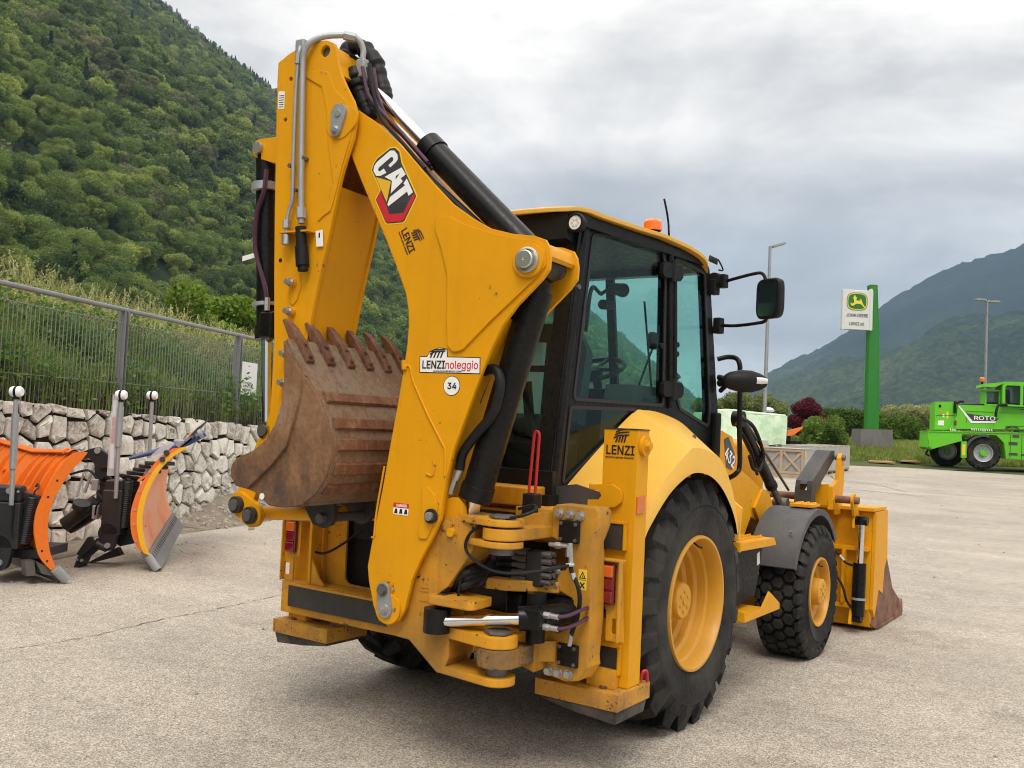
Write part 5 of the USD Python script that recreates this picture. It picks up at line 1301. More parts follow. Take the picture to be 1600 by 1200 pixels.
A('casting_lug', clug(1.190, 1.220, -0.14, 0.10, 0.095), 'yellow_cast', parent=K)
A('casting_lug', clug(1.094, 1.122, -0.12, 0.10, 0.095), 'yellow_cast', parent=K)
A('casting_lug', clug(0.652, 0.704, -0.22, 0.095, 0.09), 'yellow_cast', parent=K)
A('casting_lug', clug(0.487, 0.522, -0.22, 0.10, 0.085), 'yellow_cast', parent=K)
A('cylinder_lug', [prism(BT, Polygon([(-0.22, -0.15), (-0.02, -0.16), (-0.02, -0.03), (-0.22, 0.0)]).buffer(0.03), 0.810, 0.848)], 'yellow_cast', parent=K)
A('casting_boss', [cyl(B(-0.19, 0.745, 0.04), B(-0.19, 0.745, 0.125), 0.024, 18), cyl(B(-0.20, 1.165, 0.10), B(-0.20, 1.165, 0.112), 0.026, 18)], 'yellow_cast', parent=K)
A('casting_bolt', hexbolt(B(-0.115, 0.735, 0.105), B.N, 0.011, 0.02), 'dull_steel', parent=K)
A('end_block', [rbox(B, -0.232, -0.17, 0.79, 0.85, 0.05, 0.14, 0.01)], 'wear_plate', parent=K)
mk = [fbox(B, -0.335 + 0.014 * i, -0.325 + 0.014 * i, 0.80, 0.803, 0.105, 0.1075) for i in range(5)] + [fbox(B, -0.33 + 0.02 * i, -0.32 + 0.02 * i, 0.735, 0.75, 0.105, 0.1075) for i in range(4)] + [fbox(B, -0.335, -0.285, 0.862, 0.866, 0.105, 0.1075), fbox(B, -0.335, -0.285, 0.845, 0.849, 0.105, 0.1075)]
A('cast_marks', mk, 'yellow_cast', parent=K)
lw = -0.15
A('lock_lever', [prism(B, list(LineString([(-0.185, 1.24), (-0.173, 1.136)]).buffer(0.055).exterior.coords)[:-1], 0.05, 0.085)], 'yellow_paint')
A('lever_pin', [cyl(B(-0.173, 1.136, 0.085), B(-0.173, 1.136, 0.12), 0.021, 18)], 'yellow_paint')
# swing cylinder
q0, q1, q2 = np.array([0.50, -1.60, 0.733]), np.array([0.845, -1.47, 0.778]), np.array([0.90, -1.42, 0.785])
sw = A('swing_cylinder', [cyl(q1 - (0.02, 0, 0.002), q2, 0.055, 20), rbox(REAR, 0.865, 0.945, 0.737, 0.832, 1.40, 1.49, 0.010), cyl(q2, (1.02, -1.02, 0.80), 0.052, 16), cyl((0.86, -1.38, 0.665), (0.86, -1.38, 0.885), 0.045, 18)], 'black_paint')
A('rod', cyl(q0, q1, 0.027, 20), 'chrome', parent=sw)
A('rod_eye', [cyl(q0 - (0.04, 0, 0.055), q0 + (-0.04, 0, 0.055), 0.062, 24)], 'black_paint', parent=sw)
sw2 = A('swing_cylinder', [cyl((0.62, -1.22, 0.80), (0.98, -1.22, 0.80), 0.06, 18), rbox(REAR, 0.64, 0.74, 0.74, 0.86, 1.20, 1.32, 0.02)], 'black_paint')
for dz in (0.0, 0.052):
    p = np.array([0.946, -1.45, 0.757 + dz])
    A('hose_fitting', [cyl(p, p + (0.03, 0, 0), 0.0155, 6), cyl(p + (0.03, 0, 0), p + (0.075, 0.0, 0), 0.0125, 12)], 'zinc', parent=sw)
    A('hose', tube([p + (0.07, 0, 0), p + (0.10, 0.04, 0.005), p + (0.115, 0.13, 0.02), (1.03, -1.10, 0.80 + dz * 0.5)], 0.009, 8), 'purple', parent=sw)

def inset_ring(poly, a, b):
    p = Polygon(poly).buffer(0)
    return p.buffer(-a).difference(p.buffer(-b))
boom = [(-0.838, 3.199), (-0.726, 3.128), (-0.572, 3.003), (-0.465, 2.897), (-0.352, 2.783), (-0.231, 2.671), (-0.114, 2.593), (-0.014, 2.539), (0.106, 2.506), (0.222, 2.489), (0.274, 2.470), (0.294, 2.437), (0.303, 2.389), (0.300, 2.335), (0.266, 2.291), (0.147, 2.18), (0.075, 2.09), (0.021, 1.985), (-0.037, 1.840), (-0.097, 1.675), (-0.155, 1.52), (-0.190, 1.37), (-0.203, 1.262), (-0.208, 1.195), (-0.245, 1.112), (-0.310, 0.995), (-0.352, 0.90), (-0.385, 0.755), (-0.417, 0.699), (-0.473, 0.671), (-0.532, 0.688), (-0.568, 0.753), (-0.603, 0.865), (-0.615, 0.934), (-0.602, 1.018), (-0.583, 1.125), (-0.551, 1.304), (-0.52, 1.505), (-0.484, 1.73), (-0.459, 1.907), (-0.448, 2.01), (-0.445, 2.09), (-0.450, 2.167), (-0.472, 2.254), (-0.535, 2.385), (-0.602, 2.512), (-0.695, 2.674), (-0.776, 2.816), (-0.841, 2.936), (-0.871, 2.997), (-0.923, 3.06), (-0.975, 3.114), (-0.99, 3.175), (-0.955, 3.222), (-0.89, 3.224)]
bp = Polygon(boom).buffer(0)
bp = bp.buffer(0.012).buffer(-0.024).buffer(0.012)
open_hump = Polygon([(0.40, 2.42), (0.285, 2.40), (0.20, 2.30), (0.09, 2.17), (0.0, 2.0), (-0.10, 1.75), (-0.20, 1.45), (-0.24, 1.15), (-0.36, 0.90), (-0.43, 0.60), (-0.70, 0.60), (-0.70, 0.96), (-0.36, 0.96), (0.0, 1.2), (0.5, 1.9)]).buffer(0)
web = bp.buffer(-0.014).difference(bp.buffer(-0.03)).difference(open_hump)
inner = Polygon([(-0.30, 1.15), (-0.42, 1.0), (-0.34, 1.5), (-0.25, 1.9), (0.02, 2.3), (0.10, 2.42), (0.08, 2.44), (-0.04, 2.33), (-0.29, 1.92), (-0.38, 1.5)]).buffer(0)
BO = A('boom', [prism(B, bp, 0.13, 0.15), prism(B, bp, -0.15, -0.13), prism(B, web, -0.1305, 0.1305), prism(B, inner, -0.1302, 0.1302)], 'yellow_paint')
patch = [(-0.315, 2.592), (-0.284, 2.611), (-0.246, 2.613), (-0.162, 2.57), (-0.013, 2.519), (0.107, 2.487), (0.212, 2.471), (0.257, 2.456), (0.279, 2.42), (0.287, 2.35), (0.243, 2.302), (0.122, 2.2), (0.01, 2.106), (-0.128, 1.979), (-0.177, 1.968), (-0.213, 2.0), (-0.223, 2.12), (-0.233, 2.331), (-0.275, 2.461), (-0.315, 2.549)]
A('reinforcement_plate', prism(B, patch, 0.15, 0.160, r=0.02), 'yellow_paint', parent=BO)
A('reinforcement_plate', [prism(B, [(-0.275, 1.10), (-0.23, 1.20), (-0.222, 1.26), (-0.24, 1.30), (-0.285, 1.345), (-0.315, 1.33), (-0.31, 1.20), (-0.328, 1.12), (-0.318, 1.095)], 0.15, 0.158, r=0.012)], 'yellow_paint', parent=BO)
A('weld_bead', [tube([B(-0.452, 1.90, 0.152), B(-0.425, 1.90, 0.152), B(-0.40, 1.83, 0.152), B(-0.31, 1.68, 0.152), B(-0.225, 1.555, 0.152), B(-0.20, 1.51, 0.152), B(-0.195, 1.395, 0.152)], 0.006, 8), tube([B(-0.30, 1.40, 0.152), B(-0.265, 1.315 + 0.08, 0.152), B(-0.255, 1.44, 0.152), B(-0.262, 1.47, 0.152)], 0.006, 8), tube([B(-0.455, 1.885, 0.152), B(-0.46, 1.93, 0.153)], 0.014, 8, 1), tube([B(-0.60, 1.075, 0.152), B(-0.585, 1.085, 0.153), B(-0.578, 1.2, 0.152), B(-0.545, 1.42, 0.152)], 0.005, 8)], 'yellow_paint', parent=BO)
# pins of the boom
PN = (0.202, 2.377)
A('pin', [cyl(B(*PN, -0.175), B(*PN, 0.165), 0.042, 24)], 'dull_steel', parent=BO)
A('pin_boss', [cyl(B(*PN, 0.158), B(*PN, 0.172), 0.078, 32)], 'yellow_paint', parent=BO)
A('pin_washer', [lathe([(0.058, 0.0), (0.058, 0.014), (0.050, 0.016), (0.044, 0.006), (0.041, 0.006), (0.041, 0.034), (0.037, 0.038), (0.006, 0.038), (0.004, 0.034), (0.0, 0.034)], B(*PN, 0.172), B.N, 36)], 'pin_steel', parent=BO)
A('lock_pin', [cyl(B(-0.252, 1.207, 0.158), B(-0.252, 1.207, 0.172), 0.034, 24), ], 'rubber_seal', parent=BO)
A('lock_pin_head', [cyl(B(-0.252, 1.207, 0.172), B(-0.252, 1.207, 0.19), 0.02, 16)], 'zinc', parent=BO)
def capsule(fr, a, b, ra, rb, n0, n1):
    return prism(fr, MultiPoint([]).union(Point(*a).buffer(ra, quad_segs=10)).union(Point(*b).buffer(rb, quad_segs=10)).convex_hull, n0, n1)
A('foot_boss', [cyl(B(-0.475, 0.752, 0.15), B(-0.475, 0.752, 0.164), 0.072, 32)], 'yellow_paint', parent=BO)
A('pin_retainer', [capsule(B, (-0.500, 0.838), (-0.484, 0.750), 0.036, 0.040, 0.164, 0.176)], 'galvanised', parent=BO)
A('retainer_bolt', [hexbolt(B(-0.500, 0.838, 0.176), B.N, 0.022, 0.02), ], 'dull_steel', parent=BO)
A('retainer_bolt', [lathe([(0.025, 0), (0.023, 0.006), (0.012, 0.004), (0, 0.002)], B(-0.484, 0.752, 0.176), B.N, 20)], 'zinc', parent=BO)
A('grease_nipple', [cyl(B(-0.452, 0.845, 0.15), B(-0.452, 0.845, 0.163), 0.006, 8)], 'zinc', parent=BO)

# decals of the boom
def dec(poly, n, m, name, parent, holes=(), t=0.0008):
    return A(name, prism(B, poly, n, n + t, holes), m, parent=parent, smooth=False)
nb = 0.1503
outer = [(-0.72, 2.877), (-0.707, 2.911), (-0.689, 2.932), (-0.613, 2.975), (-0.583, 2.974), (-0.556, 2.952), (-0.539, 2.894), (-0.440, 2.723), (-0.502, 2.609), (-0.516, 2.601), (-0.604, 2.601), (-0.618, 2.609), (-0.685, 2.726), (-0.657, 2.772), (-0.696, 2.84)]
dec(list(Polygon(outer).buffer(0.006).exterior.coords)[:-1], nb - 0.0002, 'sticker_yellow', 'logo_edge', BO)
dec(outer, nb + 0.0008, 'logo_grey', 'logo_field', BO)
n2 = nb + 0.0018
dec([(-0.709, 2.871), (-0.706, 2.895), (-0.691, 2.914), (-0.612, 2.963), (-0.587, 2.961), (-0.566, 2.939), (-0.562, 2.915), (-0.572, 2.902), (-0.606, 2.879), (-0.618, 2.891), (-0.59, 2.911), (-0.59, 2.926), (-0.604, 2.931), (-0.676, 2.885), (-0.682, 2.874), (-0.671, 2.864), (-0.645, 2.877), (-0.628, 2.854), (-0.666, 2.842), (-0.69, 2.845)], n2, 'white', 'logo_letter', BO)
dec([(-0.637, 2.835), (-0.536, 2.872), (-0.509, 2.835), (-0.538, 2.819), (-0.525, 2.802), (-0.594, 2.749), (-0.59, 2.811)], n2, 'white', 'logo_letter', BO, [[(-0.569, 2.833), (-0.544, 2.844), (-0.569, 2.814)]])
dec([(-0.509, 2.782), (-0.52, 2.791), (-0.501, 2.814), (-0.46, 2.743), (-0.486, 2.728), (-0.495, 2.75), (-0.605, 2.686), (-0.611, 2.697), (-0.597, 2.731)], n2, 'white', 'logo_letter', BO)
dec([(-0.692, 2.839), (-0.597, 2.809), (-0.616, 2.706)], n2, 'logo_yellow', 'logo_triangle', BO)
dec([(-0.68, 2.726), (-0.656, 2.765), (-0.638, 2.724), (-0.622, 2.700), (-0.597, 2.645), (-0.51, 2.646), (-0.463, 2.729), (-0.452, 2.736), (-0.445, 2.722), (-0.505, 2.614), (-0.518, 2.606), (-0.605, 2.606), (-0.616, 2.612)], n2, 'logo_red', 'logo_band', BO)
dots = []
for i in range(7):
    for j in range(4):
        u, v = -0.592 + 0.014 * i + 0.007 * (j % 2), 2.656 + 0.012 * j
        if u + (v - 2.656) * 0.3 < -0.495 + (v - 2.656) * 0.55 and v < 2.70:
            dots.append(cyl(B(u, v, nb + 0.0016), B(u, v, nb + 0.0024), 0.0038, 6))
A('logo_dots', dots, 'ink', parent=BO, smooth=False)
lenzi(B, -0.522, 2.562, 0.036, nb, -1.105, BL, BO, 'ink_brown')
dec([(-0.368, 1.872), (-0.030, 1.869), (-0.033, 1.946), (-0.212, 1.949), (-0.216, 1.985), (-0.262, 1.992), (-0.315, 1.975), (-0.330, 1.950), (-0.372, 1.951)], nb - 0.0002, 'ink_brown', 'sign_edge', BO)
SP = dec(list(Polygon([(-0.368, 1.872), (-0.030, 1.869), (-0.033, 1.946), (-0.212, 1.949), (-0.216, 1.985), (-0.262, 1.992), (-0.315, 1.975), (-0.330, 1.950), (-0.372, 1.951)]).buffer(-0.004).exterior.coords)[:-1], nb + 0.0009, 'white', 'sign_plate', BO)
text(B, 'LENZI', -0.356, 1.893, 0.036, nb + 0.0018, 'ink_brown', BL, BO, True, fit=0.128)
text(B, 'noleggio', -0.224, 1.893, 0.036, nb + 0.0018, 'logo_red', BL, BO, False, fit=0.178)
text(B, 'www.lenzitrattori.com', -0.29, 1.877, 0.0085, nb + 0.0018, 'ink_brown', BL, BO, False, fit=0.16)
eb = []
for k in range(4):
    x0 = -0.312 + 0.019 * k
    eb.append(prism(B, [(x0, 1.943), (x0 + 0.008, 1.943), (x0 + 0.022, 1.975), (x0 + 0.013, 1.975)], nb + 0.0018, nb + 0.0026))
for k in range(2):
    eb.append(prism(B, [(-0.312, 1.956 + 0.012 * k), (-0.285, 1.968 + 0.01 * k), (-0.225, 1.972 + 0.008 * k), (-0.225, 1.978 + 0.006 * k), (-0.288, 1.975 + 0.009 * k), (-0.312, 1.963 + 0.011 * k)], nb + 0.0027, nb + 0.0034))
A('emblem', eb, 'ink_brown', parent=BO, smooth=False)
A('number_disc', [cyl(B(-0.182, 1.813, nb), B(-0.182, 1.813, nb + 0.0008), 0.046, 32)], 'ink', parent=BO, smooth=False)
A('number_disc', [cyl(B(-0.182, 1.813, nb + 0.0009), B(-0.182, 1.813, nb + 0.0016), 0.043, 32)], 'white', parent=BO, smooth=False)
text(B, '34', -0.207, 1.799, 0.028, nb + 0.0017, 'ink', BL, BO, True, fit=0.05)
dec([(-0.48, 1.197), (-0.393, 1.196), (-0.391, 1.228), (-0.48, 1.229)], nb, 'white', 'danger_sticker', BO)
dec([(-0.481, 1.2292), (-0.390, 1.2285), (-0.390, 1.2505), (-0.481, 1.2510)], nb, 'sticker_red', 'danger_sticker', BO)
text(B, 'DANGER', -0.462, 1.234, 0.012, nb + 0.0009, 'white', BL, BO, True, fit=0.06)
A('danger_print', [prism(B, [(x, 1.202), (x + 0.020, 1.202), (x + 0.016, 1.224), (x + 0.006, 1.224)], nb + 0.0009, nb + 0.0015) for x in (-0.474, -0.445, -0.416)], 'ink', parent=BO, smooth=False)

# ---- stick
stick = [(-1.358, 3.505), (-1.278, 3.544), (-1.183, 3.568), (-1.089, 3.577), (-1.031, 3.573), (-0.98, 3.549), (-0.955, 3.503), (-0.947, 3.446), (-0.926, 3.388), (-0.886, 3.316), (-0.832, 3.232), (-0.808, 3.175), (-0.807, 3.121), (-0.82, 3.036), (-0.853, 2.942), (-0.881, 2.847), (-0.907, 2.731), (-0.943, 2.549), (-0.985, 2.355), (-1.021, 2.172), (-1.06, 1.95), (-1.10, 1.70), (-1.15, 1.50), (-1.22, 1.30), (-1.30, 1.27), (-1.335, 1.33), (-1.325, 1.50), (-1.272, 1.657), (-1.269, 1.745), (-1.272, 2.033), (-1.299, 2.369), (-1.321, 2.708), (-1.34, 3.05), (-1.352, 3.28), (-1.357, 3.396)]
sp = Polygon(stick).buffer(0)
holes = [(-1.034, 3.516, 0.031), (-1.197, 3.42, 0.022), (-1.262, 3.405, 0.012), (-1.285, 3.19, 0.012)]
hp_ = sp
for hu, hv, hr in holes:
    hp_ = hp_.difference(Point(hu, hv).buffer(hr, quad_segs=8))
clev = Polygon([(-0.75, 3.3), (-0.75, 2.86), (-0.92, 2.80), (-1.03, 2.98), (-1.03, 3.3), (-0.98, 3.36), (-0.88, 3.42)])
webs = sp.buffer(-0.012).difference(sp.buffer(-0.028)).difference(clev)
ST = A('stick', [prism(B, hp_, 0.17, 0.19), prism(B, sp, -0.175, -0.155), prism(B, webs, -0.1555, 0.1705)], 'yellow_paint')
A('stiffener', [prism(B, [(-1.0, 3.40), (-0.95, 3.30), (-0.86, 3.22), (-0.825, 3.14), (-0.835, 3.03), (-0.875, 2.91), (-0.90, 2.80), (-0.935, 2.68), (-0.985, 2.655), (-1.03, 2.62), (-1.01, 2.66), (-0.955, 2.72), (-0.93, 2.83), (-0.97, 3.0), (-1.0, 3.2), (-1.04, 3.33), (-1.16, 3.40), (-1.16, 3.42), (-1.06, 3.42)], 0.19, 0.196, r=0.006)], 'yellow_paint', parent=ST)
A('pin_boss', [capsule(B, (-0.905, 3.125), (-0.85, 3.14), 0.085, 0.06, 0.19, 0.20)], 'yellow_paint', parent=ST)
A('pin_retainer', [capsule(B, (-0.903, 3.172), (-0.918, 3.085), 0.046, 0.032, 0.20, 0.216)], 'galvanised', parent=ST)
each(BL, 'retainer_bolt', [hexbolt(B(-0.918, 3.088, 0.216), B.N, 0.016, 0.016), cyl(B(-0.905, 3.168, 0.216), B(-0.905, 3.168, 0.222), 0.018, 16)], 'zinc', parent=ST)
A('top_pin', [cyl(B(-1.034, 3.516, -0.15), B(-1.034, 3.516, 0.168), 0.03, 20)], 'dull_steel', parent=ST)
oval = [(-1.165, 2.36), (-1.14, 2.385), (-1.115, 2.36), (-1.105, 2.30), (-1.125, 2.235), (-1.155, 2.205), (-1.175, 2.22), (-1.182, 2.28)]
A('boss_plate', [prism(B, oval, 0.19, 0.195, r=0.01)], 'yellow_paint', parent=ST)
for (u, v) in ((-1.176, 2.322), (-1.175, 2.173), (-1.185, 1.956), (-1.188, 1.807)):
    A('bolt_seat', cyl(B(u + 0.02, v, 0.19), B(u + 0.02, v, 0.215), 0.024, 16), 'yellow_paint', parent=ST)
    A('bolt', hexbolt(B(u + 0.02, v, 0.215), B.N, 0.0165, 0.035), 'zinc', parent=ST)
each(BL, 'plug', [cyl(B(-1.26, 2.445, 0.19), B(-1.26, 2.445, 0.192), 0.011, 12), cyl(B(-1.285, 3.19, 0.168), B(-1.285, 3.19, 0.172), 0.012, 12)], 'ink', parent=ST)
lb = dec([(-1.341, 3.256), (-1.297, 3.250), (-1.300, 3.344), (-1.343, 3.349)], 0.1903, 'white', 'label', ST)
A('label_print', [prism(B, [(-1.336, 3.262 + 0.012 * k), (-1.303, 3.260 + 0.012 * k), (-1.303, 3.264 + 0.012 * k), (-1.336, 3.266 + 0.012 * k)], 0.1912, 0.1917) for k in range(6)], 'ink', parent=ST, smooth=False)
# pipes and couplings on the stick
pp = A('pipe', tube([B(-1.19, 3.585, 0.19), B(-1.19, 3.55, 0.21), B(-1.185, 3.50, 0.222), B(-1.19, 3.3, 0.222), B(-1.18, 2.95, 0.222), B(-1.172, 2.76, 0.222), B(-1.188, 2.70, 0.222), B(-1.198, 2.64, 0.225), B(-1.19, 2.56, 0.23)], 0.0105, 12), 'galvanised')
each(BL, 'coupling', [cyl(B(-1.196, 2.64, 0.228), B(-1.193, 2.60, 0.228), 0.022, 6), cyl(B(-1.193, 2.565, 0.23), B(-1.188, 2.515, 0.23), 0.024, 12)], 'zinc', parent=pp)
A('coupling', [cyl(B(-1.185, 3.52, 0.222), B(-1.187, 3.46, 0.222), 0.018, 6), rbox(B, -1.225, -1.165, 3.53, 3.60, 0.16, 0.215, 0.01)], 'galvanised', parent=pp)
p2 = A('pipe', tube([B(-0.895, 3.50, 0.06), B(-0.895, 3.55, 0.06), B(-0.915, 3.60, 0.08), B(-0.97, 3.615, 0.12), B(-1.06, 3.60, 0.18), B(-1.115, 3.565, 0.215), B(-1.145, 3.51, 0.226), B(-1.148, 3.42, 0.226), B(-1.125, 3.0, 0.226), B(-1.106, 2.72, 0.226), B(-1.098, 2.62, 0.226)], 0.0155, 14), 'galvanised')
each(BL, 'coupling', [cyl(B(-1.105, 2.70, 0.226), B(-1.099, 2.645, 0.226), 0.026, 6), cyl(B(-0.975, 3.616, 0.122), B(-0.925, 3.606, 0.085), 0.024, 6), rbox(B, -0.925, -0.87, 3.40, 3.50, 0.03, 0.08, 0.01)], 'galvanised', parent=p2)
A('quick_coupler', [cyl(B(-1.098, 2.60, 0.228), B(-1.085, 2.50, 0.228), 0.028, 18), cyl(B(-1.085, 2.50, 0.228), B(-1.07, 2.40, 0.228), 0.034, 18), cyl(B(-1.07, 2.40, 0.228), B(-1.066, 2.375, 0.228), 0.026, 18)], 'black_plastic', parent=p2)
A('pipe_bracket', [fbox(B, -1.225, -1.03, 2.572, 2.580, 0.19, 0.25)], 'yellow_paint', parent=p2)
each(BL, 'pipe_clip', [cyl(B(-1.115, 2.96 + 0.0, 0.19), B(-1.115, 2.96, 0.236), 0.012, 8), cyl(B(-1.205, 2.93, 0.19), B(-1.205, 2.93, 0.226), 0.012, 8), cyl(B(-1.158, 2.80, 0.19), B(-1.158, 2.80, 0.226), 0.01, 8)], 'dull_steel', parent=p2)
A('tag', prism(B, [(-1.01, 2.50), (-0.965, 2.50), (-0.975, 2.585), (-1.02, 2.58)], 0.20, 0.202), 'white', parent=p2)
A('tag_mark', prism(B, [(-0.998, 2.545), (-0.988, 2.545), (-0.99, 2.57), (-0.998, 2.57)], 0.2025, 0.203), 'ink', parent=p2)

# cylinder of the stick (on top of the boom)
a0, a1 = np.array([0.190, 2.388]), np.array([-1.034, 3.516])
dv_ = (a1 - a0) / np.linalg.norm(a1 - a0)
def along(t, n=0.0): 
    q = a0 + dv_ * t
    return B(q[0], q[1], n)
sc_ = A('stick_cylinder', [cyl(along(0.0), along(0.86), 0.066, 28), cyl(along(0.86), along(0.935), 0.073, 28), cyl(B(*a0, -0.07), B(*a0, 0.07), 0.075, 24)], 'black_paint')
A('rod', cyl(along(0.93), along(1.60), 0.032, 22), 'chrome', parent=sc_)
A('rod_eye', cyl(B(*a1, -0.06), B(*a1, 0.06), 0.055, 20), 'black_paint', parent=sc_)
for k, (off, nn, rr_, mm) in enumerate(((-0.095, 0.05, 0.011, 'hose_rubber'), (-0.115, 0.09, 0.010, 'purple'), (-0.088, 0.10, 0.011, 'hose_rubber'), (-0.105, 0.0, 0.012, 'hose_rubber'), (-0.12, 0.03, 0.009, 'purple'))):
    pv = np.array([-dv_[1], dv_[0]]) * off * -1
    pts_ = []
    for t, w in ((0.35, 0.75), (0.7, 0.95), (1.0, 1.0 + 0.15 * (k % 2)), (1.22, 1.25), (1.42, 1.2), (1.56, 0.9)):
        q = a0 + dv_ * t + np.array([-dv_[1], dv_[0]]) * (-abs(off)) * w * -1 * -1
        q = a0 + dv_ * t + np.array([dv_[1], -dv_[0]]) * (-abs(off) * w) * 1.0
        pts_.append(B(q[0], q[1], nn))
    A('hose', tube(pts_, rr_, 8), mm)
A('steel_tube', [tube([along(t) + B.N * 0.07 - (B.U * dv_[1] - B.V * dv_[0]) * 0.09 for t in (0.3, 0.6, 0.97)], 0.009, 8)], 'chrome')
A('hose_joint', [cyl(along(0.97) + B.N * 0.07 - (B.U * dv_[1] - B.V * dv_[0]) * 0.09, along(1.02) + B.N * 0.07 - (B.U * dv_[1] - B.V * dv_[0]) * 0.092, 0.02, 6), cyl(along(1.03) + B.N * 0.07 - (B.U * dv_[1] - B.V * dv_[0]) * 0.092, along(1.12) + B.N * 0.07 - (B.U * dv_[1] - B.V * dv_[0]) * 0.095, 0.019, 12)], 'zinc')
rr = np.random.default_rng(8)
A('fabric_sleeve', tube([B(-1.06, 3.46, 0.0), B(-1.07, 3.60, -0.02), B(-1.00, 3.62, -0.03), B(-0.92, 3.555, -0.03), B(-0.86, 3.46, -0.03), B(-0.825, 3.36, -0.03), B(-0.80, 3.27, -0.03)], 0.05, 14, 14, radii=list(0.046 + 0.010 * rr.uniform(-1, 1, 34))), 'hose_rubber', smooth=60)
A('fabric_sleeve', tube([B(-0.95, 3.46, 0.06), B(-0.92, 3.36, 0.05), B(-0.88, 3.28, 0.05), B(-0.82, 3.18, 0.06)], 0.045, 14, 12, radii=list(0.042 + 0.010 * rr.uniform(-1, 1, 26))), 'hose_rubber', smooth=60)
for k, (n_, m_) in enumerate(((0.10, 'purple'), (0.08, 'hose_rubber'), (0.06, 'purple'), (0.12, 'hose_rubber'))):
    A('hose', tube([B(-0.86 + 0.02 * k, 3.44, n_), B(-0.80 + 0.015 * k, 3.28, n_ + 0.01), B(-0.70, 3.17 - 0.01 * k, n_), B(-0.60, 3.075 - 0.012 * k, n_ - 0.01), B(-0.42, 2.90 - 0.012 * k, n_)], 0.010, 8), m_)
# boom cylinder (upright, between boom and cab)
c0, c1 = np.array([-0.142, 1.215]), np.array([0.195, 2.37])
dw = (c1 - c0) / np.linalg.norm(c1 - c0)
def up_(t, n=0.0):
    q = c0 + dw * t
    return B(q[0], q[1], n)
bc = A('boom_cylinder', [cyl(up_(0.075), up_(0.145), 0.080, 28), cyl(up_(0.145), up_(1.10), 0.073, 28), cyl(up_(1.10), up_(1.14), 0.06, 24), cyl(up_(1.14), up_(1.22), 0.035, 16), cyl(B(*c1, -0.06), B(*c1, 0.06), 0.06, 20)], 'black_paint')
A('rod', cyl(up_(-0.08), up_(0.08), 0.04, 20), 'chrome', parent=bc)
h0 = up_(0.12, 0.07) + B.U * -0.09
A('hose', tube([up_(0.22, 0.075) - B.U * 0.085, up_(0.30, 0.08) - B.U * 0.09, up_(0.40, 0.09) - B.U * 0.04, up_(0.50, 0.10) + B.U * 0.02, up_(0.63, 0.10) + B.U * 0.015, up_(0.70, 0.09) - B.U * 0.03, up_(0.71, 0.08) - B.U * 0.08, up_(0.68, 0.06) - B.U * 0.16], 0.023, 12), 'hose_rubber', parent=bc)
A('hose_fitting', [cyl(up_(0.10, 0.07) - B.U * 0.10, up_(0.17, 0.073) - B.U * 0.095, 0.018, 6), cyl(up_(0.17, 0.073) - B.U * 0.092, up_(0.23, 0.075) - B.U * 0.085, 0.022, 12)], 'zinc', parent=bc)
A('guard_tube', [cyl(up_(0.25, -0.04) - B.U * 0.20, up_(0.98, -0.04) - B.U * 0.10, 0.03, 12), cyl(up_(0.2, 0.02) - B.U * 0.16, up_(0.98, 0.02) - B.U * 0.085, 0.012, 10)], 'black_paint')
# bucket cylinder on the back of the stick
d0, d1 = np.array([-1.60, 3.11]), np.array([-1.47, 1.56])
de = (d1 - d0) / np.linalg.norm(d1 - d0)
def dn(t, n=0.0):
    q = d0 + de * t
    return B(q[0], q[1], n)
kc = A('bucket_cylinder', [cyl(dn(0.0), dn(0.99), 0.057, 24), cyl(dn(0.985), dn(1.06), 0.066, 24), rbox(B, -1.50, -1.40, 2.05, 2.2, -0.04, 0.09, 0.02)], 'black_paint')
A('rod', cyl(dn(1.05), dn(1.52), 0.031, 20), 'chrome', parent=kc)
A('rod', cyl(dn(1.05, -0.09), dn(1.5, -0.09), 0.016, 12), 'rust_dark', parent=kc)
A('cylinder_bracket', [capsule(B, (-1.60, 3.11), (-1.30, 3.06), 0.052, 0.10, 0.03, 0.055), capsule(B, (-1.60, 3.11), (-1.30, 3.06), 0.052, 0.10, -0.095, -0.07)], 'yellow_paint', parent=ST)
A('pin', [cyl(B(-1.60, 3.11, -0.11), B(-1.60, 3.11, 0.075), 0.032, 20)], 'zinc', parent=ST)
A('hose', tube([B(-1.52, 2.98, 0.07), B(-1.52, 2.86, 0.08), B(-1.56, 2.75, 0.08), B(-1.565, 2.6, 0.08), B(-1.545, 2.5, 0.08), B(-1.50, 2.4, 0.08), B(-1.46, 2.3, 0.08), B(-1.445, 2.2, 0.08)], 0.012, 8), 'purple', parent=kc)
each(BL, 'hose_clip', [cyl(dn(0.19, 0.01), dn(0.235, 0.01), 0.075, 20), cyl(dn(0.86, 0.01), dn(0.88, 0.01), 0.072, 20)], 'galvanised', parent=kc)
A('cable_tie', [prism(B, [(-1.66, 2.48), (-1.55, 2.50), (-1.55, 2.525), (-1.66, 2.508)], 0.07, 0.073)], 'white', parent=kc)
A('hose_fitting', [cyl(B(-1.445, 2.20, 0.08), B(-1.447, 2.27, 0.08), 0.016, 6)], 'zinc', parent=kc)

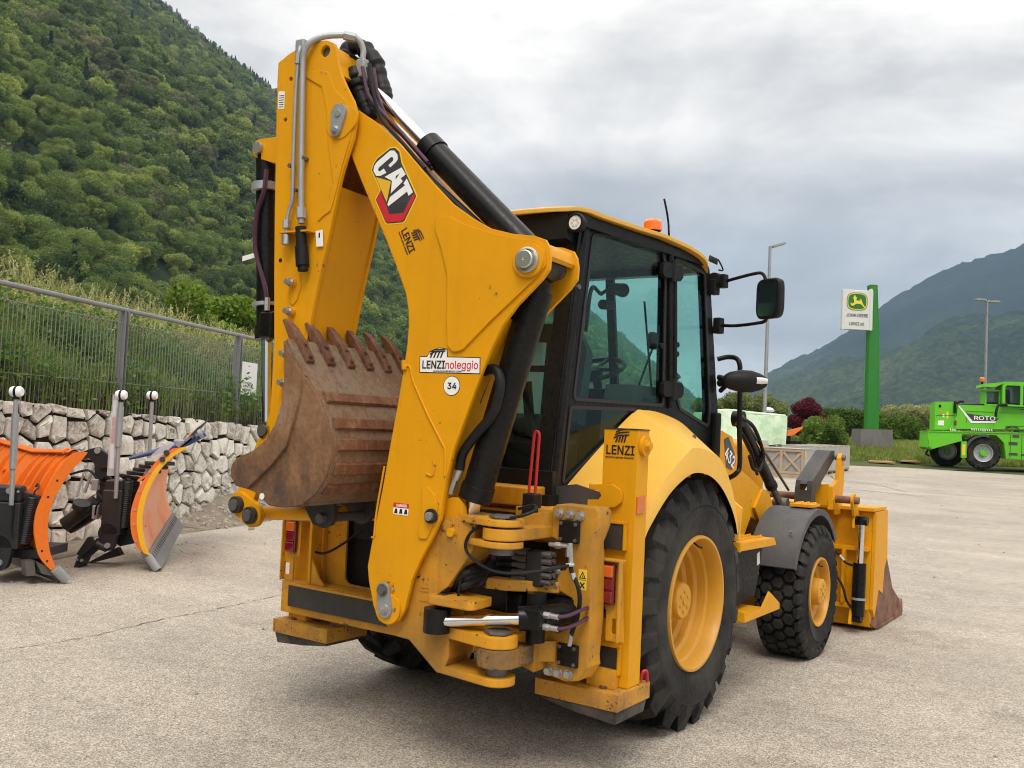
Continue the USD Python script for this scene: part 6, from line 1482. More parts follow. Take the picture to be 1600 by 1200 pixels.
# ---- digging bucket
prof = [(-0.976, 1.999), (-0.861, 1.84), (-0.781, 1.745), (-0.721, 1.647), (-0.684, 1.549), (-0.675, 1.46), (-0.697, 1.37), (-0.750, 1.296), (-0.823, 1.238), (-0.915, 1.215), (-1.025, 1.216), (-1.128, 1.270), (-1.275, 1.35)]
sk = LineString(spline([(a, b, 0) for a, b in prof], 5)[:, :2]).buffer(0.011, cap_style=2)
NB0, NB1 = -0.505, 0.395
DB = A('digging_bucket', prism(B, sk, NB0, NB1), 'bucket_skin', label='rusty brown digging bucket')
sideo = [(-0.986, 2.003), (-0.866, 1.847), (-0.773, 1.751), (-0.711, 1.650), (-0.672, 1.551), (-0.662, 1.46), (-0.685, 1.363), (-0.741, 1.286), (-0.819, 1.226), (-0.915, 1.203), (-1.028, 1.204), (-1.128, 1.262), (-1.172, 1.272), (-1.238, 1.282), (-1.283, 1.331), (-1.277, 1.386), (-1.242, 1.424), (-1.144, 1.46), (-1.056, 1.521), (-1.0, 1.596), (-0.966, 1.7), (-0.960, 1.823), (-0.964, 1.906)]
for n0 in (NB1, NB0 - 0.014):
    A('side_plate', prism(B, sideo, n0 + 0.0005, n0 + 0.0135), 'bucket_side', parent=DB)
band = [(-0.980, 1.998), (-0.868, 1.843), (-0.857, 1.743), (-0.882, 1.641), (-0.925, 1.497), (-1.014, 1.40), (-1.166, 1.276), (-1.236, 1.284), (-1.281, 1.331), (-1.275, 1.384), (-1.242, 1.422), (-1.144, 1.458), (-1.058, 1.519), (-1.002, 1.596), (-0.968, 1.7), (-0.962, 1.823), (-0.966, 1.906)]
A('side_cutter', prism(B, band, NB1 + 0.014, NB1 + 0.032), 'bucket_side', parent=DB)
A('lip_plate', prism(B, [(-0.985, 1.998), (-0.975, 2.012), (-0.846, 1.834), (-0.856, 1.826)], NB0 - 0.012, NB1 + 0.012), 'bucket_skin', parent=DB)
P_sk = np.array(sk.exterior.coords)
cl = spline([(a, b, 0) for a, b in prof], 5)[:, :2]
for tgt in ((-0.765, 1.722), (-0.705, 1.605), (-0.679, 1.505), (-0.685, 1.40), (-0.742, 1.302)):
    i = int(np.argmin(np.linalg.norm(cl - tgt, axis=1)))
    tg = cl[i + 1] - cl[i - 1]; tg /= np.linalg.norm(tg)
    nn_ = np.array([-tg[1], tg[0]])
    c = cl[i] + nn_ * 0.011
    A('wear_rib', prism(B, [c - tg * 0.030, c + tg * 0.030, c + tg * 0.024 + nn_ * 0.016, c - tg * 0.024 + nn_ * 0.016], NB0 + 0.01, NB1 - 0.03), 'bucket_rib', parent=DB)
ld = np.array([0.115, -0.159]); ld /= np.linalg.norm(ld)
ln = np.array([0.81, 0.586])
for k in range(6):
    n = 0.335 - 0.155 * k
    tip = np.array([-1.055, 2.112]); root = np.array([-0.975, 2.000])
    def P3(c, w): return [B(*c, n - w), B(*c, n + w)]
    pts_ = P3(tip - ln * 0.008, 0.021) + P3(tip + ln * 0.008, 0.021) + P3(root - ln * 0.018, 0.030) + P3(root + ln * 0.032, 0.030) + P3((tip + root) / 2 + ln * 0.026, 0.026)
    sh = P3(root + ln * 0.010, 0.029) + P3(root + ln * 0.034, 0.029) + P3(root + ld * 0.135 + ln * 0.008, 0.028) + P3(root + ld * 0.130 + ln * 0.026, 0.026)
    th_ = A('tooth', [hull(pts_), hull(sh)], 'bucket_rib', parent=DB, smooth=20)
    each(BL, 'tooth_bolt', [hexbolt(B(*(root + ld * q + ln * 0.026), n), B.U * ln[0] + B.V * ln[1], 0.011, 0.018) for q in (0.035, 0.105)], 'bucket_rib', parent=DB)
ear = [(-1.10, 1.235), (-1.0, 1.10), (-0.93, 1.085), (-0.88, 1.105), (-0.86, 1.15), (-0.87, 1.21), (-1.0, 1.205)]
each(BL, 'hinge_ear', [prism(B, ear, n0, n0 + 0.025) for n0 in (0.10, -0.20)], 'wear_plate', parent=DB)
A('hinge_pin', [cyl(B(-0.93, 1.135, -0.24), B(-0.93, 1.135, 0.16), 0.024, 18)], 'dull_steel', parent=DB)
A('paint_mark', [cyl(B(-1.078, 1.245, NB1 + 0.0136), B(-1.078, 1.245, NB1 + 0.015), 0.016, 12)], 'white', parent=DB)  # white disc added for the bright ground seen through a hole
# linkage
LK = A('bucket_link', [capsule(B, (-1.311, 1.559), (-1.487, 1.165), 0.06, 0.062, 0.10, 0.135), capsule(B, (-1.311, 1.559), (-1.487, 1.165), 0.06, 0.062, -0.17, -0.135), capsule(B, (-1.487, 1.165), (-1.385, 1.115), 0.062, 0.065, 0.136, 0.165)], 'yellow_paint')
A('bucket_link', [cyl(B(-1.385, 1.118, 0.05), B(-0.95, 1.150, 0.05), 0.036, 16), cyl(B(-1.385, 1.118, -0.05), B(-0.95, 1.15, -0.05), 0.036, 16)], 'yellow_paint')
for (u, v) in ((-1.311, 1.559), (-1.487, 1.16), (-1.385, 1.113)):
    A('link_pin', [cyl(B(u, v, 0.135), B(u, v, 0.19), 0.045, 24)], 'wear_plate', parent=LK)
    A('pin_face', [cyl(B(u, v, 0.190), B(u, v, 0.205), 0.03, 20)], 'dull_steel', parent=LK)

# ---- hoses between carriage and casting
V0 = A('valve_block', [rbox(REAR, 0.757, 0.845, 0.90, 1.065, 1.26, 1.33, 0.008)], 'plow_black')
rr = np.random.default_rng(14)
for k in range(13):
    z1 = 0.925 + 0.032 * (k % 5)
    y1 = -1.32 + 0.036 * (k // 5)
    e = np.array([0.757, y1, z1])
    A('hose_fitting', [cyl(e, e - (0.05, 0, 0), 0.016, 6), cyl(e - (0.05, 0, 0), e - (0.085, 0, 0), 0.0135, 10)], 'dull_steel', parent=V0)
    A('hose', tube([e - (0.08, 0, 0), e - (0.16, 0.02, 0.01), (0.58, -1.42 - 0.01 * k, 0.90 + 0.02 * (k % 4)), (0.47 + rr.normal(0, .01), -1.46 - 0.012 * (k % 4), 0.86 + 0.016 * (k % 5)), (0.38, -1.47, 0.82 + 0.012 * k), (0.30, -1.40, 0.84 + 0.03 * k)], 0.0175, 9), 'purple' if k == 4 else 'hose_rubber')
    e2 = np.array([0.845, y1, z1])
    A('hose_fitting', [cyl(e2, e2 + (0.045, 0, 0), 0.014, 6)], 'dull_steel', parent=V0)
for x in (0.47, 0.535):
    A('cable_tie', tube([(x, -1.545, 0.80), (x + 0.01, -1.555, 0.88), (x + 0.02, -1.53, 0.97), (x + 0.03, -1.45, 0.99)], 0.006, 6), 'hose_rubber')
A('thin_hose', tube([(0.99, -1.33, 1.02), (0.90, -1.46, 0.995), (0.79, -1.56, 0.985), (0.68, -1.58, 1.01), (0.60, -1.59, 1.07), (0.615, -1.58, 1.147), (0.70, -1.56, 1.20), (0.76, -1.56, 1.218), (0.86, -1.53, 1.245), (0.895, -1.48, 1.27), (0.85, -1.43, 1.285), (0.77, -1.43, 1.262)], 0.0075, 8), 'hose_rubber')
A('hose_fitting', [cyl((0.745, -1.562, 1.215), (0.775, -1.562, 1.222), 0.012, 8), cyl((0.975, -1.33, 1.02), (1.0, -1.30, 1.022), 0.010, 8)], 'zinc')
cf = A('grease_line', tube([(0.985, -1.30, 1.04), (0.99, -1.305, 1.0), (1.005, -1.31, 0.975), (1.035, -1.315, 0.93), (1.048, -1.315, 0.87), (1.035, -1.31, 0.79), (1.01, -1.30, 0.73), (0.995, -1.295, 0.69)], 0.0105, 9), 'hose_rubber')
A('hose_fitting', [cyl((0.975, -1.30, 1.118), (0.985, -1.30, 1.03), 0.0125, 8), cyl((1.002, -1.31, 0.985), (1.014, -1.312, 0.955), 0.0125, 8), cyl((1.0, -1.297, 0.71), (0.99, -1.292, 0.655), 0.0115, 8), cyl((0.865, -1.30, 1.10), (0.985, -1.302, 1.103), 0.0105, 8), cyl((0.90, -1.30, 1.10), (0.925, -1.30, 1.101), 0.017, 6), cyl((0.972, -1.30, 1.103), (0.972, -1.30, 1.055), 0.016, 6)], 'zinc', parent=cf)
A('pole_socket', [rbox(REAR, 0.66, 0.73, 1.20, 1.32, 1.17, 1.24, 0.008)], 'black_plastic')
A('warning_pole', [cyl((0.675, -1.205, 1.32), (0.688, -1.20, 1.60), 0.0075, 10), cyl((0.712, -1.205, 1.32), (0.718, -1.20, 1.60), 0.0075, 10), tube([(0.688, -1.20, 1.598), (0.692, -1.20, 1.613), (0.703, -1.20, 1.62), (0.714, -1.20, 1.613), (0.718, -1.20, 1.598)], 0.0075, 10)], 'red_paint')
A('rear_deck', [box((-0.66, -1.05, 1.226), (0.92, -0.78, 1.245)), rbox(TOP, 0.30, 0.62, -1.14, -0.92, 1.246, 1.34, 0.01)], 'yellow_paint_worn')
A('rear_bulkhead', [box((-0.66, -1.0, 0.95), (0.66, -0.90, 1.30)), box((-0.66, -0.97, 1.30), (0.66, -0.93, 1.42))], 'black_plastic')
# ---- cab: its sides taper towards the rear
CF = Fr((0.62, 0, 0), (0.177, 0.984, 0))       # the right side: u forward, v up, n outwards
outline = [(-0.749, 1.22), (-0.652, 1.223), (-0.627, 1.277), (0.014, 1.717), (0.105, 1.747), (0.314, 1.735), (0.445, 1.714), (0.776, 1.577), (0.946, 1.467), (0.946, 1.563), (0.916, 1.716), (0.742, 2.728), (0.714, 2.769), (0.424, 2.808), (0.166, 2.83), (-0.141, 2.829), (-0.461, 2.829), (-0.568, 2.838), (-0.577, 2.769)]
def rnd(p, r=0.025):
    return list(Polygon(p).buffer(-r).buffer(r, quad_segs=5).exterior.coords)[:-1]
win = rnd([(-0.461, 2.739), (-0.34, 2.767), (0.203, 2.796), (0.249, 2.656), (0.277, 1.813), (-0.567, 1.807)])
tri_ = rnd([(-0.589, 1.76), (0.025, 1.775), (-0.627, 1.333)], 0.012)
door = rnd([(0.347, 2.749), (0.683, 2.695), (0.8, 1.824), (0.794, 1.698), (0.46, 1.799), (0.402, 1.899)])
for s in (1, -1):
    cs = lambda poly, n0, n1, holes=(): mir(prism(CF, poly, n0, n1, holes), s)
    fr_ = A('cab_side_frame', cs(outline, -0.055, 0, [win, tri_, door]), 'black_paint')
    for w in (win, door, tri_):
        A('window_seal', cs(Polygon(w).buffer(0.010).difference(Polygon(w).buffer(-0.010)), -0.002, 0.006), 'rubber_seal', parent=fr_)
    A('side_window', cs(Polygon(win).buffer(0.008), -0.016, -0.010), 'cab_glass', parent=fr_, smooth=False)
    A('lower_window', cs(Polygon(tri_).buffer(0.008), -0.016, -0.010), 'cab_glass', parent=fr_, smooth=False)
    A('door_window', cs(Polygon(door).buffer(0.008), -0.016, -0.010), 'cab_glass', parent=fr_, smooth=False)
    A('rear_pillar', mir(tube([CF(-0.698, 1.254, -0.012), CF(-0.652, 1.726, -0.012), CF(-0.544, 2.607, -0.012), CF(-0.515, 2.786, -0.014)], 0.032, 12), s), 'black_paint')
    A('centre_pillar', mir(tube([CF(0.286, 2.764, 0.004), CF(0.314, 2.301, 0.008), CF(0.347, 1.80, 0.008)], 0.021, 12), s), 'black_paint')
    A('door_bar', mir(tube([CF(0.325, 2.661, 0.02), CF(0.336, 2.30, 0.03), CF(0.362, 1.85, 0.03)], 0.012, 10), s), 'black_plastic', parent=fr_)
    for (yy, zz_) in ((0.296, 2.648), (0.347, 1.915)):
        hg = [hull([CF(yy + dy, zz_ + dz, a) for a in (0.004, 0.034) for dy, dz in ((-0.115, 0.03), (-0.115, -0.03), (-0.09, 0.05), (-0.09, -0.05), (-0.01, 0.043), (-0.01, -0.043))]),
              hull([CF(yy + dy, zz_ + dz, a) for a in (0.004, 0.034) for dy, dz in ((0.10, 0.025), (0.10, -0.025), (0.075, 0.05), (0.075, -0.05), (0.012, 0.047), (0.012, -0.047))]),
              cyl(CF(yy, zz_ - 0.065, 0.026), CF(yy, zz_ + 0.065, 0.026), 0.018, 12)]
        A('hinge', mir(cat(hg), s), 'black_plastic', parent=fr_)
    A('window_latch', mir(cat(rbox(CF, 0.181, 0.252, 2.156, 2.264, -0.075, -0.022, 0.02), cyl(CF(0.211, 2.175, 0.006), CF(0.211, 2.175, 0.03), 0.018, 12), cyl(CF(0.376, 2.198, 0.006), CF(0.376, 2.198, 0.028), 0.018, 12), cyl(CF(0.376, 2.14, 0.006), CF(0.376, 2.14, 0.028), 0.018, 12)), s), 'black_plastic', parent=fr_)
    A('pillar_bolt', mir(cyl(CF(-0.581, 2.429, 0.0), CF(-0.581, 2.429, 0.022), 0.014, 12), s), 'dull_steel', parent=fr_)
    A('door_handle', mir(rbox(CF, 0.824, 0.879, 1.524, 1.794, 0.001, 0.05, 0.015), s), 'black_plastic', parent=fr_)
# rear frame and panes
yb = lambda z: -0.745 + (z - 1.22) * 0.110
hwz = lambda z: 0.487 + (z - 1.22) * 0.0205
def rear_strip(x0, x1, z0, z1, t=0.04, dy=0.0):
    return hull([(x * hwz(z) / 0.5, yb(z) + dy + d, z) for x in (x0, x1) for z in (z0, z1) for d in (0, t)])
RF = A('cab_rear_frame', [rear_strip(-0.48, 0.48, 1.20, 1.36), rear_strip(-0.48, 0.48, 2.62, 2.83), rear_strip(-0.495, -0.405, 1.3605, 2.6195), rear_strip(0.405, 0.495, 1.3605, 2.6195), rear_strip(-0.4045, 0.4045, 1.95, 1.985, 0.03)], 'black_paint')
A('rear_window', rear_strip(-0.4045, 0.4045, 1.3605, 1.9495, 0.006, 0.014), 'cab_glass', parent=RF, smooth=False)
A('rear_window', rear_strip(-0.4045, 0.4045, 1.9855, 2.6195, 0.006, 0.014), 'cab_glass', parent=RF, smooth=False)
A('window_handle', [rbox(REAR, 0.26, 0.32, 2.07, 2.11, -yb(2.09) + 0.002, -yb(2.09) + 0.04, 0.008), cyl((0.29, yb(2.02) - 0.02, 2.02), (0.29, yb(2.02), 2.02), 0.016, 12)], 'black_plastic', parent=RF)
A('cab_front_frame', [box((-0.70, 0.80, 1.45), (0.70, 0.94, 1.70)), hull([(x, y, z) for x in (-0.03, 0.03) for (y, z) in ((0.915, 1.7), (0.945, 1.7), (0.735, 2.72), (0.765, 2.72))]), box((-0.70, 0.66, 2.70), (0.70, 0.74, 2.79))], 'black_paint')
A('front_window', hull([(x, y, z) for x in (-0.69, 0.69) for (y, z) in ((0.925, 1.7), (0.930, 1.7), (0.735, 2.70), (0.740, 2.70))]), 'cab_glass', smooth=False)
A('cab_floor', [hull([(sx * x, y, z) for sx in (-1, 1) for (x, y) in ((0.43, -0.70), (0.70, 0.92)) for z in (1.14, 1.20)])], 'black_plastic')
# roof
nu, nv = 25, 33
def roof_z(y): return float(np.interp(y, [-0.72, -0.68, -0.59, -0.43, -0.10, 0.15, 0.42, 0.60, 0.70, 0.76], [2.835, 2.846, 2.847, 2.836, 2.831, 2.831, 2.807, 2.772, 2.726, 2.69]))
rv, rf = [], []
for top in (1, 0):
    for i in range(nu):
        a = -1 + 2 * i / (nu - 1)
        for j in range(nv):
            b = -1 + 2 * j / (nv - 1)
            y = 0.015 + 0.725 * b
            hw = 0.674 + 0.18 * y - 0.05 * max(0, abs(b) - 0.8) * 5 * max(0, abs(b) - 0.8) * 5
            z = roof_z(y) + (0.028 * (1 - a ** 4) * (1 - abs(b) ** 6) + 0.024 if top else 0.0)
            rv.append((a * hw, y - (0.05 * (abs(a) ** 3) * b if abs(b) > 0.7 else 0), z))
k0 = nu * nv
for i in range(nu - 1):
    for j in range(nv - 1):
        a = i * nv + j; b = a + nv
        rf += [(a, b, b + 1), (a, b + 1, a + 1), (k0 + a, k0 + b + 1, k0 + b), (k0 + a, k0 + a + 1, k0 + b + 1)]
edge = [i * nv for i in range(nu)] + [(nu - 1) * nv + j for j in range(1, nv)] + [i * nv + nv - 1 for i in range(nu - 2, -1, -1)] + [j for j in range(nv - 2, 0, -1)]
for q in range(len(edge)):
    a, b = edge[q], edge[(q + 1) % len(edge)]
    rf += [(a, k0 + a, k0 + b), (a, k0 + b, b)]
RO = A('cab_roof', trimesh.Trimesh(np.array(rv), rf, process=False), 'roof_yellow', smooth=50)
A('roof_liner', [hull([(sx * x, y, z) for sx in (-1, 1) for (x, y, z) in ((0.535, -0.66, 2.835), (0.54, -0.62, 2.77), (0.76, 0.66, 2.74), (0.76, 0.66, 2.765), (0.70, 0.36, 2.805), (0.62, 0.0, 2.825), (0.55, -0.4, 2.828))])], 'black_plastic', parent=RO)
A('roof_liner', [hull([(sx * 0.49, y, z) for sx in (-1, 1) for (y, z) in ((-0.655, 2.83), (-0.655, 2.69), (-0.57, 2.67), (-0.55, 2.83))])], 'black_plastic', parent=RO)
for x in (0.525, -0.525):
    c = np.array([x * 1.02, -0.645, 2.775])
    wl = A('work_light', lathe([(0.046, 0.05), (0.056, 0.01), (0.053, -0.01), (0.042, -0.012), (0.040, 0.0), (0, 0.0)], c, (0, 1, 0), 28), 'black_plastic')
    A('led_lens', [cyl(c + (0, 0.0, 0), c + (0, -0.006, 0), 0.039, 24)], 'led_glass', parent=wl)
    each(BL, 'led_cell', [cyl(c + (0.019 * math.cos(q), -0.006, 0.019 * math.sin(q)), c + (0.019 * math.cos(q), -0.009, 0.019 * math.sin(q)), 0.007, 8) for q in np.arange(6) * 1.047], 'lens_clear', parent=wl)
bcn = A('beacon', [cyl((0.50, 0.38, 2.83), (0.50, 0.38, 2.938), 0.045, 18)], 'black_plastic')
A('beacon_lens', lathe([(0.055, 0), (0.060, 0.01), (0.058, 0.055), (0.046, 0.07), (0, 0.073)], (0.50, 0.38, 2.938), (0, 0, 1), 24), 'amber', parent=bcn)
A('antenna', [tube([(0.50, 0.64, 2.80), (0.50, 0.62, 2.98), (0.50, 0.59, 3.08), (0.50, 0.53, 3.18)], 0.007, 7), cyl((0.50, 0.64, 2.78), (0.50, 0.635, 2.92), 0.013, 10)], 'black_plastic')
A('coiled_cable', tube([(0.775, 0.66 + 0.013 * k, 2.775 + (0.036 if k % 2 else 0.0)) for k in range(12)] + [(0.80, 0.84, 2.745), (0.79, 0.79, 2.735)], 0.0055, 6, 3), 'hose_rubber')
A('front_light', [lathe([(0.0, 0.0), (0.045, 0.0), (0.05, 0.055), (0.036, 0.085), (0, 0.09)], (0.78, 0.73, 2.665), (0, 1, 0), 18)], 'black_plastic')
# mirrors
A('mirror_clamp', [rbox(CF, 0.735, 0.80, 2.565, 2.665, 0.0, 0.05, 0.008), rbox(CF, 0.765, 0.82, 2.61, 2.70, 0.045, 0.10, 0.008)], 'black_plastic')
A('mirror_clamp', [rbox(CF, 0.80, 0.86, 2.315, 2.42, 0.0, 0.055, 0.008)], 'black_plastic')
A('mirror_arm', tube([CF(0.80, 2.655, 0.09), (0.95, 0.75, 2.672), (1.07, 0.735, 2.69), (1.11, 0.735, 2.682), (1.135, 0.73, 2.64)], 0.011, 10), 'black_paint')
A('mirror_arm', tube([CF(0.84, 2.37, 0.05), (0.93, 0.78, 2.362), (1.07, 0.74, 2.368), (1.135, 0.73, 2.38), (1.15, 0.73, 2.42)], 0.011, 10), 'black_paint')
MF = Fr((1.155, 0.70, 2.520), (0.90, -0.436, 0.0))
hs = []
for (w, h, n) in ((0.095, 0.122, 0.0), (0.102, 0.129, -0.012), (0.098, 0.125, -0.05), (0.065, 0.095, -0.085)):
    hs += [MF(u, v, n) for u, v in superq(0, 0, w, h, 5.0, 36)]
mh = A('mirror', hull(hs), 'black_plastic', smooth=35)
A('mirror_face', prism(MF, superq(-0.004, 0, 0.078, 0.112, 6.0, 36), 0.0006, 0.002), 'mirror_glass', parent=mh)
hd = []
LF = Fr((1.03, 0.70, 1.995), (0.83, 0.557, 0))
for (u, w) in ((-0.13, 0.035), (-0.10, 0.055), (-0.03, 0.072), (0.04, 0.070), (0.10, 0.052), (0.135, 0.03)):
    hd += [LF(u, w * math.sin(q), w * 0.8 * math.cos(q)) for q in np.arange(16) * 0.3927]
pod = A('lamp_pod', hull(hd), 'black_plastic', smooth=40)
A('lamp_pod_lens', hull([LF(u, w * math.sin(q) * 0.62 + 0.004, 0.006 + w * 0.8 * math.cos(q)) for (u, w) in ((0.062, 0.062), (0.10, 0.052), (0.138, 0.03)) for q in np.linspace(-1.3, 1.3, 9)]), 'lens_clear', parent=pod)
A('lamp_pod_bracket', [tube([(0.79, 0.86, 2.03), (0.85, 0.83, 2.015), (0.91, 0.77, 2.0)], 0.02, 8), tube([(0.80, 0.87, 1.94), (0.85, 0.83, 1.97), (0.90, 0.79, 1.99)], 0.016, 8), tube([(0.79, 0.87, 1.99), (0.85, 0.84, 2.0)], 0.024, 8)], 'black_plastic', parent=pod)
A('handrail', tube([(0.775, 0.86, 2.15), (0.83, 0.885, 2.166), (0.89, 0.885, 2.160), (0.925, 0.87, 2.12), (0.93, 0.875, 2.02), (0.925, 0.91, 1.70), (0.92, 0.95, 1.46), (0.905, 0.93, 1.40), (0.84, 0.95, 1.36)], 0.0165, 12, 8), 'black_paint')
# interior
A('seat_base', [rbox(TOP, -0.26, 0.22, -0.45, 0.05, 1.21, 1.58, 0.04), rbox(TOP, -0.26, 0.22, -0.48, 0.02, 1.58, 1.72, 0.05)], 'black_plastic')
A('seat_back', hull([(x, y, z) for x in (-0.26, 0.21) for (y, z) in ((0.02, 1.68), (0.12, 1.66), (0.10, 2.15), (0.18, 2.13))] + [(x, y, z) for x in (-0.16, 0.11) for (y, z) in ((0.12, 2.32), (0.19, 2.30))]), 'dark_grey')
A('seat_cover', hull([(x, y, z) for x in (-0.22, 0.10) for (y, z) in ((-0.30, 1.45), (-0.26, 1.45), (-0.24, 2.16), (-0.20, 2.16))]), 'light_grey')  # added pale panel, standing in for bright reflection in the rear glass
A('front_console', [hull([(x, y, z) for x in (-0.22, 0.22) for (y, z) in ((0.60, 1.2), (0.86, 1.2), (0.50, 1.92), (0.82, 1.97), (0.54, 1.80))])], 'black_plastic')
A('side_console', [hull([(x, y, z) for x in (0.36, 0.56) for (y, z) in ((0.02, 1.25), (0.62, 1.25), (0.06, 1.80), (0.10, 1.93), (0.50, 1.93), (0.60, 1.75))])], 'dark_grey')
A('console_slot', [prism(SIDE, [(0.20 + 0.0, 1.72 + 0.04 * k), (0.50, 1.735 + 0.04 * k), (0.50, 1.75 + 0.04 * k), (0.20, 1.735 + 0.04 * k)], 0.5605, 0.564) for k in range(4)], 'ink')
SW = np.array([0.05, 0.50, 2.05]); sa = np.array([0.0, -0.42, 0.9]); sa /= np.linalg.norm(sa)
ex, ey, _z = axes_of(sa)
ring = [SW + 0.20 * (ex * math.cos(q) + ey * math.sin(q)) for q in np.linspace(0, 2 * np.pi, 37)]
A('steering_wheel', [tube(ring, 0.016, 8, 1), tube([SW + 0.19 * ex, SW, SW - 0.19 * ex], 0.014, 6, 1), tube([SW, SW - 0.19 * ey], 0.014, 6, 1), cyl(SW - sa * 0.05, SW + sa * 0.01, 0.05, 16), cyl(SW - sa * 0.35, SW - sa * 0.05, 0.03, 12), cyl(SW + ex * 0.15 + ey * 0.12, SW + ex * 0.15 + ey * 0.12 + sa * 0.06, 0.022, 12)], 'black_plastic')
A('control_lever', [tube([(-0.2, -0.45, 1.6), (-0.2, -0.50, 1.85), (-0.2, -0.51, 1.98)], 0.02, 8), tube([(0.2, -0.48, 1.6), (0.2, -0.53, 1.8), (0.2, -0.55, 1.9)], 0.03, 8), tube([(0.05, -0.50, 1.55), (0.05, -0.55, 1.70), (0.05, -0.57, 1.78)], 0.04, 8)], 'black_plastic')
A('interior_lamp', [cyl((0.40, 0.02, 2.52), (0.40, 0.20, 2.53), 0.03, 14, 0.045), tube([(0.42, -0.12, 2.46), (0.41, -0.02, 2.50), (0.40, 0.05, 2.52)], 0.012, 8), cyl((0.42, -0.10, 2.40), (0.42, 0.02, 2.41), 0.03, 14), tube([(0.50, -0.42, 2.20), (0.49, -0.36, 2.45), (0.43, -0.15, 2.46)], 0.012, 8)], 'black_plastic')
A('wiper', [cyl((0.25, 0.80, 2.55), (0.28, 0.93, 1.85), 0.008, 8), cyl((0.30, 0.87, 2.25), (0.10, 0.94, 1.80), 0.008, 8)], 'black_plastic')
A('grab_rail', tube([(0.62, 0.42, 2.60), (0.58, 0.46, 2.54), (0.58, 0.56, 2.1), (0.62, 0.60, 2.0)], 0.02, 10), 'grey_plastic')

# ---- rear wings over the tyres
def loft(P0, P1, k=1):
    a, b = np.array(P0, float), np.array(P1, float)
    n = len(a)
    v = np.vstack([a, b])
    f = []
    for i in range(n - 1):
        f += [(i, n + i, n + i + 1), (i, n + i + 1, i + 1)]
    return trimesh.Trimesh(v, f, process=False)
def dense(p, n=28):
    p = np.array(p, float)
    d = np.r_[0, np.cumsum(np.linalg.norm(np.diff(p, axis=0), axis=1))]
    return np.stack([np.interp(np.linspace(0, d[-1], n), d, p[:, i]) for i in range(p.shape[1])], 1)
I_ = [(0.52, -0.80, 1.18), (0.525, -0.66, 1.29), (0.56, -0.38, 1.50), (0.615, -0.04, 1.745), (0.64, 0.08, 1.775), (0.68, 0.28, 1.758), (0.73, 0.50, 1.69), (0.74, 0.80, 1.53), (0.74, 0.90, 1.30), (0.74, 0.92, 1.12)]
O_ = [(1.08, -0.86, 1.13), (1.08, -0.76, 1.22), (1.08, -0.52, 1.41), (1.08, -0.25, 1.545), (1.08, -0.165, 1.568), (1.08, 0.02, 1.555), (1.08, 0.235, 1.495), (1.08, 0.40, 1.345), (1.08, 0.48, 1.22), (1.08, 0.53, 1.10)]
L_ = [(1.095, -0.80, 1.13), (1.095, -0.73, 1.205), (1.095, -0.52, 1.355), (1.095, -0.30, 1.445), (1.095, -0.14, 1.466), (1.095, 0.05, 1.44), (1.095, 0.22, 1.37), (1.095, 0.37, 1.26), (1.095, 0.46, 1.16), (1.095, 0.50, 1.08)]
def sp3(p): return [tuple(q) for q in spline(p, 6)]
I_, O_, L_ = sp3(I_), sp3(O_), sp3(L_)
for s in (1, -1):
    top_ = loft(I_, O_); lip = loft(O_, L_)
    under = loft([(x - 0.0, y * 0.985, z - 0.035) for x, y, z in L_], [(x, y * 0.95, z - 0.05) for x, y, z in I_])
    wf = A('rear_wing', [mir(top_, s)], 'yellow_plastic', smooth=20)
    A('wing_lip', [mir(lip, s), mir(loft(L_, [(x, y * 0.985, z - 0.035) for x, y, z in L_]), s)], 'yellow_plastic', parent=wf, smooth=25)
    A('wing_liner', mir(under, s), 'black_plastic', parent=wf, smooth=40)
    A('wing_front', mir(cat(prism(REAR, [(0.72, 1.0), (1.06, 1.0), (1.075, 1.2), (0.73, 1.45)], -0.62, -0.60)), s), 'yellow_plastic', parent=wf)
    A('wing_bolt', mir(cyl((0.93, 0.16, 1.615), (0.935, 0.162, 1.64), 0.012, 8), s), 'dull_steel', parent=wf)
    A('grey_guard', mir(prism(REAR, [(0.55, 1.22), (0.57, 1.33), (0.74, 1.36), (0.93, 1.32), (0.93, 1.25)], 0.86, 0.87), s), 'grey_plastic')
# badge on the bonnet side
num = A('number_badge', prism(SIDE, [(1.34, 1.62), (1.42, 1.64), (1.55, 1.52), (1.585, 1.47), (1.50, 1.40), (1.40, 1.42)], 0.651, 0.653), 'logo_grey')
A('badge_band', prism(SIDE, [(1.50, 1.40), (1.585, 1.47), (1.55, 1.52), (1.535, 1.51), (1.56, 1.47), (1.495, 1.42)], 0.6535, 0.6545), 'logo_red', parent=num)
text(SIDE, '432', 1.345, 1.50, 0.085, 0.6536, 'white', BL, num, True, ang=-0.45, fit=0.20)
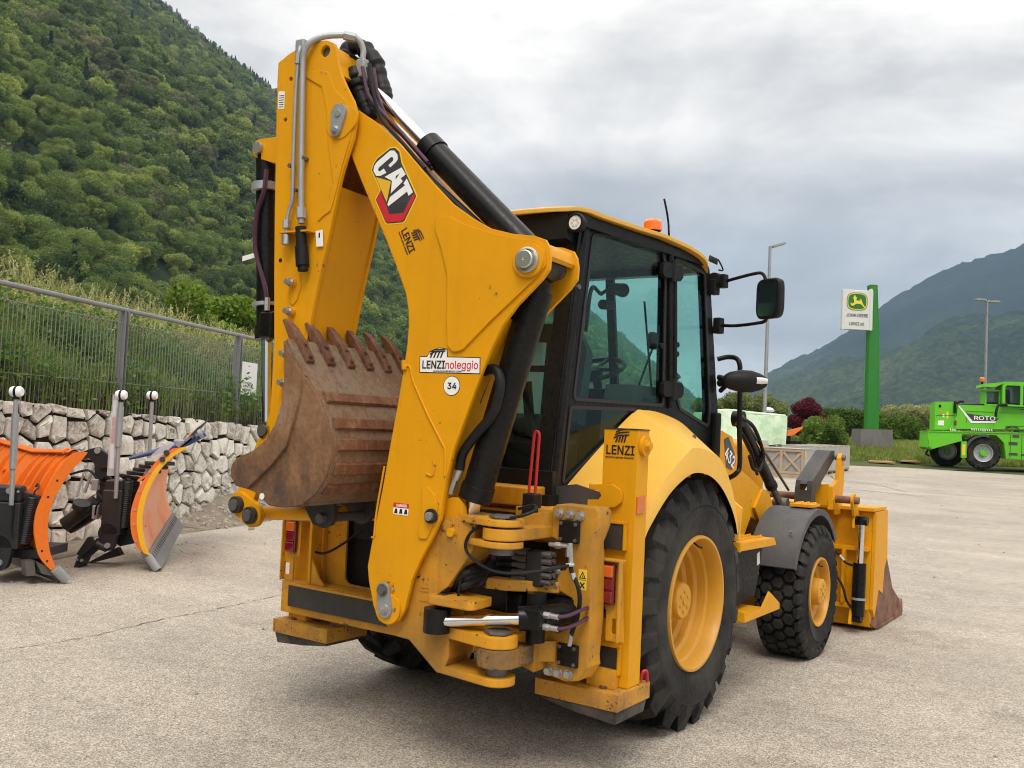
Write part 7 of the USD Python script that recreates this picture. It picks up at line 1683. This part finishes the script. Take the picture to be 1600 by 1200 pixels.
# ---- loader: arms, linkage, bucket
for s in (1, -1):
    arm = [(1.12, 1.30), (1.30, 1.36), (1.50, 1.36), (1.80, 1.40), (2.05, 1.32), (2.40, 1.19), (2.62, 1.02), (3.30, 0.42), (3.42, 0.36), (3.46, 0.24), (3.36, 0.20), (3.20, 0.24), (2.45, 0.92), (1.95, 1.06), (1.35, 1.06), (1.14, 1.16)]
    la = A('loader_arm', sgn_side(s, arm, 0.54, 0.605), 'yellow_paint')
    A('arm_plate', sgn_side(s, [(2.08, 1.10), (2.25, 1.24), (2.40, 1.20), (2.58, 1.0), (2.48, 0.90), (2.2, 0.98)], 0.606, 0.63), 'yellow_paint', parent=la)
    A('arm_pin', mir(cat(cyl((0.605, 2.38, 1.02), (0.66, 2.38, 1.02), 0.05, 20), cyl((0.66, 2.38, 1.02), (0.675, 2.38, 1.02), 0.03, 16)), s), 'galvanised', parent=la)
    A('arm_retainer', mir(capsule(SIDE, (2.36, 1.03), (2.40, 0.93), 0.045, 0.04, 0.632, 0.645), s), 'galvanised', parent=la)
    A('arm_reflector', sgn_side(s, [(1.20, 1.30), (1.30, 1.33), (1.30, 1.37), (1.20, 1.36)], 0.606, 0.612), 'tail_amber', parent=la)
    if s > 0:
        lenzi(SIDE, 1.66, 1.30, 0.05, 0.6055, -0.62, BL, la, sub=False)
    lc = A('loader_cylinder', mir(cat(cyl((0.56, 1.85, 1.78), (0.56, 2.62, 1.27), 0.045, 20), cyl((0.56, 2.62, 1.27), (0.56, 2.66, 1.245), 0.05, 20), cyl((0.52, 1.85, 1.78), (0.60, 1.85, 1.78), 0.06, 16)), s), 'black_paint')
    A('rod', mir(cyl((0.56, 2.66, 1.245), (0.56, 2.86, 1.11), 0.028, 16), s), 'dull_steel', parent=lc)
    A('rod_eye', mir(cat(cyl((0.50, 2.90, 1.09), (0.62, 2.90, 1.09), 0.055, 18), fbox(SIDE, 2.84, 2.96, 0.92, 1.08, 0.53, 0.59)), s), 'dull_steel', parent=lc)
    A('strut', mir(cyl((0.60, 1.82, 1.80), (0.60, 2.97, 1.21), 0.011, 10), s), 'dull_steel')
    A('loader_hose', mir(cat(tube([(0.60, 1.75, 1.80), (0.61, 2.05, 1.72), (0.62, 2.25, 1.52), (0.61, 2.22, 1.40), (0.60, 2.10, 1.40), (0.60, 2.0, 1.5)], 0.015, 8), tube([(0.58, 1.75, 1.74), (0.57, 2.1, 1.55), (0.56, 2.3, 1.35)], 0.013, 8)), s), 'hose_rubber')
    A('lever_arm', mir(cat(prism(SIDE, [(2.95, 1.22), (2.93, 0.98), (3.06, 0.98), (3.08, 1.20), (3.62, 1.49), (3.62, 1.56), (3.52, 1.56), (2.98, 1.30)], 0.66, 0.70), prism(SIDE, [(2.95, 1.22), (2.93, 0.98), (3.06, 0.98), (3.08, 1.20), (3.62, 1.49), (3.62, 1.56), (3.52, 1.56), (2.98, 1.30)], 0.76, 0.80), prism(SIDE, [(2.98, 1.30), (2.96, 1.27), (3.52, 1.54), (3.52, 1.56)], 0.7005, 0.7595), prism(SIDE, [(2.93, 0.98), (2.95, 0.98), (2.97, 1.22), (2.95, 1.22)], 0.7005, 0.7595)), s), 'wear_plate')
    A('coupler_upright', mir(cat(prism(SIDE, [(3.30, 1.05), (3.62, 1.05), (3.68, 1.30), (3.66, 1.52), (3.60, 1.54), (3.54, 1.50), (3.50, 1.30), (3.32, 1.25)], 0.84, 0.875), prism(SIDE, [(3.30, 1.05), (3.62, 1.05), (3.62, 1.27), (3.32, 1.25)], 0.66, 0.69), prism(REAR, [(0.6905, 1.08), (0.8395, 1.08), (0.8395, 1.27), (0.6905, 1.25)], -3.34, -3.31)), s), 'yellow_paint')
    A('coupler_pin', mir(cyl((0.81, 3.60, 1.50), (0.90, 3.60, 1.50), 0.026, 16), s), 'dull_steel')
A('cross_shaft', cyl((-1.08, 3.40, 1.14), (1.08, 3.40, 1.14), 0.032, 20), 'rust_dark')
A('coupler_frame', [box((-0.80, 3.36, 0.25), (0.80, 3.48, 0.40)), box((0.55, 3.42, 0.40), (0.68, 3.55, 1.10)), box((-0.68, 3.42, 0.40), (-0.55, 3.55, 1.10))], 'yellow_paint')
for s in (1, -1):
    for x in (0.86, 1.02):
        A('shaft_lug', mir(prism(SIDE, list(Point(3.40, 1.14).buffer(0.06, quad_segs=6).union(Polygon([(3.34, 1.14), (3.46, 1.14), (3.60, 1.0), (3.42, 1.0)])).convex_hull.exterior.coords)[:-1], x, x + 0.022), s), 'yellow_paint')
BK = 1.17
lprof = [(3.98, 1.03), (3.62, 1.03), (3.60, 0.80), (3.56, 0.20), (3.60, 0.05), (3.72, 0.02)]
LB = A('loader_bucket', [prism(SIDE, LineString(lprof).buffer(0.012, cap_style=2), -BK + 0.02, BK - 0.02), prism(SIDE, LineString([(3.70, 0.035), (4.55, 0.035)]).buffer(0.02, cap_style=2), -BK + 0.02, BK - 0.02)], 'yellow_paint', label='yellow loader bucket with rusty lower sides')
A('back_rib', [box((-BK + 0.03, 3.50, 0.70), (BK - 0.03, 3.585, 0.735)), box((-BK + 0.03, 3.48, 0.20), (BK - 0.03, 3.548, 0.235))] + [box((x, 3.46, 0.24), (x + 0.025, 3.545, 0.70)) for x in (-0.95, -0.3, 0.3, 0.93)], 'yellow_paint', parent=LB)
A('top_edge', [hull([(x, y, z) for x in (-BK, BK) for (y, z) in ((3.55, 1.045), (3.55, 1.075), (4.02, 1.045), (4.02, 1.07))])], 'yellow_paint', parent=LB)
for s in (1, -1):
    A('bucket_side', mir(prism(SIDE, [(3.58, 0.62), (3.60, 1.04), (4.02, 1.04), (4.05, 0.62), (3.95, 0.52), (3.90, 0.30), (3.75, 0.35), (3.62, 0.12), (3.55, 0.20)], BK - 0.018, BK + 0.012), s), 'yellow_paint', parent=LB)
    A('bucket_wing', mir(cat(prism(SIDE, [(4.05, 0.62), (4.32, 0.30), (4.60, 0.17), (4.66, 0.10), (4.58, 0.02), (3.75, 0.0), (3.60, 0.05), (3.62, 0.12), (3.75, 0.352), (3.90, 0.302), (3.95, 0.522)], BK - 0.012, BK + 0.006)), s), 'rust_dark', parent=LB)
    A('side_cutting_edge', mir(cat(box((BK - 0.03, 3.74, -0.001), (BK + 0.02, 4.70, 0.03)), hull([(BK - 0.03, 4.40, 0.03), (BK + 0.02, 4.40, 0.03), (BK - 0.03, 4.68, 0.16), (BK + 0.02, 4.68, 0.16), (BK + 0.02, 4.72, 0.03), (BK - 0.03, 4.72, 0.03)])), s), 'rust_dark', parent=LB)
    cc = A('clam_cylinder', mir(cat(cyl((1.085, 3.44, 0.15), (1.085, 3.46, 0.60), 0.056, 22), cyl((1.05, 3.44, 0.14), (1.12, 3.44, 0.14), 0.05, 16), cyl((1.085, 3.472, 0.93), (1.085, 3.476, 1.0), 0.045, 16), cyl((1.03, 3.475, 0.965), (1.14, 3.475, 0.965), 0.04, 16)), s), 'black_paint')
    A('rod', mir(cyl((1.085, 3.46, 0.60), (1.085, 3.474, 0.94), 0.03, 18), s), 'chrome', parent=cc)
    A('cylinder_bracket', mir(cat(prism(SIDE, [(3.38, 0.08), (3.56, 0.08), (3.56, 0.24), (3.42, 0.22)], 1.02, 1.045), prism(SIDE, [(3.42, 0.9), (3.60, 0.9), (3.60, 1.03), (3.44, 1.01)], 1.02, 1.04)), s), 'yellow_paint', parent=cc)
    A('hose', mir(cat(tube([(0.66, 3.42, 0.72), (0.78, 3.42, 0.72), (0.90, 3.40, 0.68), (0.98, 3.40, 0.60), (1.05, 3.40, 0.58)], 0.011, 8), tube([(0.68, 3.42, 0.60), (0.82, 3.41, 0.54), (0.95, 3.39, 0.42), (1.0, 3.39, 0.28), (1.04, 3.40, 0.22)], 0.011, 8)), s), 'hose_rubber', parent=cc)
    A('hose_clip', mir(cyl((1.085, 3.447, 0.285), (1.085, 3.448, 0.305), 0.062, 20), s), 'galvanised', parent=cc)
A('coupling', [cyl((0.93, 3.40, 0.655), (0.97, 3.40, 0.615), 0.014, 8)], 'zinc')
# front mudguards with a grip strip
for s in (1, -1):
    arc = [(math.cos(q), math.sin(q)) for q in np.linspace(2.78, 0.62, 18)]
    cy, cz = 2.2647, 0.50
    o = [(cy + 0.60 * a * 1.02, cz + 0.62 * b) for a, b in arc]
    i_ = [(cy + 0.575 * a * 1.02, cz + 0.595 * b) for a, b in arc][::-1]
    mg = A('mudguard', mir(prism(SIDE, o + i_, 0.72, 1.06), s), 'grey_plastic', smooth=25)
    A('guard_edge', mir(prism(SIDE, [(cy + (0.60 if k < 18 else 0.55) * a * 1.02, cz + (0.62 if k < 18 else 0.57) * b) for k, (a, b) in enumerate(arc + arc[::-1])], 1.0605, 1.072), s), 'grey_plastic', parent=mg)
    A('guard_bolt', mir(hexbolt((1.0, 1.815, 0.965), np.array((0, -0.7, 0.7)), 0.010, 0.01), s), 'dull_steel', parent=mg)
    A('grip_strip', mir(cat(box((0.86, 2.20, 1.128), (1.03, 2.42, 1.150)), *[cyl((x, 2.22 + 0.03 * k, 1.150), (x, 2.22 + 0.03 * k, 1.162), 0.011, 8, 0.006) for x in (0.90, 0.95, 1.0) for k in range(7)]), s), 'yellow_paint', parent=mg)
# ------------------------------------------------------------------ the two snow ploughs by the wall
def spring(p0, p1, r, w, turns, k=10):
    p0, p1 = np.array(p0, float), np.array(p1, float)
    x, y, d = axes_of(p1 - p0)
    q = np.linspace(0, turns * 2 * np.pi, turns * k + 1)
    L = np.linalg.norm(p1 - p0)
    pts = [p0 + d * L * t / q[-1] + r * (math.cos(t) * x + math.sin(t) * y) for t in q]
    return tube(pts, w, 6, 1)
def thick(fr0, fr1, prof, t, n=14):
    """A curved sheet of thickness t between the same profile in two frames."""
    pr = spline([(a, b, 0) for a, b in prof], 5)[:, :2]
    tg = np.gradient(pr, axis=0); tg /= np.linalg.norm(tg, axis=1)[:, None]
    off = pr + np.stack([tg[:, 1], -tg[:, 0]], 1) * t
    rows = []
    for k in range(n + 1):
        s = k / n
        f = lambda u, v: fr0(u, v) * (1 - s) + fr1(u, v) * s
        rows.append([f(*q) for q in pr] + [f(*q) for q in off[::-1]])
    rows = np.array(rows)
    m = rows.shape[1]
    v = rows.reshape(-1, 3)
    f = []
    for k in range(n):
        for i in range(m):
            j = (i + 1) % m
            f += [(k * m + i, k * m + j, k * m + m + j), (k * m + i, k * m + m + j, k * m + m + i)]
    return trimesh.Trimesh(v, f, process=False)
def marker(t, base, top, name='marker_pole'):
    p = t.add(name, [cyl(base, top, 0.021, 10)], 'galvanised')
    top = np.array(top, float)
    a = BG.U
    t.add('lamp', [lathe([(0.0, -0.055), (0.038, -0.052), (0.05, -0.03), (0.05, -0.012)], top + (0, 0, 0.05), a, 18), lathe([(0.05, 0.012), (0.05, 0.03), (0.038, 0.052), (0, 0.055)], top + (0, 0, 0.05), a, 18)], 'white', parent=p)
    t.add('lamp_band', [cyl(top + (0, 0, 0.05) - a * 0.0125, top + (0, 0, 0.05) + a * 0.0125, 0.047, 18), cyl(top - (0, 0, 0.02), top + (0, 0, 0.01), 0.026, 10)], 'black_plastic', parent=p)
    return p

# right-hand plough, turned so that its worn face shows
a0_ = np.array([-5.209, 0.961, 0.0]); b0_ = np.array([-6.86, 2.43, 0.19])
wd = (b0_ - a0_); wd[2] = 0; wd /= np.linalg.norm(wd)
ud = np.array([-wd[1], wd[0], 0]) * -1
SP2 = Thing('snow_plough', 'orange snow plough with worn pinkish face, yellow edge strip and blue top bar', 'snow plough', base=a0_)
F0 = Fr(a0_, ud); F1 = Fr(b0_, ud)
N0 = F0.N   # along the blade, which way?
face = [(0.135, 1.275), (0.085, 1.235), (-0.015, 1.14), (-0.115, 1.0), (-0.195, 0.80), (-0.23, 0.62), (-0.228, 0.46), (-0.195, 0.30), (-0.13, 0.16)]
mb = SP2.add('mouldboard', thick(F0, F1, face, -0.012), 'plow_face')
def off_fr(d): return Fr(a0_ + (b0_ - a0_) / np.linalg.norm(b0_ - a0_) * d, ud)
bandp = [(0.150, 1.272), (0.105, 1.243), (-0.005, 1.160), (-0.120, 1.010), (-0.205, 0.805), (-0.242, 0.619), (-0.241, 0.468), (-0.207, 0.301), (-0.165, 0.195), (-0.125, 0.165)]
orng = [(0.054, 1.254), (-0.035, 1.185), (-0.112, 1.095), (-0.184, 0.958), (-0.250, 0.84), (-0.30, 0.66), (-0.309, 0.551), (-0.291, 0.384), (-0.235, 0.25), (-0.167, 0.155)]
def ribbon(fr, A1, A2, n0, n1):
    s1 = spline([(a, b, 0) for a, b in A1], 4)[:, :2]; s2 = spline([(a, b, 0) for a, b in A2], 4)[:, :2]
    return prism(fr, list(map(tuple, s1)) + list(map(tuple, s2[::-1])), n0, n1)
sg_ = 1 if np.dot(N0, wd) < 0 else -1     # n towards the viewer = against the blade direction
SP2.add('end_plate', ribbon(F0, orng, bandp, sg_ * 0.004, sg_ * 0.022), 'plow_orange', parent=mb)
inner = [(u + 0.052, v - 0.006) for u, v in bandp]
SP2.add('edge_strip', ribbon(F0, bandp, inner, sg_ * 0.0, sg_ * 0.045), 'plow_yellow', parent=mb)
each(SP2, 'edge_bolt', [cyl(F0(u - 0.03, v, sg_ * 0.022), F0(u - 0.03, v, sg_ * 0.03), 0.012, 10) for u, v in bandp[2:9]], 'zinc', parent=mb)
SP2.add('gusset', prism(F0, [(-0.112, 1.095), (-0.15, 1.02), (-0.184, 0.958), (-0.25, 0.90), (-0.27, 0.915), (-0.235, 0.955), (-0.20, 0.96)], sg_ * 0.002, sg_ * 0.02), 'plow_orange', parent=mb)
each(SP2, 'pin', [cyl(F0(u, v, sg_ * 0.022), F0(u, v, sg_ * 0.06), 0.028, 14) for u, v in ((-0.035, 1.14), (0.0, 1.21))], 'wear_plate', parent=mb)
cut = [(-0.135, 0.175), (-0.09, 0.12), (0.0, 0.005)]
SP2.add('cutting_edge', thick(F0, F1, cut, -0.02), 'blade_grey', parent=mb)
for k in range(22):
    f_ = off_fr(0.12 + 0.096 * k)
    SP2.add('edge_tooth', hull([f_(-0.10 + a, 0.145 + b, c) for a, b in ((0, 0), (0.035, -0.04), (0.015, 0.015), (0.05, -0.025)) for c in (-0.028, 0.028)]), 'blade_grey', parent=mb)
SP2.add('skid_shoe', [cyl(F0(-0.115, 0.155, sg_ * 0.05), F0(-0.015, 0.02, sg_ * 0.05), 0.042, 18)], 'galvanised')
SP2.add('shoe_bracket', [hull([F0(u, v, sg_ * n) for u, v in ((-0.19, 0.2), (-0.12, 0.17), (-0.06, 0.06), (-0.15, 0.12)) for n in (-0.02, 0.05)])], 'dull_steel')
SP2.add('top_flap', thick(Fr(F0(0.11, 1.24), ud), Fr(F1(0.11, 1.24), ud), [(0.0, 0.0), (0.06, 0.05), (0.13, 0.12)], -0.015), 'black_plastic')
VF = Fr(a0_ + (-0.3, -0.1, 0), BG.U)
pF = lambda u, v, n=0.0: VF(u, v, n)
SP2.add('top_bar', tube([pF(-0.115, 1.125, 0.0), pF(0.10, 1.205, -0.15), pF(0.34, 1.30, -0.3), pF(0.52, 1.415, -0.4)], 0.03, 12, 4, radii=[0.014, 0.03, 0.042, 0.036]), 'blue_paint')
SP2.add('bar_clamp', [rbox(VF, 0.24, 0.36, 1.235, 1.34, -0.31, -0.25, 0.015), cyl(pF(0.31, 1.29, -0.25), pF(0.31, 1.29, -0.22), 0.028, 14), cyl(pF(0.48, 1.405, -0.36), pF(0.51, 1.42, -0.36), 0.05, 14)], 'galvanised')
SP2.add('clear_deflector', prism(VF, [(0.02, 0.95), (0.10, 1.18), (0.26, 1.32), (0.33, 1.30), (0.16, 1.10), (0.06, 0.93)], -0.05, -0.046), 'clear_film')
# headstock, springs, arms
SP2.add('headstock', [rbox(VF, -0.325, -0.125, 0.34, 0.80, -0.16, 0.10, 0.015), rbox(VF, -0.325, -0.14, 0.7605, 0.90, -0.12, 0.06, 0.02), capsule(VF, (-0.245, 0.36), (-0.23, 0.235), 0.10, 0.055, 0.04, 0.10)], 'plow_black')
SP2.add('headstock_pin', [cyl(pF(-0.235, 0.235, 0.10), pF(-0.235, 0.235, 0.125), 0.028, 16)], 'galvanised')
SP2.add('headstock_hole', [cyl(pF(-0.235, 0.32, 0.10), pF(-0.235, 0.32, 0.102), 0.026, 16)], 'ink')
for n in (0.02, -0.16):
    SP2.add('spring', spring(pF(-0.10, 0.90, n), pF(-0.125, 0.42, n), 0.042, 0.011, 24), 'plow_black')
for k in range(5):
    SP2.add('cross_bar', cyl(pF(-0.16 + 0.06 * k, 0.95 + 0.035 * k, 0.05), pF(-0.02 + 0.07 * k, 0.90 + 0.045 * k, -0.25), 0.022, 10), 'plow_black')
SP2.add('push_frame', [tube([pF(-0.14, 0.40, -0.1), pF(-0.08, 0.36, -0.2), pF(-0.05, 0.35, -0.35)], 0.05, 8, 3), hull([pF(u, v, n) for u, v in ((-0.35, 0.30), (-0.1, 0.33), (0.03, 0.42), (0.0, 0.25), (-0.2, 0.2)) for n in (-0.2, -0.12)])], 'plow_black')
SP2.add('support_foot', [hull([pF(u, v, n) for u, v in ((-0.56, 0.0), (-0.50, -0.0), (-0.46, 0.10), (-0.53, 0.11)) for n in (-0.05, 0.12)]), hull([pF(u, v, n) for u, v in ((-0.53, 0.10), (-0.45, 0.10), (-0.30, 0.24), (-0.36, 0.30)) for n in (-0.02, 0.08)]), hull([pF(u, v, n) for u, v in ((-0.54, 0.14), (-0.50, 0.10), (-0.36, 0.24), (-0.40, 0.32), (-0.44, 0.31)) for n in (0.085, 0.12)]), hull([pF(u, v, n) for u, v in ((-0.56, 0.0), (-0.52, 0.0), (-0.2, 0.10), (-0.25, 0.18)) for n in (-0.25, -0.16)])], 'plow_black')
each(SP2, 'foot_bolt', [cyl(pF(-0.48, 0.075, 0.12), pF(-0.48, 0.075, 0.135), 0.016, 10), cyl(pF(-0.53, 0.08, 0.12), pF(-0.53, 0.08, 0.13), 0.013, 10)], 'galvanised')
SP2.add('rolled_rubber', [cyl(pF(-0.34, 0.27, 0.02), pF(-0.20, 0.24, 0.02), 0.055, 12), cyl(pF(-0.36, 0.24, 0.08), pF(-0.25, 0.20, 0.08), 0.04, 12)], 'rubber_seal')
SP2.add('lift_frame', [prism(VF, [(-0.96, 1.10), (-0.93, 1.05), (-0.80, 1.08), (-0.74, 1.02), (-0.72, 0.86), (-0.58, 0.86), (-0.50, 0.92), (-0.50, 1.06), (-0.71, 1.205), (-0.80, 1.18)], -0.66, -0.60), prism(VF, [(-0.66, 0.98), (-0.52, 0.98), (-0.52, 1.0), (-0.66, 1.0)], -0.598, -0.57), prism(VF, [(-0.72, 0.5), (-0.50, 0.5), (-0.50, 0.92), (-0.60, 0.90), (-0.72, 0.92)], -0.72, -0.665), fbox(VF, -0.52, -0.25, 0.50, 0.62, -0.7, -0.3)], 'plow_black')
SP2.add('lift_pin', cyl(pF(-0.71, 1.165, -0.6), pF(-0.71, 1.165, -0.585), 0.034, 16), 'galvanised')
SP2.add('ram', [cyl(pF(-0.93, 0.36, -0.4), pF(-0.62, 0.62, -0.45), 0.075, 14), hull([pF(u, v, n) for u, v in ((-1.0, 0.32), (-0.90, 0.26), (-0.55, 0.5), (-0.64, 0.62)) for n in (-0.6, -0.5)]), cyl(pF(-0.72, 0.56, -0.3), pF(-0.70, 0.62, -0.28), 0.09, 14)], 'plow_black')
each(SP2, 'steel_rod', [cyl(pF(-0.80, 0.70, -0.55), pF(-0.74, 1.0, -0.6), 0.016, 8), cyl(pF(-0.86, 0.66, -0.5), pF(-0.83, 1.0, -0.6), 0.012, 8)], 'galvanised')
each(SP2, 'hydraulic_hose', [tube([pF(-0.62, 0.86, -0.5), pF(-0.5, 0.90, -0.4), pF(-0.42, 0.86, -0.35), pF(-0.40, 0.76, -0.3), pF(-0.47, 0.70, -0.35)], 0.013, 7), tube([pF(-0.62, 0.82, -0.5), pF(-0.46, 0.80, -0.4), pF(-0.42, 0.72, -0.35), pF(-0.5, 0.66, -0.35), pF(-0.62, 0.72, -0.45)], 0.013, 7), tube([pF(-0.42, 0.70, -0.2), pF(-0.5, 0.62, -0.2), pF(-0.54, 0.50, -0.25)], 0.010, 7), tube([pF(-0.95, 0.9, -0.5), pF(-0.75, 0.95, -0.5), pF(-0.64, 0.85, -0.5)], 0.013, 7)], 'hose_rubber')
SP2.add('connector_box', [rbox(VF, -0.69, -0.62, 0.74, 0.86, -0.52, -0.45, 0.01)], 'galvanised')
SP2.add('connector_box', [rbox(VF, -0.585, -0.525, 0.45, 0.595, -0.34, -0.27, 0.008)], 'galvanised')
m1 = marker(SP2, pF(-0.178, 0.72, 0.12), pF(-0.19, 1.73, 0.12))
SP2.add('pole_sleeve', [cyl(pF(-0.189, 1.25, 0.12), pF(-0.1895, 1.66, 0.12), 0.034, 10)], 'galvanised', parent=m1)
sl = [(1.02, 1.12, 'white'), (1.12, 1.27, 'white'), (1.28, 1.445, 'sticker_red'), (1.455, 1.55, 'sticker_red'), (1.56, 1.72, 'white')]
for z0, z1, m_ in sl:
    SP2.add('striped_sleeve', rbox(VF, -0.262, -0.224, z0, z1, 0.10, 0.14, 0.008), m_, parent=m1)
SP2.add('plastic_cover', tube([pF(-0.245, 0.95, 0.12), pF(-0.245, 1.3, 0.12), pF(-0.24, 1.78, 0.12)], 0.038, 8, 2), 'clear_film', parent=m1)
marker(SP2, pF(-0.212, 1.1, -0.8), pF(-0.224, 1.755, -0.8))

# left-hand plough, seen from behind
a1_ = np.array([-5.167, -0.17, 0.0])
SP1 = Thing('snow_plough', 'orange snow plough cut off by the left picture edge, its ribbed back showing', 'snow plough', base=a1_)
G1 = Fr(a1_, (0.19033, 0.98172, 0))
H1 = Fr(a1_ + (-0.2, 0.1, 0), BG.U)
outb = [(0.204, 1.215), (0.115, 1.215), (0.045, 1.176), (-0.03, 1.08), (-0.098, 0.962), (-0.168, 0.807), (-0.212, 0.668), (-0.222, 0.528), (-0.20, 0.387), (-0.151, 0.244), (-0.05, 0.128)]
inb = [(0.206, 1.208), (0.150, 1.13), (0.087, 1.062), (0.0, 0.918), (-0.071, 0.763), (-0.101, 0.608), (-0.099, 0.466), (-0.068, 0.295), (-0.01, 0.150)]
ep = SP1.add('end_plate', ribbon(G1, outb, inb, 0.0, 0.018), 'plow_orange')
each(SP1, 'end_plate_hole', [cyl(G1(u, v, 0.018), G1(u, v, 0.0195), 0.011, 10) for u, v in ((-0.12, 0.80), (-0.14, 0.31), (-0.09, 0.215), (-0.05, 0.95))], 'ink', parent=ep)
back = [(0.10, 1.195), (0.02, 1.09), (-0.05, 0.96), (-0.115, 0.80), (-0.15, 0.66), (-0.155, 0.52), (-0.135, 0.38), (-0.09, 0.25), (-0.02, 0.14)]
e0 = G1; e1 = Fr(a1_ + np.array([-0.92, 0.16, -0.04]) * 1.05, G1.U); e2 = Fr(a1_ + np.array([-2.9, 0.35, 0.10]), G1.U)
m0 = SP1.add('mouldboard', thick(e0, e1, back, 0.010, 6), 'plow_orange')
m1_ = SP1.add('mouldboard', thick(e1, e2, back, 0.010, 8), 'plow_orange')
for f_a, f_b, ks in ((e0, e1, (0.15, 0.36, 0.58, 0.80)), (e1, e2, (0.08, 0.22, 0.36, 0.5, 0.64, 0.8))):
    for k in ks:
        o_ = f_a.o * (1 - k) + f_b.o * k
        fr = Fr(o_, G1.U)
        SP1.add('rib', ribbon(fr, [(u - 0.012, v) for u, v in back[:7]], [(u - 0.012 - 0.055 * math.sin(math.pi * min(1, (i + 0.6) / 6.5)), v) for i, (u, v) in enumerate(back[:7])], -0.008, 0.008), 'plow_orange', parent=m0 if f_a is e0 else m1_)
    for j, v_ in enumerate((0.98, 0.80)):
        for k in ks:
            fr = Fr(f_a.o * (1 - k - 0.09) + f_b.o * (k + 0.09), G1.U)
            u_ = float(np.interp(-v_, [-q[1] for q in back], [q[0] for q in back]))
            SP1.add('stud', cyl(fr(u_ - 0.01, v_ + 0.05 * j), fr(u_ - 0.035, v_ + 0.05 * j + 0.01), 0.028, 12), 'plow_orange', parent=m0 if f_a is e0 else m1_)
for fa, fb in ((e0, e1), (e1, e2)):
    SP1.add('top_flange', thick(fa, fb, [(0.125, 1.205), (0.095, 1.225), (0.05, 1.20)], 0.014, 4), 'plow_orange', parent=m0)
SP1.add('lifting_eye', [tube([G1(0.06 + 0.035 * math.cos(q), 1.205 + 0.035 * math.sin(q), -0.10) for q in np.linspace(-0.3, 3.5, 12)], 0.009, 8, 1)], 'plow_orange', parent=m0)
SP1.add('cutting_edge', thick(e0, e2, [(-0.03, 0.15), (0.0, 0.10), (0.05, 0.01)], 0.018, 4), 'blade_grey')
SP1.add('skid_shoe', cyl(G1(-0.02, 0.145, 0.03), G1(0.085, -0.0 + 0.03, 0.03), 0.046, 18), 'galvanised')
SP1.add('shoe_bracket', [hull([G1(u, v, n) for u, v in ((-0.18, 0.22), (-0.06, 0.15), (0.0, 0.06), (-0.12, 0.10)) for n in (-0.12, -0.01)]), hull([G1(u, v, n) for u, v in ((-0.26, 0.22), (-0.18, 0.22), (-0.16, 0.08), (-0.24, 0.08)) for n in (-0.16, -0.04)])], 'dull_steel')
q = lambda u, v, n=0.3: H1(u, v, n)
SP1.add('headstock', [rbox(H1, -0.62, -0.180, 0.32, 0.74, 0.12, 0.36, 0.012), rbox(H1, -0.50, -0.20, 0.735, 0.89, 0.20, 0.33, 0.03), capsule(H1, (-0.36, 0.32), (-0.33, 0.20), 0.13, 0.075, 0.30, 0.36), hull([H1(u, v, n) for u, v in ((-0.21, 0.84), (-0.20, 0.78), (-0.06, 0.74), (-0.06, 0.80)) for n in (0.22, 0.28)])], 'plow_black')
each(SP1, 'headstock_pin', [cyl(q(-0.33, 0.195, 0.36), q(-0.33, 0.195, 0.385), 0.03, 16), cyl(q(-0.30, 0.845, 0.33), q(-0.30, 0.845, 0.345), 0.028, 16), cyl(q(-0.22, 0.84, 0.33), q(-0.22, 0.84, 0.34), 0.012, 10)], 'galvanised')
each(SP1, 'headstock_hole', [cyl(q(-0.34, 0.265, 0.36), q(-0.34, 0.265, 0.362), 0.03, 16), cyl(q(-0.25, 0.56, 0.36), q(-0.25, 0.56, 0.362), 0.014, 12)], 'ink')
SP1.add('spring', spring(q(-0.115, 0.80, 0.26), q(-0.175, 0.37, 0.26), 0.046, 0.0125, 22), 'plow_black')
SP1.add('spring_hook', [tube([q(-0.115, 0.80, 0.26), q(-0.10, 0.85, 0.26), q(-0.085, 0.88, 0.24), q(-0.10, 0.91, 0.22), q(-0.12, 0.88, 0.22)], 0.009, 8)], 'plow_black')
SP1.add('spring', spring(q(-0.16, 0.25, 0.1), q(-0.14, 0.12, 0.1), 0.045, 0.012, 7), 'plow_black')
SP1.add('push_frame', [fbox(H1, -0.6, -0.05, 0.22, 0.30, -0.35, 0.2), hull([H1(u, v, n) for u, v in ((-0.32, 0.26), (-0.12, 0.34), (-0.10, 0.28), (-0.25, 0.16)) for n in (-0.1, 0.1)])], 'plow_black')
mk1 = marker(SP1, q(-0.247, 0.72, 0.385), q(-0.272, 1.70, 0.385))
SP1.add('pole_sleeve', cyl(q(-0.255, 1.05, 0.385), q(-0.268, 1.55, 0.385), 0.032, 10), 'galvanised', parent=mk1)
SP1.add('pole_cable', tube([q(-0.24, 0.75, 0.37), q(-0.235, 0.62, 0.375), q(-0.24, 0.5, 0.37), q(-0.22, 0.42, 0.365)], 0.008, 7), 'hose_rubber')
